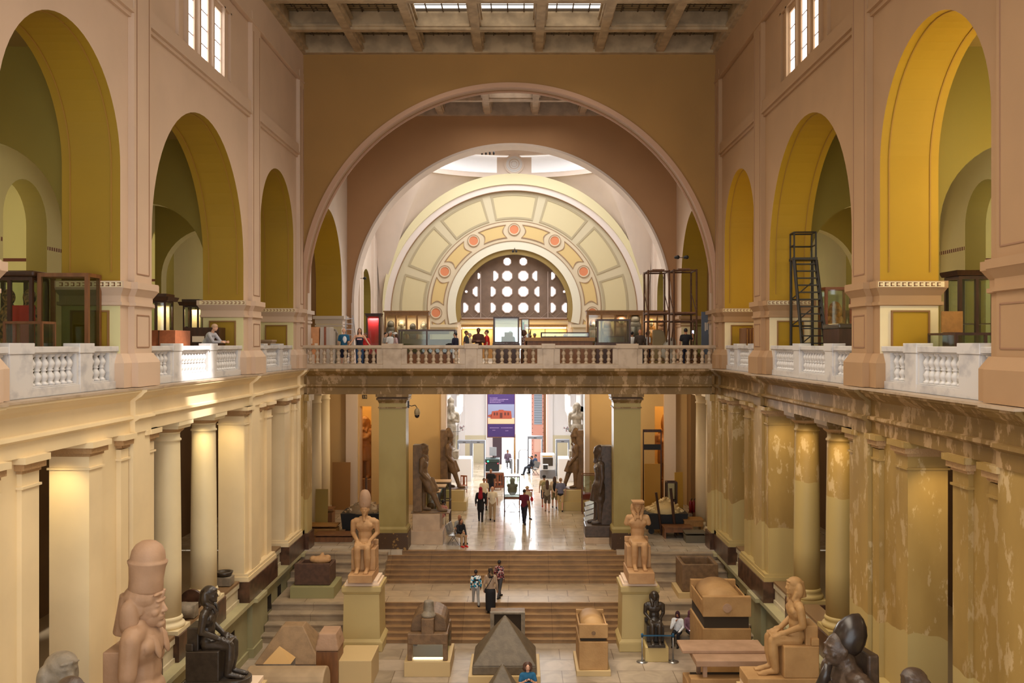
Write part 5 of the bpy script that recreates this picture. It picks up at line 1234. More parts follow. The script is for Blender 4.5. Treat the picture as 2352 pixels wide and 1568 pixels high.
for k, (x0, x1, z) in enumerate(((-.8, -.25, H_ - .22), (-.8, .5, H_ - .32), (-.8, .2, H_ - .42), (-.8, .0, H_ - .52), (-.8, -.15, zb + .62), (.0, .8, zb + .62), (-.6, -.4, zb + .46), (.3, .5, zb + .42))):
    x = x0
    while x < x1: w_ = rnd.uniform(.02, .07); B.box(x, min(x + w_, x1), -.026, -.021, z, z + rnd.uniform(.018, .03)); x += w_ + .014
B.build('small_text_lines', mat('banner_text', srgb(190, 160, 200), .7), o)
o = thing('door_leaf', 'open wooden door leaf with a pierced metal grille and studded border, in the bright doorway', 'door', (px(1236, 71), 71.3, EF))
zt = GF - .4 - EF
B = MB(); B.box(-.5, .42, -.04, .04, 0, zt); B.build('leaf', mat('door_pinkwood', srgb(196, 140, 124), .6), o)
B = MB(); B.box(-.3, .3, -.07, -.04, 3.0, zt - .1); B.build('grille', mat('door_grille', srgb(150, 160, 172), .5), o)
B = MB()
for i in range(6):
    for j in range(26): B.box(-.26 + i * .095, -.22 + i * .095, -.08, -.07, 3.08 + j * .185, 3.2 + j * .185)
B.build('perforations', mat('door_hole', srgb(70, 76, 88), .6), o)['kind'] = 'stuff'
B = MB()
for j in range(24):
    for x in (-.42, .38): B.ell((x, -.045, .15 + j * .32), .03, .02, .03, n=6, m=4)
B.build('studs', WOOD, o)
B = MB(); B.box(-.3, .3, -.06, -.04, .9, 2.0); B.build('lower_panel', mat('door_pinkpanel', srgb(206, 166, 150), .6), o)
B = MB(); B.box(.42, .6, -.12, .3, 0, zt); B.build('door_post', WOODM, o)
o = thing('door_leaf', 'dark narrow door leaf behind the banner, left edge of the bright doorway', 'door', (px(1142, 71), 71.2, EF)); B = MB(); B.box(-.35, .35, -.04, .04, 0, 5.0); B.build('leaf', mat('door_darkpurple', srgb(70, 52, 60), .6), o)
for xp, a, lab in ((1060, 30, 'white wall fan with a dark motor, high on the left of the bright hall'), (1302, -35, 'white wall fan with a red centre, high on the right of the bright hall')):
    o = thing('wall_fan', lab, 'fan', (px(xp, 61), 61.0, pz(982 if xp < 1200 else 984, 61)), R(a))
    B = MB()
    for r_ in (.1, .17, .24):
        pts = [Vector((r_ * math.cos(R(k)), -.12, r_ * math.sin(R(k)))) for k in range(0, 361, 24)]; B.path(pts, .008, 5)
    for k in range(0, 360, 45): B.tube((0, -.14, 0), (.24 * math.cos(R(k)), -.11, .24 * math.sin(R(k))), .006, n=4)
    B.build('cage', mat('fan_white', srgb(200, 200, 204), .4), o)
    B = MB(); B.cap((0, -.05, 0), (0, .12, -.02), .07); B.build('motor', BLACKM, o)
    B = MB(); B.path([Vector((0, .1, -.02)), Vector((.05, .2, -.2)), Vector((.3, .3, -.3)), Vector((1.6, .3, -.3))] if xp > 1200 else [Vector((0, .1, 0)), Vector((0, .2, -.25)), Vector((-1.5, .3, -.3))], .015); B.build('bracket', BLACKM, o)
    for k in range(3):
        t = R(120 * k + 20); B = MB(); B.prism([(0, 0), (.2 * math.cos(t), .2 * math.sin(t)), (.2 * math.cos(t + .7), .2 * math.sin(t + .7))], 'Y', -.1, -.09); B.build('blade', mat('fan_red', srgb(120, 40, 50), .5), o)
Y = 41.6
o = thing('security_camera', 'round dome security camera on a curved arm beside the left olive pillar', 'security camera', (px(958, Y), Y, pz(952, Y)))
B = MB(); B.smooth = True; B.ell((0, 0, .1), .13, .13, .2); B.build('housing', mat('cctv_grey', srgb(150, 130, 95), .5), o)
B = MB(); B.smooth = True; B.ell((0, 0, -.03), .11, .11, .12); B.build('dome', mat('cctv_dark', srgb(25, 15, 20), .1), o)
B = MB(); B.path([Vector((px(939, Y) - px(958, Y), 0, .42)), Vector((-.25, 0, .38)), Vector((-.08, 0, .42)), Vector((0, 0, .3))], .018); B.build('arm', BLACKM, o)
B = MB(); B.box(px(939, Y) - px(958, Y) - .05, px(939, Y) - px(958, Y) + .02, -.06, .06, .3, .6); B.build('wall_bracket', BLACKM, o)
# steel bench seats
def bench(lab, x, Y, rz, z=EF, n=1):
    o = thing('steel_bench', lab, 'bench', (x, Y, z), R(rz))
    for k in range(n):
        xo = (k - (n - 1) / 2) * .58
        B = MB(); B.box(xo - .26, xo + .26, -.24, .22, .42, .45); B.build('seat', STEEL, o, bevel=.01)
        B = MB(); B.prism([(.2, .48), (.24, .48), (.36, .9), (.32, .9)], 'X', xo - .25, xo + .25); B.build('backrest', STEEL, o)
    for xo in (-n * .29, n * .29): B = MB(); B.path([Vector((xo, .22, .62)), Vector((xo, -.18, .64)), Vector((xo, -.22, .45))], .02); B.build('armrest', STEEL, o)
    B = MB(); B.box(-n * .3, n * .3, -.03, .03, .36, .42); B.build('beam', STEEL, o)
    for xo in (-n * .2, n * .2): B = MB(); B.tube((xo, 0, .4), (xo, -.26, .02), .02); B.tube((xo, 0, .4), (xo, .26, .02), .02); B.build('leg', STEEL, o)
bench('steel waiting bench at the top of the steps with two people sitting on it', px(1046, 42.9), 42.9, 80, n=2)
bench('steel waiting bench in front of the bright doorway, two guards leaning back on it', px(1224, 65.5), 65.5, -70, n=2)
o = thing('barrier_post', 'dark belt post standing at the far right of the bright hall', 'barrier', (px(1287, 63.5), 63.5, EF)); B = MB(); B.lathe([(.2, 0), (.2, .03), (.05, .06)]); B.build('foot', BLACKM, o); B = MB(); B.lathe([(.035, .05), (.035, 1.0)]); B.build('pole', BLACKM, o)
B = MB(); 
for xp in (1175, 1189): 
    o = thing('turnstile_rail', 'grey post at the doorway, %s the brass pole' % ('left of' if xp < 1180 else 'right of'), 'railing', (px(xp, 66), 66.3, EF)); B = MB(); B.cbox(0, 0, 0, .14, .3, 1.0); B.build('post', mat('gate_grey', (0, 0, 0, 1)), o, bevel=.01)
o = thing('pole', 'tall brass-coloured pole standing in the bright doorway', 'pole', (px(1182, 66), 66.6, EF)); B = MB(); B.lathe([(.07, 0), (.06, 2.7)]); B.build('shaft', WOODG, o)
o = thing('railing', 'bent steel handrail in the bright doorway', 'railing', (px(1202, 68), 68, EF)); B = MB(); B.path([Vector((-.32, 0, 0)), Vector((-.32, 0, 1.3)), Vector((-.2, 0, 1.45)), Vector((.25, 0, 1.45)), Vector((.35, 0, 1.3)), Vector((.35, 0, 0))], .03); B.build('tube', STEEL, o)
# dark counter behind the case
o = thing('low_table', 'small dark red bench between the passage case and the walking group', 'table', (px(1213, 55.2), 55.2, EF)); B = MB(); B.cbox(0, 0, .5, .55, .5, .1); B.build('top', WOODR, o)
for x in (-.22, .22): B = MB(); B.cbox(x, 0, 0, .06, .4, .5); B.build('leg', WOODR, o)
# ---- store corners left and right
YB = 47.5
bd = mat('board_ochre', srgb(196, 146, 52), .6); bd2 = mat('board_brown', srgb(150, 104, 48), .7)
def board(lab, xp, Y, w, h, m, rz=0, tilt=6):
    o = thing('board', lab, 'board', (px(xp, Y), Y, EF), R(rz)); B = MB(); B.M = Matrix.Rotation(R(-tilt), 4, 'X'); B.box(-w / 2, w / 2, 0, .04, 0, h); B.M = None; B.build('sheet', m, o)
board('tall brown board leaning in the left store corner behind the crates', 783, 51.5, 1.0, 2.6, bd2, 0, 3)
board('dull olive board leaning beside the plain columns, left store corner', 738, 45.2, .6, 2.1, mat('board_olive', srgb(150, 120, 48), .7), 0, 3)
board('bright yellow board above the rubble heap, right store corner', 1499, 48.5, .82, 2.9, bd, 0, 2)
board('narrow bright yellow board with a cut corner, next to the dark glass cabinet', 1561, 47.5, .45, 2.6, bd, 20, 2)
for i, (xp, yp, Y, w, d, h, m, lab) in enumerate(((770, 1190, 43.6, 1.7, .9, .28, WOODM, 'long low wooden crate lid, front of the left store corner'), (742, 1166, 44.6, 1.4, .8, .5, WOODG, 'flat wooden crate with an open top, left store corner'), (748, 1163, 47.6, .8, .8, .75, WOODM, 'taller wooden crate by the plain columns, left store corner'),
        (1595, 1200, 43.3, .9, .7, .42, mat('crate_grey_green', srgb(96, 86, 66), .6), 'grey-green box at the front of the right store corner'), (1555, 1170, 44.2, 1.3, .8, .5, WOODM, 'low worn wooden table with a yellow top edge, right store corner'), (1590, 1165, 45.0, .9, .8, .7, WOODG, 'long wooden bench beneath the plain right columns'), (1578, 1128, 47.0, .5, .5, .6, GREYST, 'grey stone drum beside the fire extinguishers'))):
    o = thing('crate' if 'crate' in lab or 'box' in lab else 'store_bench' if 'stone' not in lab else 'stone_drum', lab, 'crate' if 'crate' in lab or 'box' in lab else 'table' if 'stone' not in lab else 'stone object', (px(xp, Y), Y, EF))
    B = MB(); 
    if 'stone' in lab: B.lathe([(w / 2, 0), (w / 2 * 1.1, h)]); B.build('drum', m, o); continue
    B.cbox(0, 0, h * (.6 if 'table' in lab or 'bench' in lab else 0), w, d, h * (.4 if 'table' in lab or 'bench' in lab else .8)); B.build('body', m, o, bevel=.01)
    B = MB(); B.cbox(0, 0, h, w + .06, d + .06, .05); B.build('top_board', m, o)
    if 'table' in lab or 'bench' in lab:
        for x in (-w / 2 + .05, w / 2 - .05): B = MB(); B.cbox(x, 0, 0, .08, d * .8, h * .6); B.build('leg', m, o)
for i, (xp, lab, m) in enumerate(((838, 'dark trolley heaped with rubble under clear plastic, left store corner', mat('rubble_grey', srgb(170, 144, 110), .4)), (1525, 'dark trolley heaped with pale broken stone slabs, right store corner', mat('rubble_pale', srgb(220, 190, 130), .6)))):
    Y = 45.6; o = thing('rubble_trolley', lab, 'trolley', (px(xp, Y), Y, EF)); B = MB(); B.cbox(0, 0, .25, 1.9, 1.5, .75, -.08, -.06); B.build('cart_body', BLACKM, o)
    rnd = random.Random(5 + i); B = MB()
    for k in range(70):
        a = rnd.uniform(0, 6.28); rr = rnd.random() ** .6; x, y = rr * .92 * math.cos(a), rr * .72 * math.sin(a); z = 1.0 + (1 - rr) * .62
        B.M = Matrix.Translation((x, y, z)) @ Matrix.Rotation(rnd.uniform(-.6, .6), 4, 'X') @ Matrix.Rotation(rnd.uniform(-.6, .6), 4, 'Y') @ Matrix.Rotation(a, 4, 'Z'); w_ = rnd.uniform(.12, .3); B.cbox(0, 0, -.04, w_, w_ * .7, .08)
    B.M = None; B.lathe([(.9, .98), (.6, 1.25), (.1, 1.55)], n=12); ob = B.build('rubble', m, o); ob['kind'] = 'stuff'
    for x in (-.7, .7): B = MB(); B.lathe([(.14, -.04), (.14, .04)], (x, -.6, .14), 14, 'Y'); B.build('wheel', BLACKM, o)
o = glass_case('dark narrow glass cabinet beside the narrow yellow board, right store corner', (px(1543, 47), 47.2, EF + 0.0), .55, .5, 1.0, z0=1.2, leg=1, t=.07)
o = thing('beam_props', 'two dark wooden props leaning over the pale rubble, right store corner', 'timber', (px(1538, 44.6), 44.7, EF)); B = MB(); B.tube((-.35, 0, 0), (-.6, .2, 2.0), .06); B.build('prop', WOOD, o); B = MB(); B.tube((.3, 0, 0), (.1, .2, 2.2), .07); B.build('prop', WOOD, o)
o = thing('scaffold_pole', 'upright dark pole standing behind the crowned seated king', 'pole', (px(841, 43.5), 43.5, EF)); B = MB(); B.lathe([(.05, 0), (.05, 2.9)]); B.build('shaft', RUST, o)
o = thing('easel_frame', 'dark glass-fronted frame behind the right olive pillar, above the bright yellow board', 'frame', (px(1498, 50.5), 50.5, EF)); B = MB()
for x in (-.5, .45): B.box(x, x + .06, 0, .06, 0, 4.4)
B.box(-.5, .51, 0, .06, 4.35, 4.5); B.build('frame', WOOD, o); B = MB(); B.box(-.44, .45, .02, .03, 3.4, 3.7); B.build('shade', BLACKM, o)
for k, xp in enumerate((1586, 1593)):
    o = thing('fire_extinguisher', ['red fire extinguisher, left of the two by the plain column', 'red fire extinguisher, right of the two by the plain column'][k], 'fire extinguisher', (px(xp, 47.5), 47.5, EF + .6)); B = MB(); B.lathe([(.08, 0), (.08, .5), (.03, .6)]); B.build('cylinder', mat('extinguisher_red', srgb(130, 24, 16), .4), o); B = MB(); B.tube((0, 0, .58), (.08, -.05, .7), .02); B.build('nozzle', BLACKM, o); B = MB(); B.cbox(0, 0, -.6, .22, .25, .6); B.build('stand', WOODM, o)
o = thing('number_sign', 'small black room number sign with two pale digits above the left doorway', 'sign', (px(836, 52.9), 53.18, pz(911, 53))); B = MB(); B.box(-.13, .13, -.02, 0, -.12, .1); B.build('plate', BLACKM, o)
DG = mat('sign_digit', srgb(225, 190, 130), .6)
B = MB(); B.box(-.065, -.045, -.024, -.021, -.08, .06); B.box(-.085, -.045, -.024, -.021, .03, .05); B.build('digit_one', DG, o)
B = MB(); B.box(.02, .04, -.024, -.021, .0, .06); B.box(.08, .1, -.024, -.021, -.08, .06); B.box(.02, .1, -.024, -.021, .04, .06); B.box(.02, .1, -.024, -.021, -.02, .0); B.box(.02, .1, -.024, -.021, -.08, -.06); B.build('digit_nine', DG, o)

# ================================================================ things on the upper gallery
# end gallery
def coffin(B, x, z, h, w, y=0, d=.16):
    B.ell((x, y, z + h * .84), w * .36, d, h * .17); B.ell((x, y, z + h * .6), w * .5, d * 1.1, h * .24)
    B.tube((x, y, z + h * .62), (x, y, z), w * .44, w * .3, 12)
CASE_LIGHTS = []
def coffin_cabinet(lab, x0, x1, Y, top, n, wm, rel, d=.8):
    o = thing('coffin_cabinet', lab, 'display case', ((x0 + x1) / 2, Y, GF)); w = x1 - x0; h = top - GF
    B = MB(); B.box(-w / 2, w / 2, -d / 2, d / 2, 0, .9); B.build('base_cabinet', wm, o)
    B = MB(); B.box(-w / 2, w / 2, d / 2 - .05, d / 2, .9, h); B.build('back_board', mat('case_back_lit', srgb(240, 206, 164), .7), o)
    B = MB(); B.box(-w / 2, w / 2, -d / 2, d / 2, h - .18, h); B.box(-w / 2 - .06, w / 2 + .06, -d / 2 - .06, d / 2, h, h + .07)
    for k in range(n + 1): x = -w / 2 + (w - .1) * k / n; B.box(x, x + .1, -d / 2, -d / 2 + .06, .9, h - .18)
    B.build('frame', wm, o)
    for k in range(n):
        xa = -w / 2 + .1 + (w - .1) * k / n; B = MB(); B.box(xa, xa + (w - .1) / n - .1, -d / 2 + .03, -d / 2 + .035, .9, h - .18); B.build('glass_pane', GLASS, o)
    CASE_LIGHTS.append(((x0 + x1) / 2, Y - d / 2 + .12, top - .22, w - .2, .12, 16 * w, (1, .84, .66)))
    for k in range(n):
        hh, mm, ww = rel[k]; cc = thing('mummy_coffin', mm[0], 'coffin', (0, 0, 0)); B = MB(); B.smooth = True; coffin(B, 0, 0, hh, ww)
        cc.location = (x0 + w * (k + .5) / n, Y, GF + .9); B.build('coffin_lid', mm[1], cc)
        if mm[2]: B = MB(); B.smooth = True; B.ell((0, -.13, hh * .82), ww * .2, .1, hh * .1); B.box(-ww * .3, ww * .3, -.2, -.14, hh * .5, hh * .6); B.build('painted_face', mm[2], cc)
CDK = mat('coffin_dark', srgb(58, 46, 34), .6); CGR = mat('coffin_grey', srgb(140, 122, 96), .6, noise=.3, nscale=8); CBR = mat('coffin_brown', srgb(120, 76, 46), .6, noise=.2, nscale=6); COR = mat('coffin_orange', srgb(200, 130, 56), .5, noise=.4, nscale=10)
PF = mat('painted_face_pale', srgb(200, 176, 140), .5)
Y = 51.0
coffin_cabinet('tall golden wood cabinet with four lit compartments of standing coffins, left of the fan window', px(885, Y), px(986, Y), Y, pz(717, Y), 4, WOODG, [(1.45, ('black bare coffin in the first lit compartment of the left cabinet', CDK, None), .55), (1.5, ('grey painted coffin with a pale face, second compartment of the left cabinet', CGR, PF), .6), (1.3, ('small dark coffin in the third compartment of the left cabinet', CDK, None), .48), (1.4, ('grey patterned coffin with a pale face, fourth compartment of the left cabinet', CGR, PF), .55)])
coffin_cabinet('tall golden wood cabinet with four lit compartments, right of the fan window', px(1347, Y), px(1475, Y), Y, pz(716, Y), 4, WOODG, [(1.5, ('reddish brown coffin with a pale face, first compartment of the right cabinet', CBR, PF), .6), (1.4, ('brown coffin in the second compartment, seen through the big glass case', CBR, None), .6), (1.75, ('wide brown coffin with a round pale face, third compartment of the right cabinet', CBR, PF), .8), (1.8, ('large hollow dark coffin shell in the fourth compartment of the right cabinet', CDK, None), .72)])
Y = 50.8
coffin_cabinet('lit cabinet with an orange coffin, seen through the rusty scaffold', px(1484, Y), px(1530, Y), Y, pz(716, Y), 2, WOODG, [(1.55, ('bright orange painted coffin behind the scaffold', COR, PF), .5), (1.5, ('orange rimmed dark coffin shell behind the scaffold', CBR, None), .5)])
# red panel cabinet
Y = 50.0; o = thing('red_cabinet', 'narrow dark wood case with a bright red lining, left of the coffin cabinet', 'display case', (px(859, Y), Y, GF)); h = pz(722, Y) - GF
B = MB(); B.box(-.36, .36, -.3, .3, 0, .55); B.box(-.36, -.29, -.3, .3, .55, h); B.box(.29, .36, -.3, .3, .55, h); B.box(-.4, .4, -.34, .34, h - .1, h); B.box(-.44, .44, -.38, .38, h, h + .05); B.build('frame', WOOD, o)
B = MB(); B.box(-.29, .29, -.12, -.1, .5, h - .1); B.build('lining', mat('lining_red', srgb(214, 40, 46), .5), o)
B = MB(); B.box(-.29, .29, -.26, -.255, .55, h - .1); B.build('glass_pane', GLASS, o)
CASE_LIGHTS.append((px(859, Y), Y - .2, pz(724, Y) - .15, .5, .1, 14, (1, .9, .85)))
# cases behind the balustrade
def wide_case(lab, x0, x1, Y, z0, z1, d, wm=WOOD, mull=1, base=WOODM, gl=GLASSD, t=.07):
    return glass_case(lab, ((x0 + x1) / 2, Y, GF), x1 - x0, d, z1 - z0, z0=z0 - GF, frame=wm, glass=gl, t=t, base=base, mull=mull)
Y = 44.0
wide_case('long low glass case with grey shrouded exhibits behind the left part of the balustrade', px(918, Y), px(1048, Y), Y, GF + .62, pz(757, Y), 1.1)
B = MB(); B.box(px(925, Y), px(1038, Y), Y - .35, Y + .35, GF + .7, GF + 1.3); B.box(px(930, Y), px(1030, Y), Y - .3, Y + .3, GF + 1.55, GF + 1.68)
tag(B.build('shrouded_exhibit', mat('shroud_olive', srgb(136, 126, 98), .8, noise=.1, nscale=5)), 'dull olive covered exhibit inside the long low glass case', 'exhibit')
Y = 45.0; o = glass_case('square dark-framed glass case above the middle of the balustrade, pale stepped model inside', (px(1163, Y), Y, GF), (px(1192, Y) - px(1133, Y)), 1.0, pz(728, Y) - pz(788, Y), z0=pz(788, Y) - GF, frame=WOOD, base=WOOD, t=.07)
Y = 45.0; o = thing('stepped_model', 'pale stepped block model inside the square middle case', 'model', (px(1166, Y), Y, pz(787, Y))); B = MB(); B.cbox(0, 0, 0, .6, .5, .3); B.build('lower_block', mat('model_pale', srgb(170, 160, 145), .7), o); B = MB(); B.cbox(.05, 0, .3, .4, .4, .2); B.build('upper_block', MATS['model_pale'], o)
wide_case('tall narrow glass case with a dark frame directly right of the middle case', px(1197, 46), px(1216, 46), 46.4, GF + .8, pz(731, 46), .8, WOODM, 0, WOODM, GLASS, .05)
Y = 44.2; wide_case('long flat table case on a brown wooden base, right of the middle of the balustrade', px(1242, Y), px(1352, Y), Y, pz(775, Y), pz(763, Y), 1.0, WOOD, 0, None, GLASS, .05)
o = thing('case_table', 'broad brown wooden table base carrying the long flat glass case', 'table', (px(1285, Y), Y - .0, GF)); w_ = px(1364, Y) - px(1206, Y)
B = MB(); B.cbox(0, 0, 0, w_ - .2, 1.2, pz(783, Y) - GF); B.build('body', WOODM, o); B = MB(); B.cbox(0, 0, pz(783, Y) - GF, w_, 1.35, pz(775, Y) - pz(783, Y)); B.build('top', WOODG, o)
Y = 43.6; wide_case('big upright glass case with a thick black frame, in front of the right coffin cabinet', px(1369, Y), px(1446, Y), Y, pz(790, Y), pz(733, Y), .9, WOOD, 0, WOOD, GLASSD, .08)
Y = 43.9; wide_case('low black-framed glass box inside the big upright case', px(1394, Y), px(1432, Y), Y, pz(789, Y), pz(772, Y), .5, WOOD, 0, None, GLASS, .04)
# long wall vitrines under the fan window
Y = 71.2
for xa, xb, lab in ((1060, 1134, 'long lit wall vitrine with small exhibits under the fan window, left stretch'), (1200, 1303, 'long lit wall vitrine with small exhibits under the fan window, right stretch')):
    o = thing('wall_vitrine', lab, 'display case', (0, Y, GF)); x0, x1 = px(xa, Y), px(xb, Y)
    B = MB(); B.box(x0, x1, .2, .3, .9, pz(750, Y) - GF); B.build('back_board', mat('vitrine_yellow', srgb(236, 202, 120), .7), o)
    B = MB(); B.box(x0, x1, -.4, .3, 0, .9); B.box(x0, x1, -.4, .3, pz(750, Y) - GF, pz(745, Y) - GF); B.box(x0, x0 + .06, -.4, .3, .9, 2.2); B.box(x1 - .06, x1, -.4, .3, .9, 2.2); B.box((x0 + x1) / 2 - .03, (x0 + x1) / 2 + .03, -.4, -.34, .9, 2.2); B.build('frame', WOODG, o)
    B = MB(); B.box(x0 + .1, x1 - .1, -.3, -.24, pz(754, Y) - GF, pz(752, Y) - GF); B.build('light_tube', mat('tube_light', (1, 1, 1, 1), .5, emit=(1, .92, .75, 1), estr=9), o)
    CASE_LIGHTS.append(((x0 + x1) / 2, Y - .2, pz(754, Y), x1 - x0 - .3, .1, 40, (1, .9, .7)))
    B = MB(); rnd = random.Random(xa)
    for k in range(9): B.cbox(x0 + .3 + k * (x1 - x0 - .6) / 9, 0, 1.1 + rnd.uniform(0, .7), rnd.uniform(.1, .3), .1, rnd.uniform(.08, .25))
    ob = B.build('small_exhibits', CBR, o); ob['kind'] = 'stuff'
B = MB(); B.box(px(1056, Y), px(1306, Y), Y3 - .1, Y3 + .2, HC + 1.62, HC + 1.9); B.box(px(1056, Y), px(1306, Y), Y3 - .05, Y3 + .1, HC + 1.28, HC + 1.62); B.mi = 1; B.box(px(1056, Y), px(1306, Y), Y3 - .2, Y3 + .2, HC + 1.85, HC + 1.95)
struct(B.build('trim_17', [FANC, WOODM]))
# scaffold towers
def scaffold(lab, xa, xb, Y, d, top, mid):
    o = thing('scaffold_tower', lab, 'scaffold', (0, 0, GF)); x0, x1 = px(xa, Y), px(xb, Y); h = top - GF
    for x in (x0, x1):
        for y in (Y, Y + d):
            B = MB(); B.tube((x, y, 0), (x, y, h), .045); B.build('upright', RUST, o)
    for z in (h - .05, mid - GF, mid - GF - .35, .35):
        for a, b in (((x0, Y), (x1, Y)), ((x0, Y + d), (x1, Y + d)), ((x0, Y), (x0, Y + d)), ((x1, Y), (x1, Y + d))): B = MB(); B.tube((a[0], a[1], z), (b[0], b[1], z), .035); B.build('rail', RUST, o)
    for x in (x0, x1): B = MB(); B.tube((x, Y, mid - GF), (x, Y + d, h - 1), .02); B.build('brace', RUST, o); B = MB(); B.tube((x, Y + d, .3), (x, Y, mid - GF - .2), .02); B.build('brace', RUST, o)
    B = MB(); B.box(x0 + .2, x0 + .75, Y, Y + d, h, h + .04); B.build('top_plank', WOODM, o); B = MB(); B.box(x0, x1, Y, Y + d, mid - GF + .03, mid - GF + .08); B.build('deck', WOODM, o)
Y = 43.2; scaffold('rusty scaffold tower, left one of the pair at the right end of the upper floor', 1489, 1537, Y, 1.4, pz(620, Y), pz(720, Y))
scaffold('rusty scaffold tower, right one of the pair, next to the corner pier', 1548, 1600, Y, 1.4, pz(618, Y), pz(720, Y))
# crate, ladder, stela, statues and case in the corners
o = thing('packing_crate', 'big orange packing crate with white labels, left end of the upper floor', 'crate', (px(721, 44), 44.2, GF)); w_ = px(732, 44) - px(703, 44); h = pz(751, 44) - GF
B = MB(); B.cbox(0, 0, 0, w_, 1.0, h); B.build('box', mat('crate_orange', srgb(214, 150, 98), .6, noise=.15, nscale=4), o, bevel=.02)
B = MB(); B.cbox(w_ / 2 + .28, .0, 0, .55, .9, h, .04, .0); B.build('grey_wrapping', mat('wrapping_grey', srgb(190, 178, 164), .6), o, bevel=.03); B = MB(); B.cbox(w_ / 2 + .28, -.01, 0, .1, .93, h + .01); B.build('strap', WOODR, o)
B = MB(); B.box(-.25, .0, -.515, -.505, 1.1, 1.35); B.box(.1, .25, -.515, -.505, .98, 1.12); B.box(-.27, -.2, -.515, -.505, .9, 1.0); B.box(-.14, -.07, -.515, -.505, .9, 1.0); B.build('paper_labels', mat('paper', srgb(235, 215, 190), .8), o)
o = thing('stela', 'grey upright stone slab with a rounded top, beside the orange crate', 'stela', (px(764, 45), 45, GF)); B = MB(); B.prism([(-.25, 0), (.25, 0), (.25, 1.6), (.15, 1.8), (-.15, 1.8), (-.25, 1.6)], 'Y', -.15, .15); B.build('slab', GREYST, o, bevel=.02)
B = MB(); B.box(.08, .16, -.16, -.15, .3, 1.7); B.build('pale_edge', PALE, o)
Y = 44.0; o = thing('step_ladder', 'aluminium folding ladder standing open behind the upper balustrade, left', 'ladder', (px(803, Y), Y, GF)); h = pz(724, Y) - GF
ALU = mat('aluminium', srgb(196, 196, 202), .3, metal=.7)
for sx in (-1, 1):
    B = MB(); B.tube((sx * .26, -.5, 0), (sx * .15, 0, h), .025); B.build('rail', ALU, o); B = MB(); B.tube((sx * .3, .6, 0), (sx * .17, .05, h - .1), .022); B.build('rail', ALU, o)
for k in range(9): t = (k + 1) / 9.6; B = MB(); ww = .26 - .11 * t; B.box(-ww, ww, -.5 + .5 * t - .03, -.5 + .5 * t + .03, h * t - .015, h * t + .015); B.build('rung', ALU, o)
Y = 44.5; o = thing('lectern_stand', 'tall grey-blue board with paper notices at the right end of the upper floor', 'notice board', (px(1629, Y), Y, GF)); h = pz(716, Y) - GF; B = MB(); B.cbox(-.12, 0, 0, .5, .1, h); B.build('board', mat('board_blue', srgb(92, 98, 112), .6), o); B = MB(); B.box(-.22, -.17, -.06, -.05, 1.7, 2.1); B.box(-.14, -.09, -.06, -.05, 1.75, 2.1); B.box(-.04, .12, -.06, -.05, 1.55, 2.2); B.build('notice', MATS['paper'], o)
Y = 47; wide_case('dim glass cabinet with shelves behind the person taking a photo', px(1588, Y), px(1624, Y), Y, GF + .4, pz(733, Y), .7, WOODM, 0, WOODM, GLASSD, .05)
Y = 44.4; o = thing('stone_stela', 'large smooth stone slab with a rounded shoulder, among the scaffold towers', 'stela', (px(1514, Y), Y, GF)); B = MB(); B.prism([(-.3, 0), (.32, 0), (.32, 1.2), (.2, 1.68), (.05, 1.75), (-.3, 1.75)], 'Y', -.15, .15); B.build('slab', mat('stela_olive', srgb(146, 122, 74), .5), o, bevel=.02)
o = thing('wrapped_bundle', 'pale plastic wrapped bundle leaning between the scaffold towers', 'bundle', (px(1533, Y), Y - .3, GF)); B = MB(); B.smooth = True; B.ell((0, 0, .9), .3, .25, .55, Matrix.Rotation(.5, 4, 'Y').to_euler()); B.ell((.1, 0, .4), .3, .25, .45); B.build('wrap', mat('wrap_pale', srgb(190, 182, 165), .35), o, voxel=.04, smooth_it=2)
for xp, zp, lab in ((836, 639, 'small dark spotlight on a bracket, left of the fan arch'), (1525, 637, 'small dark spotlight on a bracket, right of the fan arch'), (1552, 591, 'pair of dark spotlights high on the pier right of the arch')):
    Y = 58 if xp < 1540 else 43.5
    o = thing('spotlight', lab, 'spotlight', (px(xp, Y), Y, pz(zp, Y))); B = MB(); B.cap((0, 0, 0), (.08, -.12, .0), .07, .09); B.build('lamp_head', BLACKM, o); B = MB(); B.tube((0, 0, 0), (.35 if xp > 1000 else -.35, .1, 0), .015); B.build('bracket', BLACKM, o)
    if xp > 1540: B = MB(); B.cap((.42, 0, 0), (.5, -.12, 0), .07, .09); B.build('lamp_head', BLACKM, o)
Y = 70.8; o = thing('spotlight', 'twin spotlight fixed at the top of the fan window arch', 'spotlight', (px(1182, Y), Y, pz(573, Y))); B = MB(); B.tube((0, 0, 0), (0, .4, .15), .03); B.cap((-.12, 0, -.1), (-.12, -.1, -.15), .09); B.cap((.12, 0, -.1), (.12, -.1, -.15), .09); B.build('lamp_head', BLACKM, o)

# side galleries, left: cases in the arches
o = glass_case('very large empty glass case with a red-brown frame, in the nearest left arch', (-10.25, 22.42, GF), 1.2, .7, 2.6, z0=.15, frame=WOODM, glass=GLASSD, t=.09, base=WOODM)
o = glass_case('small glass case with a brown frame in front of the very large one, left', (-10.2, 20.5, GF), .85, .6, .62, z0=.95, frame=WOODM, glass=GLASS, t=.05, base=WOOD)
o = glass_case('dark wall cabinet with red cloth and painted figures inside, far left', (-11.75, 22.4, GF), 1.65, .8, 2.35, z0=.3, frame=WOOD, glass=GLASS, t=.08, base=WOOD, mull=2)
B = MB(); B.box(.1, .72, -.1, -.06, .9, 2.0); B.build('red_cloth', mat('cloth_red', srgb(200, 30, 30), .6), o)
B = MB(); B.smooth = True
for x, y in ((-.5, .1), (.0, .1), (.5, .1)): B.ell((x, y, 2.2), .15, .14, .2); B.ell((x, y, 1.5), .24, .2, .6)
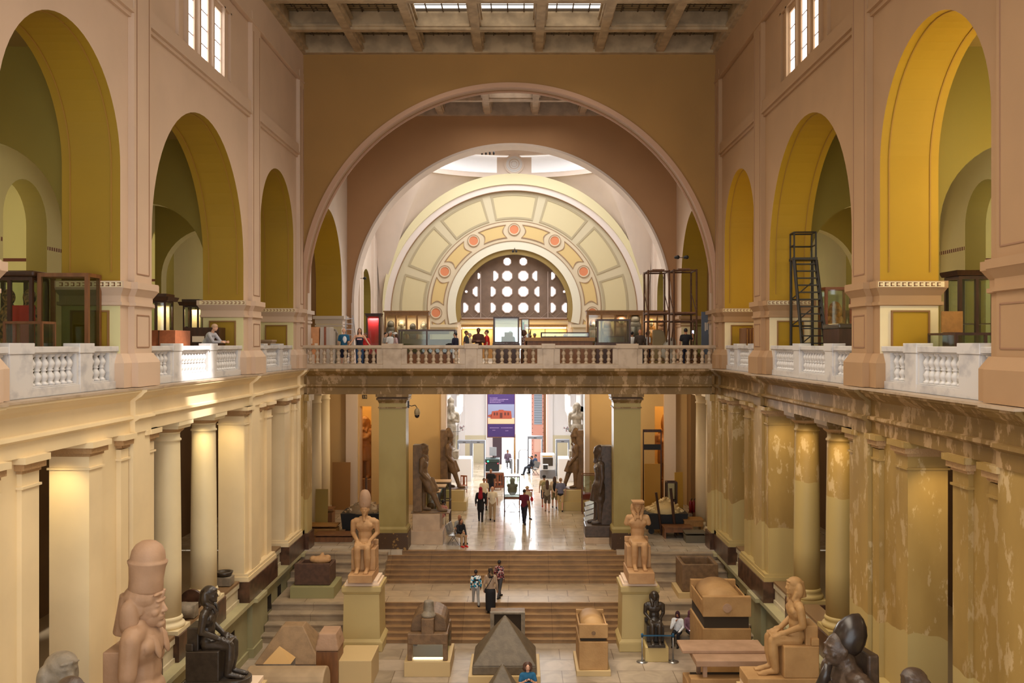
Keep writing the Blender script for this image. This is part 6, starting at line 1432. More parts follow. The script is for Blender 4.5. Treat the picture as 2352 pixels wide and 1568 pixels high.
B.build('painted_figures', mat('cartonnage', srgb(190, 140, 84), .6, noise=.6, nscale=12, col2=srgb(60, 50, 50)), o)
B = MB(); B.box(-.88, .88, -.45, .45, 2.66, 2.8); B.build('cornice', WOOD, o, bevel=.04)
def lit_cabinet(lab, x, y, w, d, h, rz=0, crown=True):
    o = glass_case(lab, (x, y, GF), w, d, h - .3, z0=.3, frame=WOOD, glass=GLASS, t=.06, base=WOOD, rz=R(rz), mull=1, shelf=True)
    if crown: B = MB(); B.cbox(0, 0, h, w + .2, d + .2, .14, -.05, -.05); B.cbox(0, 0, h + .14, w + .06, d + .06, .1); B.build('cornice', WOOD, o)
    B = MB(); B.box(-w / 2 + .1, w / 2 - .1, d / 2 - .1, d / 2 - .07, .4, h - .1); CASE_LIGHTS.append((x, y, GF + h - .12, w - .2, .3, 12, (1, .85, .6))); B.build('lit_back', mat('cab_back', srgb(244, 210, 160), .7), o)
    return o
lit_cabinet('lit dark wood cabinet just behind the middle left pier', -11.5, 31.3, .62, .7, 2.5)
lit_cabinet('lit dark wood cabinet in the middle left arch behind the person in the knit cap', -12.1, 36.2, .6, .6, 2.55)
o = thing('wooden_chest', 'plain reddish wooden chest standing behind the sunlit balustrade, middle left arch', 'chest', (-10.45, 29.1, GF)); B = MB(); B.cbox(0, 0, 0, 1.0, 1.3, 1.5); B.build('body', WOODR, o, bevel=.01); B = MB(); B.box(.0, .02, -.67, -.65, 0, 1.5); B.build('door_seam', WOOD, o)
o = thing('dark_case', 'dark open case with small objects at the foot of the pier, middle left arch', 'display case', (-10.45, 32.6, GF)); B = MB(); B.cbox(0, 0, 0, 1.2, .7, 1.65); B.build('body', WOOD, o); B = MB(); B.box(-.3, .1, -.4, -.35, 1.15, 1.35); B.build('pale_panel', MATS['paper'], o)
o = thing('small_box', 'small pale lidded box behind the short left balustrade', 'box', (-10.05, 39.2, GF)); B = MB(); B.cbox(0, 0, 0, .5, .7, 1.18); B.build('body', mat('box_pale', srgb(170, 140, 110), .6), o); B = MB(); B.cbox(0, 0, 1.18, .56, .76, .08); B.build('lid', MATS['box_pale'], o)
# right
def ladder_tower(lab, x, y, rz):
    o = thing('access_stair', lab, 'rolling stair', (x, y, GF), R(rz)); ST = mat('stair_black', srgb(34, 26, 18), .5)
    H = 4.0; L_ = 2.6
    for sx in (-.36, .36):
        B = MB(); B.tube((sx, -1.2, 0), (sx, .6, H), .055); B.build('stringer', ST, o)
        B = MB(); B.tube((sx, 1.0, 0), (sx, 1.0, H), .05); B.build('rear_leg', ST, o); B = MB(); B.tube((sx * 1.15, -1.2, .0), (sx, .4, H - .1), .04); B.build('front_leg', ST, o)
        B = MB(); B.tube((sx, .5, H), (sx, .5, H + .85), .03); B.tube((sx, 1.1, H), (sx, 1.1, H + .85), .03); B.tube((sx, .5, H + .85), (sx, 1.1, H + .85), .03); B.tube((sx, .5, H + .42), (sx, 1.1, H + .42), .025); B.build('platform_rail', ST, o)
    for y_, z_ in ((1.1, .85), (.5, .85), (1.1, .42)): B = MB(); B.tube((-.36, y_, H + z_), (.36, y_, H + z_), .028); B.build('platform_rail', ST, o)
    for k in range(16): t = (k + .6) / 16.5; B = MB(); B.box(-.36, .36, -1.2 + 1.8 * t - .12, -1.2 + 1.8 * t + .1, H * t - .03, H * t + .01); B.build('tread', ST, o)
    B = MB(); B.box(-.4, .4, .45, 1.15, H - .08, H); B.build('platform', ST, o)
    for z in (.8, 1.7, 2.6): B = MB(); B.tube((-.36, 1.0, z), (.36, 1.0, z), .03); B.tube((-.36, 1.0, z), (.36, 1.0, z + .6), .02); B.build('cross_brace', ST, o)
ladder_tower('tall black steel rolling stair with a railed platform, in the middle right arch', 10.05, 31.2, -4)
o = glass_case('tall red-brown glass cabinet with a standing mummy coffin, behind the black rolling stair', (11.5, 32.9, GF), .95, .8, 2.75, z0=.3, frame=WOODR, glass=GLASS, t=.09, base=WOODR, mull=0)
cc = thing('mummy_coffin', 'golden brown mummy coffin standing inside the red-brown cabinet', 'coffin', (11.5, 32.9, GF + .36)); B = MB(); B.smooth = True; coffin(B, 0, 0, 2.2, .7); B.build('coffin_lid', COR, cc)
o = thing('covered_case', 'dark box covered with clear plastic behind the middle right balustrade', 'box', (10.75, 29.4, GF)); B = MB(); B.cbox(0, 0, 0, 1.1, 1.5, 1.55); B.build('body', WOOD, o); B = MB(); B.cbox(0, 0, 1.55, 1.15, 1.55, .16); B.build('plastic_cover', mat('plastic_dark', srgb(80, 70, 56), .25), o, bevel=.05)
lit_cabinet('small lit cabinet beyond the covered dark box, middle right arch', 13.6, 38.2, .7, .7, 2.2)
o = glass_case('large dark wood vitrine with stone vessels inside, nearest right arch', (13.0, 26.2, GF), 1.0, .9, 2.65, z0=.3, frame=WOOD, glass=GLASS, t=.09, base=WOOD, mull=1, shelf=True); B = MB(); B.cbox(0, 0, 2.96, 1.1, 1.0, .14, -.06, -.06); B.build('cornice', WOOD, o)
o = glass_case('low flat glass case with pale exhibits behind the nearest right balustrade', (10.65, 21.2, GF), 1.35, 1.4, .38, z0=.95, frame=WOOD, glass=GLASS, t=.05, base=mat('case_base_white', srgb(200, 196, 190), .5), mull=1)
o = thing('picture_panel', 'small brown framed panel standing on the low case, nearest right arch', 'picture', (10.75, 22.35, GF)); B = MB(); B.cbox(0, 0, 1.36, .5, .04, .5); B.build('panel', WOODG, o); B = MB(); B.cbox(0, .02, 0, .3, .3, 1.36); B.build('stand', WOOD, o)
o = thing('open_cabinet', 'small golden latticed cabinet behind the short right balustrade', 'cabinet', (10.05, 39.2, GF)); B = MB(); B.cbox(0, 0, 0, .6, 1.2, 1.75); B.build('body', WOODM, o); B = MB()
for k in range(5): B.box(-.27 + k * .12, -.24 + k * .12, -.64, -.6, .9, 1.7)
B.build('slats', WOODG, o)
# ================================================================ people
SK = {'light': mat('skin_light', srgb(214, 164, 134), .6), 'tan': mat('skin_tan', srgb(180, 124, 90), .6), 'dark': mat('skin_dark', srgb(112, 72, 50), .6)}
def cm(name, r, g, b): return mat('cloth_' + name, srgb(r, g, b), .85)
SHOE = cm('shoe_dark', 36, 28, 26); HAIRS = {'black': mat('hair_black', srgb(28, 20, 18), .6), 'brown': mat('hair_brown', srgb(74, 46, 30), .6), 'grey': mat('hair_grey', srgb(170, 164, 158), .7), 'blond': mat('hair_blond', srgb(150, 112, 76), .6)}
def person(label, loc, rz, H=1.72, skin='tan', shirt=None, legs=None, top='tee', bottom='trousers', hair='black', hairstyle='short', pose='stand', arms=('down', 'down'), shoe=SHOE, stride=.0, lean=0, hat=None, vox=.017, extra=None):
    """facing local -Y. One continuous skin body; hair and clothes are its parts."""
    o = thing('person', label, 'person', loc, R(rz)); k = H / 1.75
    q = lambda x, y, z: Vector((x, y, z)) * k
    sit = pose == 'sit'
    hipz = .5 if sit else .94
    ch = .47 + (.0)                                             # hip to shoulder
    ly = lean
    hip = q(0, 0, hipz); sh = q(0, -ly, hipz + .49); neck = q(0, -ly * 1.15, hipz + .56); hd = q(0, -ly * 1.3 - .01, hipz + .695)
    J = {}
    for s in (-1, 1):
        hx = s * .095
        if sit: J[s] = [q(hx, 0, .5), q(hx * 1.1, -.44, .5), q(hx * 1.1, -.45 - .1 * (s + 1) * 0 - (.12 if extra == 'stretch' else 0), .09)]
        else:
            f = -stride * s
            J[s] = [q(hx, 0, .93), q(hx * 1.0, f * .5 - .02, .5), q(hx * 1.0, f + (.06 if f > 0 else 0), .085)]
    A = {}
    for s, a in zip((-1, 1), arms):
        s0 = sh + q(s * .185, 0, -.03)
        D = {'down': (q(s * .06, .03, -.28), q(s * .07, -.03, -.52)), 'swing': (q(s * .06, .08, -.27), q(s * .06, .0, -.52)), 'fwd': (q(s * .06, -.02, -.28), q(s * .02, -.25, -.32)), 'phone': (q(s * .07, -.08, -.25), q(-s * .08, -.26, -.1)),
             'raised': (q(s * .1, -.12, .2), q(s * .08, -.16, .46)), 'up': (q(s * .12, -.1, -.18), q(s * .1, -.3, .06)), 'crossed': (q(s * .07, -.04, -.27), q(-s * .14, -.2, -.24)), 'lap': (q(s * .05, -.04, -.26), q(-s * .08, -.34, -.4)),
             'rail': (q(s * .15, -.02, -.25), q(s * .28, -.14, -.44)), 'chin': (q(s * .04, -.22, -.3), q(-s * .14, -.17, -.02)), 'hip': (q(s * .16, .06, -.22), q(s * .04, -.02, -.4)), 'lean': (q(s * .05, -.18, -.24), q(-s * .03, -.42, -.24))}[a]
        A[s] = [s0, s0 + D[0], s0 + D[1]]
    def torso(B, e=0, z=1):
        B.ell(hip + q(0, 0, .02), (.165 + e) * k, (.12 + e) * k, (.12 + e) * k); B.cap(hip + q(0, 0, .05), hip.lerp(sh, .5), (.125 + e) * k, (.135 + e) * k)
        B.ell(hip.lerp(sh, .72), (.172 + e) * k, (.115 + e) * k, (.19 + e) * k); B.cap(sh + q(-.15, 0, -.03), sh + q(.15, 0, -.03), (.062 + e) * k)
    B = MB(); B.smooth = True; torso(B)
    B.cap(sh + q(0, .01, 0), neck + q(0, 0, .04), .056 * k, .052 * k)
    hs = .115 * k
    B.ell(hd, hs * .68, hs * .84, hs); B.ell(hd + Vector((0, -.25, -.42)) * hs, hs * .5, hs * .55, hs * .56)
    B.tube(hd + Vector((0, -.8, .08)) * hs, hd + Vector((0, -1.02, -.25)) * hs, .08 * hs, .16 * hs, 6)
    for s in (-1, 1): B.ell(hd + Vector((s * .7, .08, -.05)) * hs, .1 * hs, .2 * hs, .28 * hs, n=8, m=6); B.ell(hd + Vector((s * .27, -.75, .05)) * hs, .14 * hs, .1 * hs, .1 * hs, n=8, m=6)
    B.ell(hd + Vector((0, -.76, -.5)) * hs, .25 * hs, .12 * hs, .09 * hs, n=8, m=6)
    for s in (-1, 1):
        a, b, c = A[s]; B.cap(a, b, .046 * k, .038 * k); B.cap(b, c, .037 * k, .026 * k)
        d = (c - b).normalized(); sd = d.orthogonal().normalized() if abs(d.z) < .3 else Vector((0, 1, 0)) - d * d.y; sd.normalize()
        B.cap(c + d * .02 * k, c + d * .07 * k, .03 * k, .034 * k, 8)
        for i, ln in zip((-1.5, -.5, .5, 1.5), (.145, .165, .17, .15)):
            m1 = c + d * .085 * k + sd * i * .021 * k; bend = Vector((-s * .02, 0, 0)) if abs(d.z) > .5 else Vector((0, 0, -.02))
            B.cap(m1, c + d * ln * k + sd * i * .025 * k + bend * k, .0105 * k, .0095 * k, 6)
        B.cap(c + d * .04 * k - sd * .035 * k, c + d * .1 * k - sd * .06 * k, .012 * k, .01 * k, 6)
        a, b, c = J[s]; B.cap(a, b, .083 * k, .055 * k); B.cap(b, c, .054 * k, .036 * k); B.cap(c + q(0, .03, -.045), c + q(0, -.15, -.055), .036 * k, .032 * k)
    B.build('body', SK[skin], o, voxel=vox * k, smooth_it=1)
    # clothes
    if shirt:
        B = MB(); B.smooth = True; torso(B, .02)
        for s in (-1, 1):
            a, b, c = A[s]
            if top == 'tee': B.cap(a, a.lerp(b, .65), .066 * k, .058 * k)
            elif top == 'long': B.cap(a, b, .062 * k, .052 * k); B.cap(b, b.lerp(c, .95), .051 * k, .042 * k)
        if top == 'tank': B = MB(); B.smooth = True; B.ell(hip + q(0, 0, .02), .18 * k, .135 * k, .12 * k); B.cap(hip + q(0, 0, .05), hip.lerp(sh, .5), .14 * k, .15 * k); B.ell(hip.lerp(sh, .66), .18 * k, .13 * k, .17 * k); [B.cap(sh + q(s * .09, -.06, -.06), sh + q(s * .09, .03, .035), .025 * k) for s in (-1, 1)]
        if top == 'coat': B.cap(hip + q(0, 0, .0), hip + q(0, 0, -.2 if sit else -.3), .17 * k, .19 * k); [(B.cap(A[s][0], A[s][1], .064 * k, .054 * k), B.cap(A[s][1], A[s][1].lerp(A[s][2], .95), .053 * k, .042 * k)) for s in (-1, 1)]
        B.build('shirt' if top != 'coat' else 'coat', shirt, o, voxel=.02 * k, smooth_it=2)
    if legs:
        B = MB(); B.smooth = True
        B.ell(hip + q(0, 0, -.0), .18 * k, .135 * k, .1 * k)
        if bottom == 'skirt': B.lathe([(.17 * k, .95 * k), (.2 * k, .85 * k), (.2 * k, .5 * k), (.19 * k, .12 * k)], (0, 0, 0), 20)
        else:
            for s in (-1, 1):
                a, b, c = J[s]; B.cap(a, b if bottom == 'trousers' else a.lerp(b, .98), .1 * k, .073 * k if bottom == 'trousers' else .085 * k)
                if bottom == 'trousers': B.cap(b, c + q(0, 0, .01), .072 * k, .055 * k)
        B.build({'skirt': 'skirt', 'shorts': 'shorts', 'trousers': 'trousers'}[bottom], legs, o, voxel=.02 * k, smooth_it=2)
    for s in (-1, 1):
        c = J[s][2]; B = MB(); B.smooth = True; B.cap(c + q(0, .04, -.045), c + q(0, -.17, -.052), .043 * k, .04 * k); B.box(*(lambda v: (v.x - .04 * k, v.x + .04 * k, v.y - .2 * k, v.y + .07 * k, v.z - .085 * k, v.z - .055 * k))(c)); B.build('shoe', shoe, o, voxel=.016 * k, smooth_it=1)
    # hair
    if hairstyle:
        B = MB(); B.smooth = True; nm = 'hair'
        Hm = HAIRS[hair] if isinstance(hair, str) else hair
        if hairstyle in ('short', 'long', 'bushy', 'bald_rim'):
            if hairstyle != 'bald_rim': B.ell(hd + Vector((0, .14, .2)) * hs, hs * .76, hs * .88, hs * .88)
            else: B.ell(hd + Vector((0, .3, -.1)) * hs, hs * .74, hs * .66, hs * .5)
        if hairstyle == 'long': B.cap(hd + Vector((0, .4, 0)) * hs, sh + q(0, .1, -.12), .8 * hs, .75 * hs); [B.cap(hd + Vector((s * .55, .1, .1)) * hs, sh + q(s * .08, .0, -.05), .3 * hs, .3 * hs) for s in (-1, 1)]
        if hairstyle == 'bushy': B.ell(hd + Vector((0, .55, .1)) * hs, hs * 1.3, hs * .95, hs * 1.2); B.ell(hd + Vector((.0, .6, -.6)) * hs, hs * 1.35, hs * .85, hs * .9); [B.ell(hd + Vector((s * .85, .15, -.3)) * hs, hs * .4, hs * .5, hs * .8) for s in (-1, 1)]
        if hairstyle == 'scarf': B.ell(hd + Vector((0, .12, .1)) * hs, hs * .86, hs * .96, hs * 1.08); B.cap(hd + Vector((0, .2, -.7)) * hs, sh + q(0, .02, .0), .75 * hs, 1.1 * hs); nm = 'headscarf'
        if hairstyle == 'longscarf': B.ell(hd + Vector((0, .12, .1)) * hs, hs * .86, hs * .96, hs * 1.08); B.cap(hd + Vector((0, .25, -.6)) * hs, sh + q(0, .1, -.18), .8 * hs, 1.1 * hs); nm = 'headscarf'
        B.build(nm, Hm, o, voxel=.015 * k, smooth_it=2)
    B = MB(); B.smooth = True
    for s in (-1, 1): B.ell(hd + Vector((s * .27, -.86, .1)) * hs, hs * .13, hs * .05, hs * .05, n=8, m=6); B.ell(hd + Vector((s * .28, -.84, .3)) * hs, hs * .18, hs * .06, hs * .035, n=8, m=6)
    B.build('eyes_and_brows', HAIRS['black'], o)
    B = MB(); B.smooth = True; B.ell(hd + Vector((0, -.88, -.5)) * hs, hs * .2, hs * .05, hs * .06, n=8, m=6); B.build('mouth', mat('lips', srgb(150, 76, 68), .6), o)
    if hat:
        B = MB(); B.smooth = True
        B.ell(hd + Vector((0, .08, .38)) * hs, hs * .86, hs * .98, hs * .78)
        if hat[0] == 'cap': B.ell(hd + Vector((0, -1.15, .42)) * hs, hs * .55, hs * .6, hs * .08)
        if hat[0] == 'brim': B.ell(hd + Vector((0, 0, .45)) * hs, hs * 1.5, hs * 1.6, hs * .14)
        B.build({'cap': 'cap', 'brim': 'sun_hat', 'knit': 'knit_cap'}[hat[0]], hat[1], o, voxel=.013 * k, smooth_it=1)
    return o, dict(A=A, sh=sh, hip=hip, hd=hd, k=k)
NAVY = cm('navy', 26, 26, 48); BLK = cm('black', 24, 22, 26); WHT = cm('white', 232, 232, 232); CRM = cm('cream', 232, 216, 186); RED = cm('red', 190, 26, 34); MAR = cm('maroon', 104, 22, 44); KHK = cm('khaki', 176, 146, 110); JEAN = cm('jeans_blue', 50, 78, 116)
BRN = cm('brown', 74, 42, 28); GRY = cm('grey', 150, 146, 140); DGY = cm('dark_grey', 70, 68, 70); OLV = cm('olive', 128, 122, 84); BLU = cm('blue', 30, 92, 128); GBL = cm('grey_blue', 108, 108, 130)
def feetY(py_, z): return (CZ - z) * FO / (py_ - VY)
def at_floor(xp, yp, z): Y = feetY(yp, z); return (px(xp, Y), Y, z)
# stairs
dots = blob_mat('cloth_dotted', [srgb(225, 225, 220), srgb(30, 30, 34), srgb(225, 225, 220), srgb(40, 140, 170)], 14)
chk = blob_mat('cloth_checked_red', [srgb(200, 170, 160), srgb(120, 30, 40), srgb(40, 30, 40)], 22)
strp = stripe_mat('cloth_striped_beige', srgb(196, 170, 140), srgb(120, 92, 74), 9)
z = .9; person('child in a black, white and blue dotted sweater walking up the lower steps', (px(1093, 37), 36.95, z), 196, 1.42, 'dark', dots, GRY, 'long', 'trousers', stride=.16, arms=('swing', 'swing'))
o, P = person('woman in a striped beige blouse and long black skirt climbing the steps between two children', (px(1127, 36.6), 36.5, .75), 176, 1.76, 'tan', strp, BLK, 'long', 'skirt', hair=blob_mat('scarf_dark', [srgb(60, 44, 34), srgb(120, 92, 62), srgb(40, 30, 26)], 18), hairstyle='scarf', arms=('down', 'down'), stride=.1)
B = MB(); B.ell((.2, -.02, .86), .05, .1, .1); B.path([Vector((.2, .05, .92)), Vector((.06, .17, 1.15)), Vector((-.12, .1, 1.47))], .012); B.build('shoulder_bag', BLK, o)
person('child in a red checked shirt beside the woman with the long skirt', (px(1147, 37.6), 37.6, 1.05), 150, 1.5, 'dark', chk, DGY, 'long', 'trousers', stride=.22, arms=('swing', 'down'))
# woman with phone, bottom centre
o, P = person('woman with bushy dark hair and a blue top holding up a phone, bottom edge', (px(1212, 27.9), 27.9, 0), 5, 1.72, 'light', BLU, CRM, 'tee', 'trousers', 'brown', 'bushy', arms=('phone', 'phone'), vox=.014)
c = (P['A'][-1][2] + P['A'][1][2]) / 2; B = MB(); B.box(c.x - .07, c.x + .07, c.y - .1, c.y - .088, c.z, c.z + .08); B.build('phone', BLK, o)
# seated women right
YS = 34.75
person('woman in a dark headscarf and white sleeves, sitting on the low step, chin in hand', (px(1560, YS), YS + .35, -.0), -20, 1.62, 'tan', WHT, BLK, 'long', 'trousers', hair=cm('plum', 60, 26, 36), hairstyle='longscarf', pose='sit', arms=('chin', 'lap'))
o, P = person('woman in a plum headscarf looking at a lit phone, sitting beside the big coffin', (px(1590, YS), YS + .45, -.0), 10, 1.62, 'tan', cm('mauve', 120, 84, 96), BLK, 'long', 'trousers', hair=cm('plum_light', 96, 52, 62), hairstyle='longscarf', pose='sit', arms=('lap', 'lap'))
c = P['A'][-1][2]; B = MB(); B.box(c.x - .04, c.x + .04, c.y - .12, c.y + .02, c.z + .04, c.z + .05); B.build('phone', mat('phone_glow', (.6, .6, .9, 1), .4, emit=(.7, .75, 1, 1), estr=2), o)
# entrance floor
pinkst = stripe_mat('cloth_striped_pink', srgb(206, 150, 130), srgb(160, 92, 84), 8)
person('man in a striped pink shirt bending to a desk case, left of the passage', (px(1016, 44.6), 44.4, EF), 160, 1.72, 'dark', pinkst, CRM, 'long', 'trousers', arms=('fwd', 'fwd'), lean=.1, stride=.06)
person('bald man in a dark sleeveless vest sitting on the near steel bench', (px(1050, 42.9), 43.1, EF), 40, 1.72, 'tan', GRY, KHK, 'tee', 'trousers', 'grey', None, pose='sit', arms=('lap', 'lap'), lean=.12)
person('person in a black jacket and red shoes bent forward on the near steel bench', (px(1053, 42.2), 42.45, EF), 35, 1.66, 'tan', BLK, KHK, 'long', 'trousers', 'brown', 'long', pose='sit', arms=('lean', 'lap'), shoe=RED, lean=.16)
person('woman in a red headscarf and black coat walking away towards the entrance', (px(1104, 48.2), 48.2, EF), 176, 1.76, 'tan', BLK, BLK, 'coat', 'trousers', hair=cm('scarf_red', 150, 20, 38), hairstyle='longscarf', stride=.14)
person('bald man in a cream t-shirt and khaki trousers walking away, beside the red headscarf', (px(1131, 48.4), 48.4, EF), 184, 1.76, 'light', CRM, KHK, 'tee', 'trousers', 'grey', None, stride=.16)
o, P = person('man in a pale polo shirt and dark trousers looking at his phone in the passage', (px(1112, 51.6), 51.6, EF), 15, 1.74, 'tan', CRM, cm('dark_trousers', 44, 32, 38), 'tee', 'trousers', 'black', 'short', arms=('fwd', 'down'), stride=.1)
person('stout man in a black t-shirt standing in front of the wooden desk', (px(1127, 55), 55.2, EF), 5, 1.76, 'tan', BLK, NAVY, 'tee', 'trousers', 'black', 'bald_rim')
person('man in a maroon t-shirt and dark jeans walking away past the passage case', (px(1204, 47.5), 47.5, EF), 168, 1.76, 'tan', MAR, cm('dark_jeans', 34, 34, 50), 'tee', 'trousers', 'black', 'short', stride=.22)
o, P = person('woman in a cream top and sun hat with a red bag beside the maroon shirt', (px(1211, 48.8), 48.9, EF), 30, 1.7, 'light', CRM, KHK, 'tee', 'trousers', 'blond', 'short', hat=('brim', cm('hat_beige', 176, 150, 120)), stride=.12)
B = MB(); B.smooth = True; B.ell((.27, .0, 1.0), .06, .14, .13); B.build('shoulder_bag', RED, o)
o, P = person('young man in a dark cap with an olive backpack in the walking group of four', (px(1250, 52.2), 52.4, EF), 178, 1.78, 'tan', cm('beige', 190, 170, 130), cm('charcoal', 74, 72, 80), 'tee', 'shorts', 'black', 'short', hat=('cap', BLK), stride=.12, shoe=RED)
B = MB(); B.smooth = True; B.ell((0, .2, 1.2), .16, .13, .26); B.build('backpack', OLV, o)
person('woman with long curly hair, grey top and shorts, second in the walking group', (px(1257, 50.9), 51.0, EF), 180, 1.72, 'light', cm('stone_top', 150, 134, 110), cm('shorts_brown', 96, 80, 64), 'tee', 'shorts', 'brown', 'long', stride=.14, shoe=cm('sandals', 110, 80, 60))
o, P = person('dark-haired woman with a black backpack and patterned skirt in the walking group', (px(1274, 52.0), 52.2, EF), 182, 1.74, 'tan', cm('pale_top', 214, 190, 160), cm('patterned', 118, 108, 76), 'tee', 'shorts', 'brown', 'long', stride=.1)
B = MB(); B.smooth = True; B.ell((0, .2, 1.2), .12, .11, .26); B.build('backpack', BLK, o)
o, P = person('fair-haired man in a grey-blue polo with a dark waist jacket, right in the walking group', (px(1288, 51.0), 51.2, EF), 176, 1.8, 'light', GBL, cm('sand_shorts', 200, 170, 120), 'tee', 'shorts', 'blond', 'short', stride=.14)
B = MB(); B.smooth = True; B.ell((0, 0, .93), .2, .15, .11); B.build('waist_jacket', BLK, o)
person('guard in a dark uniform sitting in the front seat of the far steel bench', (px(1221, 65.6), 65.5, EF), -75, 1.76, 'tan', cm('uniform_black', 30, 32, 42), cm('uniform_black', 0, 0, 0), 'long', 'trousers', 'black', 'short', pose='sit', arms=('lap', 'hip'), extra='stretch', vox=.02)
person('guard in dark clothes leaning back, rear seat of the far steel bench', (px(1230, 66), 66.3, EF), -70, 1.76, 'tan', cm('uniform_blue', 40, 62, 92), cm('uniform_black', 0, 0, 0), 'long', 'trousers', 'black', 'short', pose='sit', arms=('up', 'lap'), vox=.02)
person('person silhouetted against the light, sitting on a stool at the doorway', (px(1166, 67), 67.2, EF + .25), 10, 1.72, 'tan', cm('mauve_grey', 110, 92, 110), DGY, 'long', 'trousers', 'black', 'short', pose='sit', arms=('lap', 'lap'), vox=.02)
o = thing('stool', 'small stool under the person sitting in the doorway', 'stool', (px(1166, 67), 67.25, EF)); B = MB(); B.cbox(0, 0, .6, .36, .36, .06); B.build('seat', BLACKM, o)
for x in (-.14, .14):
    for y in (-.14, .14): B = MB(); B.tube((x, y, 0), (x, y, .6), .015); B.build('leg', BLACKM, o)
# upper gallery, behind the long balustrade
def up(xp, Y): return (px(xp, Y), Y, GF)
o, P = person('bald man in a blue and white sports shirt seen from behind at the upper rail', up(790, 42.6), 170, 1.80, 'light', BLU, NAVY, 'tee', 'shorts', 'grey', None, arms=('down', 'down'))
B = MB(); B.smooth = True; B.ell((-.08, .125, 1.28), .1, .03, .16); B.build('white_shirt_panel', WHT, o)
o, P = person('long-haired woman in a black tank top and blue jeans, hands on the upper rail', up(826, 42.25), 8, 1.80, 'light', NAVY, JEAN, 'tank', 'trousers', 'brown', 'long', arms=('rail', 'rail'))
B = MB(); B.box(-.11, .11, -.155, -.15, 1.27, 1.33); B.build('shirt_print', cm('print_pink', 224, 170, 165), o)
person('person in a red top half hidden behind the woman at the upper rail', up(839, 43.2), -20, 1.6, 'tan', RED, NAVY, 'tee', 'trousers', 'brown', 'short')
person('dark-haired person in a grey top, left of the white-haired man, upper floor', up(886, 46.0), 70, 1.66, 'light', GRY, DGY, 'tee', 'trousers')
person('white-haired man in a white shirt facing left, upper floor', up(896, 45.3), 60, 1.70, 'tan', WHT, KHK, 'tee', 'trousers', 'grey', 'short')
person('person in a white cap and dark long hair before the coffin cabinet, upper floor', up(908, 46.6), -70, 1.66, 'light', cm('pinkish', 220, 190, 196), DGY, 'tee', 'trousers', 'brown', 'long', hat=('cap', WHT))
o, P = person('photographer in a navy sweater and white shorts at the end of the long low case', up(1046, 43.0), -120, 1.62, 'light', NAVY, WHT, 'long', 'shorts', 'black', 'short', arms=('fwd', 'fwd'))
c = (P['A'][-1][2] + P['A'][1][2]) / 2; B = MB(); B.box(c.x - .08, c.x + .08, c.y - .16, c.y - .04, c.z, c.z + .12); B.tube(c + Vector((0, -.1, .05)), c + Vector((0, -.28, .05)), .04); B.build('camera', BLK, o)
person('man in a dark grey sleeveless vest facing left, before the lit vitrine', up(1071, 46.5), 80, 1.75, 'tan', DGY, DGY, 'tee', 'trousers', 'brown', 'short')
person('white-haired visitor behind the man in the grey vest, upper floor', up(1079, 49), 100, 1.66, 'light', CRM, GRY, 'tee', 'trousers', 'grey', 'short')
person('man in a dark brown shirt with arms crossed, looking over the rail', up(1099, 42.6), 0, 1.82, 'dark', BRN, NAVY, 'long', 'shorts', 'black', 'short', arms=('crossed', 'crossed'))
person('man in a bright red t-shirt facing right, beside the man with crossed arms', up(1118, 43.6), -90, 1.74, 'light', RED, KHK, 'tee', 'shorts', 'brown', 'short')
person('person in a white cap seen through the square middle case', up(1172, 49.5), 0, 1.76, 'tan', DGY, DGY, 'tee', 'trousers', 'black', 'short', hat=('cap', WHT))
person('curly-haired person in a checked shirt, right of the square middle case', up(1205, 44.9), 100, 1.74, 'tan', blob_mat('cloth_check_brown', [srgb(210, 190, 180), srgb(90, 50, 50), srgb(150, 110, 100)], 26), DGY, 'tee', 'trousers', 'brown', 'bushy')
o, P = person('guide in a grey cap raising a small white, green and red flag, upper floor', up(1228, 49), 10, 1.64, 'tan', BLK, DGY, 'long', 'trousers', 'black', 'short', arms=('raised', 'down'), hat=('cap', GRY))
c = P['A'][-1][2]; f0 = c + Vector((0, 0, .1)); B = MB(); B.tube(c + Vector((.0, 0, .05)), c + Vector((-.28, 0, .55)), .012); B.build('flag_pole', WHT, o)
for i, (r_, g_, b_, nm) in enumerate(((235, 235, 235, 'white'), (30, 150, 90, 'green'), (214, 60, 40, 'red'))):
    B = MB(); p0 = c + Vector((-.28, 0, .55)); B.prism([(p0.x - .22 + i * .075, p0.z + .05 - i * .12), (p0.x - .12 + i * .075, p0.z + .05 - i * .12), (p0.x - .14 + i * .075, p0.z - .5 - i * .05), (p0.x - .24 + i * .075, p0.z - .5 - i * .05)], 'Y', p0.y - .01, p0.y + .01); B.build('flag_stripe', mat('flag_' + nm, srgb(r_, g_, b_), .8), o)
person('visitor in a pale blue top bending low behind the flat table case', up(1297, 48.5), 0, 1.6, 'light', cm('pale_blue', 170, 184, 200), DGY, 'tee', 'trousers', hair='blond', hairstyle='short', lean=.2)
person('grey-haired visitor in white beside the guide with the flag', up(1214, 48.2), -90, 1.62, 'light', WHT, GRY, 'tee', 'trousers', 'grey', 'short')
person('bald man in a dark brown sweater seen from behind, near the hollow dark coffin', up(1470, 43.2), 175, 1.76, 'tan', cm('dark_brown_sweater', 58, 46, 38), DGY, 'long', 'trousers', 'grey', None)
person('dark-haired visitor left of the man in the brown sweater, upper floor', up(1452, 45), 150, 1.68, 'tan', WHT, DGY, 'tee', 'trousers', 'black', 'short')
person('person in white shorts partly hidden behind the left scaffold tower', up(1487, 45.2), 120, 1.68, 'tan', WHT, NAVY, 'tee', 'shorts', 'black', 'short')
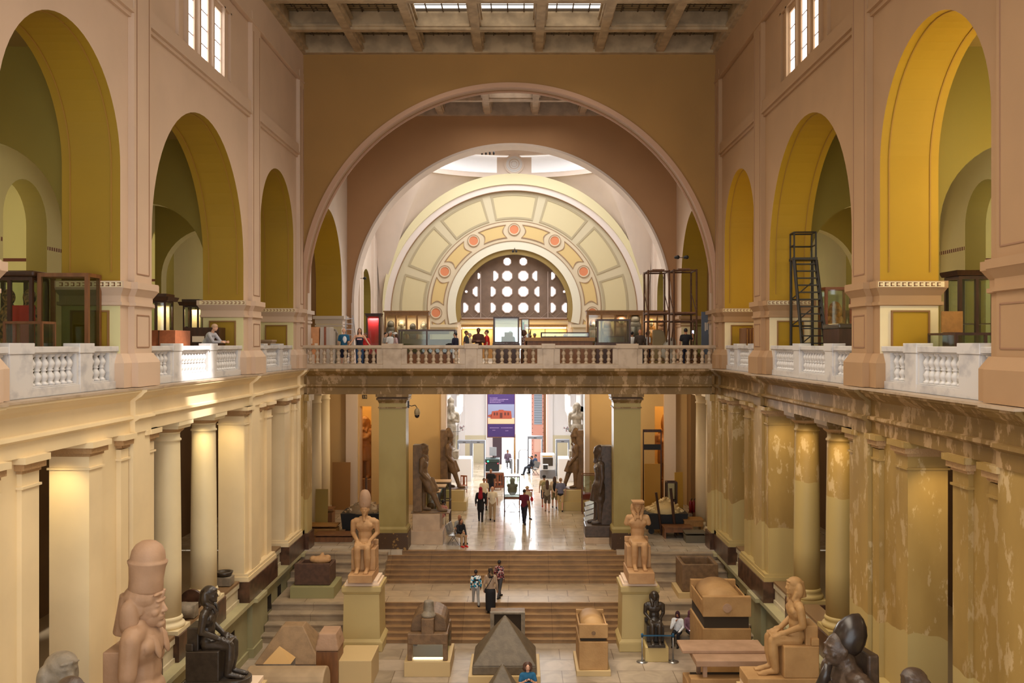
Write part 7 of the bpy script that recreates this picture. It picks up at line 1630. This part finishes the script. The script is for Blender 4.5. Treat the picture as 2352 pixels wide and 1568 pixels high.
o, P = person('man in a black t-shirt photographing with a raised phone, right end of the upper floor', up(1575, 42.7), 165, 1.80, 'tan', BLK, NAVY, 'tee', 'trousers', 'black', 'short', arms=('down', 'up') if False else ('up', 'down'))
c = P['A'][-1][2]; B = MB(); B.box(c.x - .04, c.x + .04, c.y - .08, c.y - .07, c.z + .05, c.z + .2); B.build('phone', mat('phone_glow', (0, 0, 0, 1)), o)
# left side gallery
person('person in a grey hooded jacket and beige knit cap leaning over the sunlit balustrade', (-10.05, 31.35, GF), 75, 1.74, 'light', cm('hoodie_grey', 176, 174, 180), NAVY, 'long', 'trousers', 'black', 'short', arms=('lean', 'lean'), lean=.3, hat=('knit', cm('knit_beige', 196, 160, 130)), vox=.014)
person('dark-haired visitor deep in the middle left gallery behind the wooden chest', (-11.3, 33.2, GF), 0, 1.7, 'tan', BLK, BLK, 'long', 'trousers', 'black', 'long', vox=.02)
# small pieces become sub-parts of the part they sit on
SUB = {'perforations': 'grille', 'studs': 'leaf', 'photo_ground': 'photo_sky', 'photo_chest': 'photo_sky', 'photo_windows': 'photo_sky', 'royal_cobra': 'crown', 'monitor_screen': 'small_monitor', 'green_lamp': 'housing', 'red_lamp': 'housing',
       'digit_one': 'plate', 'digit_nine': 'plate', 'pale_edge': 'slab', 'paper_labels': 'box', 'shirt_print': 'shirt', 'white_shirt_panel': 'shirt', 'nozzle': 'cylinder', 'door_seam': 'body', 'slats': 'body', 'pale_panel': 'body', 'notice': 'board', 'panel': 'body', 'small_text_lines': 'cloth', 'indicator': 'header', 'label_strip': 'housing', 'painted_face': 'coffin_lid', 'motor': 'cage', 'blade': 'cage', 'flag_stripe': 'flag_pole'}
for o in list(C.objects):
    k = o.name.split('.')[0]
    if o.parent and k in SUB and o.parent.type == 'EMPTY':
        for q_ in o.parent.children:
            if q_.name.split('.')[0] == SUB[k]: o.parent = q_; break
# ================================================================ camera, world and light
cam = bpy.data.cameras.new('camera'); co = bpy.data.objects.new('camera', cam); C.objects.link(co)
co.location = (CX, 0, CZ); co.rotation_euler = (R(90), 0, 0)
cam.sensor_width = 36; cam.lens = FO / 2352 * 36; cam.shift_x = -(VX - 1176) / 2352; cam.shift_y = (VY - 784) / 2352
cam.clip_end = 500; cam.clip_start = .1
bpy.context.scene.camera = co
w = bpy.data.worlds.new('world'); bpy.context.scene.world = w; w.use_nodes = True
w.node_tree.nodes['Background'].inputs[0].default_value = (.92, .96, 1, 1); w.node_tree.nodes['Background'].inputs[1].default_value = 3.0

def area(loc, rot, sx, sy, power, col=(1, 1, 1), spread=180, name='light'):
    l = bpy.data.lights.new(name, 'AREA'); l.shape = 'RECTANGLE'; l.size = sx; l.size_y = sy; l.energy = power; l.color = col; l.spread = R(spread)
    o = bpy.data.objects.new(name, l); C.objects.link(o); o.location = loc; o.rotation_euler = [R(a) for a in rot]; return o
def point(loc, power, col=(1, .75, .45), r=.3, name='lamp_light'):
    l = bpy.data.lights.new(name, 'POINT'); l.energy = power; l.color = col; l.shadow_soft_size = r
    o = bpy.data.objects.new(name, l); C.objects.link(o); o.location = loc; return o
def spot(loc, target, power, ang=50, col=(1, .8, .5), blend=.6, r=.05, name='spot_light'):
    l = bpy.data.lights.new(name, 'SPOT'); l.energy = power; l.color = col; l.spot_size = R(ang); l.spot_blend = blend; l.shadow_soft_size = r
    o = bpy.data.objects.new(name, l); C.objects.link(o); o.location = loc
    o.rotation_euler = (Vector(target) - Vector(loc)).to_track_quat('-Z', 'Y').to_euler(); return o
WARM = (1, .80, .58)
# skylights of the hall ceiling
area((0, 22, CEIL - .1), (0, 0, 0), 7.5, 36, 2600, (1, .86, .68), 115, 'skylight_hall')
area((0, 47.5, CEIL - .1), (0, 0, 0), 6, 8, 260, (1, .92, .84), 150, 'skylight_bay')
# spot lamps added under the roof glazing to imitate patches of sun
spot((2.5, 25.5, CEIL - .2), (-9.35, 28.4, GF + .45), 32000, 10, (1, .97, .95), .5, .15, 'sun_patch_spot')
spot((1.5, 29.0, CEIL - .2), (px(1450, 32.6), 32.0, 0), 9000, 8, (1, .93, .84), .3, .12, 'sun_patch_spot')
# slit windows
for s in (-1, 1):
    for y in (28.9, 8.9): area((s * (WX - .3), y, HC + 9.7), (0, -90 if s < 0 else 90, 0), 2.0, 3.2, 230, (1, .9, .78), 170, 'slit_window_light')
# rotunda: dome and doorway
area((0, 63, CEIL + 1.5), (0, 0, 0), 12, 12, 2300, (.96, .98, 1), 175, 'dome_light')
area((0, Y3 + 3, EF + 4), (-90, 0, 0), 4, 8, 3500, (.92, .96, 1), 180, 'door_light')
# warm lamps in galleries and aisles
for s in (-1, 1):
    for y in (14, 20.2, 28.9, 38, 47.5): point((s * 13.1, y, HC + 3.6), 38 if s < 0 else 44, (1, .86, .52), .5, 'gallery_lamp')
    for y in (18.5, 30.6, 42.3): point((s * 19, y, HC + 4), 320, (1, .92, .7), .5, 'side_room_lamp')
    for y in (12, 20, 28.8, 38, 47): point((s * 12.6, y, EF + 5.6), 35, (1, .72, .38), .4, 'aisle_lamp')
point((12.6, 20.2, HC + 4), 420, (1, .8, .38), .4, 'amber_lamp')
point((11.6, 36.6, HC + 3), 110, (1, .66, .25), .4, 'amber_lamp')
point((0, 47.5, GF - .9), 420, (1, .78, .5), .5, 'passage_fill')  # added warm fill to brighten the passage floor, no fixture modelled
for s in (-1, 1): point((s * 6.0, 50.0, GF - 1.6), 200, (1, .84, .62), .4, 'passage_wall_fill')  # added warm fills that brighten the frontal passage wall
area((0, 63, GF - .5), (0, 0, 0), 9, 11, 1500, (.96, .98, 1), 175, 'lower_rotunda_fill')  # added fill under the floor opening, brightens the lower rotunda walls
for s in (-1, 1): point((s * 9.4, 54.7, GF - 1.0), 160, (1, .8, .45), .3, 'doorway_lamp')
for x_, y_, z_, w_, d_, p_, c_ in CASE_LIGHTS: area((x_, y_, z_), (0, 0, 0), w_, d_, p_, c_, 170, 'case_light')
# lamps on the capitals washing the piers and columns
for x, y, tx, ty in ((-9.9, 20.2, -9.7, 21.4), (-9.5, 29.3, -9.75, 30.4), (-9.7, 31.8, -9.8, 33.2), (9.4, 26.1, 9.7, 27.3), (9.5, 31.6, 9.8, 33.2), (9.8, 20.0, 9.8, 21.3), (9.3, 29.2, 9.7, 30.5)):
    spot((x, y, BZ - .1), (tx, ty, BZ - 2.2), 130, 80, (1, .78, .42), .9, .08, 'capital_lamp')
sc = bpy.context.scene
sc.view_settings.view_transform = 'Standard'; sc.view_settings.look = 'None'; sc.view_settings.gamma = 1; sc.view_settings.use_curve_mapping = False
sc.view_settings.exposure = 0
sc.cycles.max_bounces = 8; sc.cycles.diffuse_bounces = 4; sc.cycles.glossy_bounces = 3; sc.cycles.transparent_max_bounces = 12
sc.cycles.use_denoising = True; sc.cycles.sample_clamp_indirect = 6
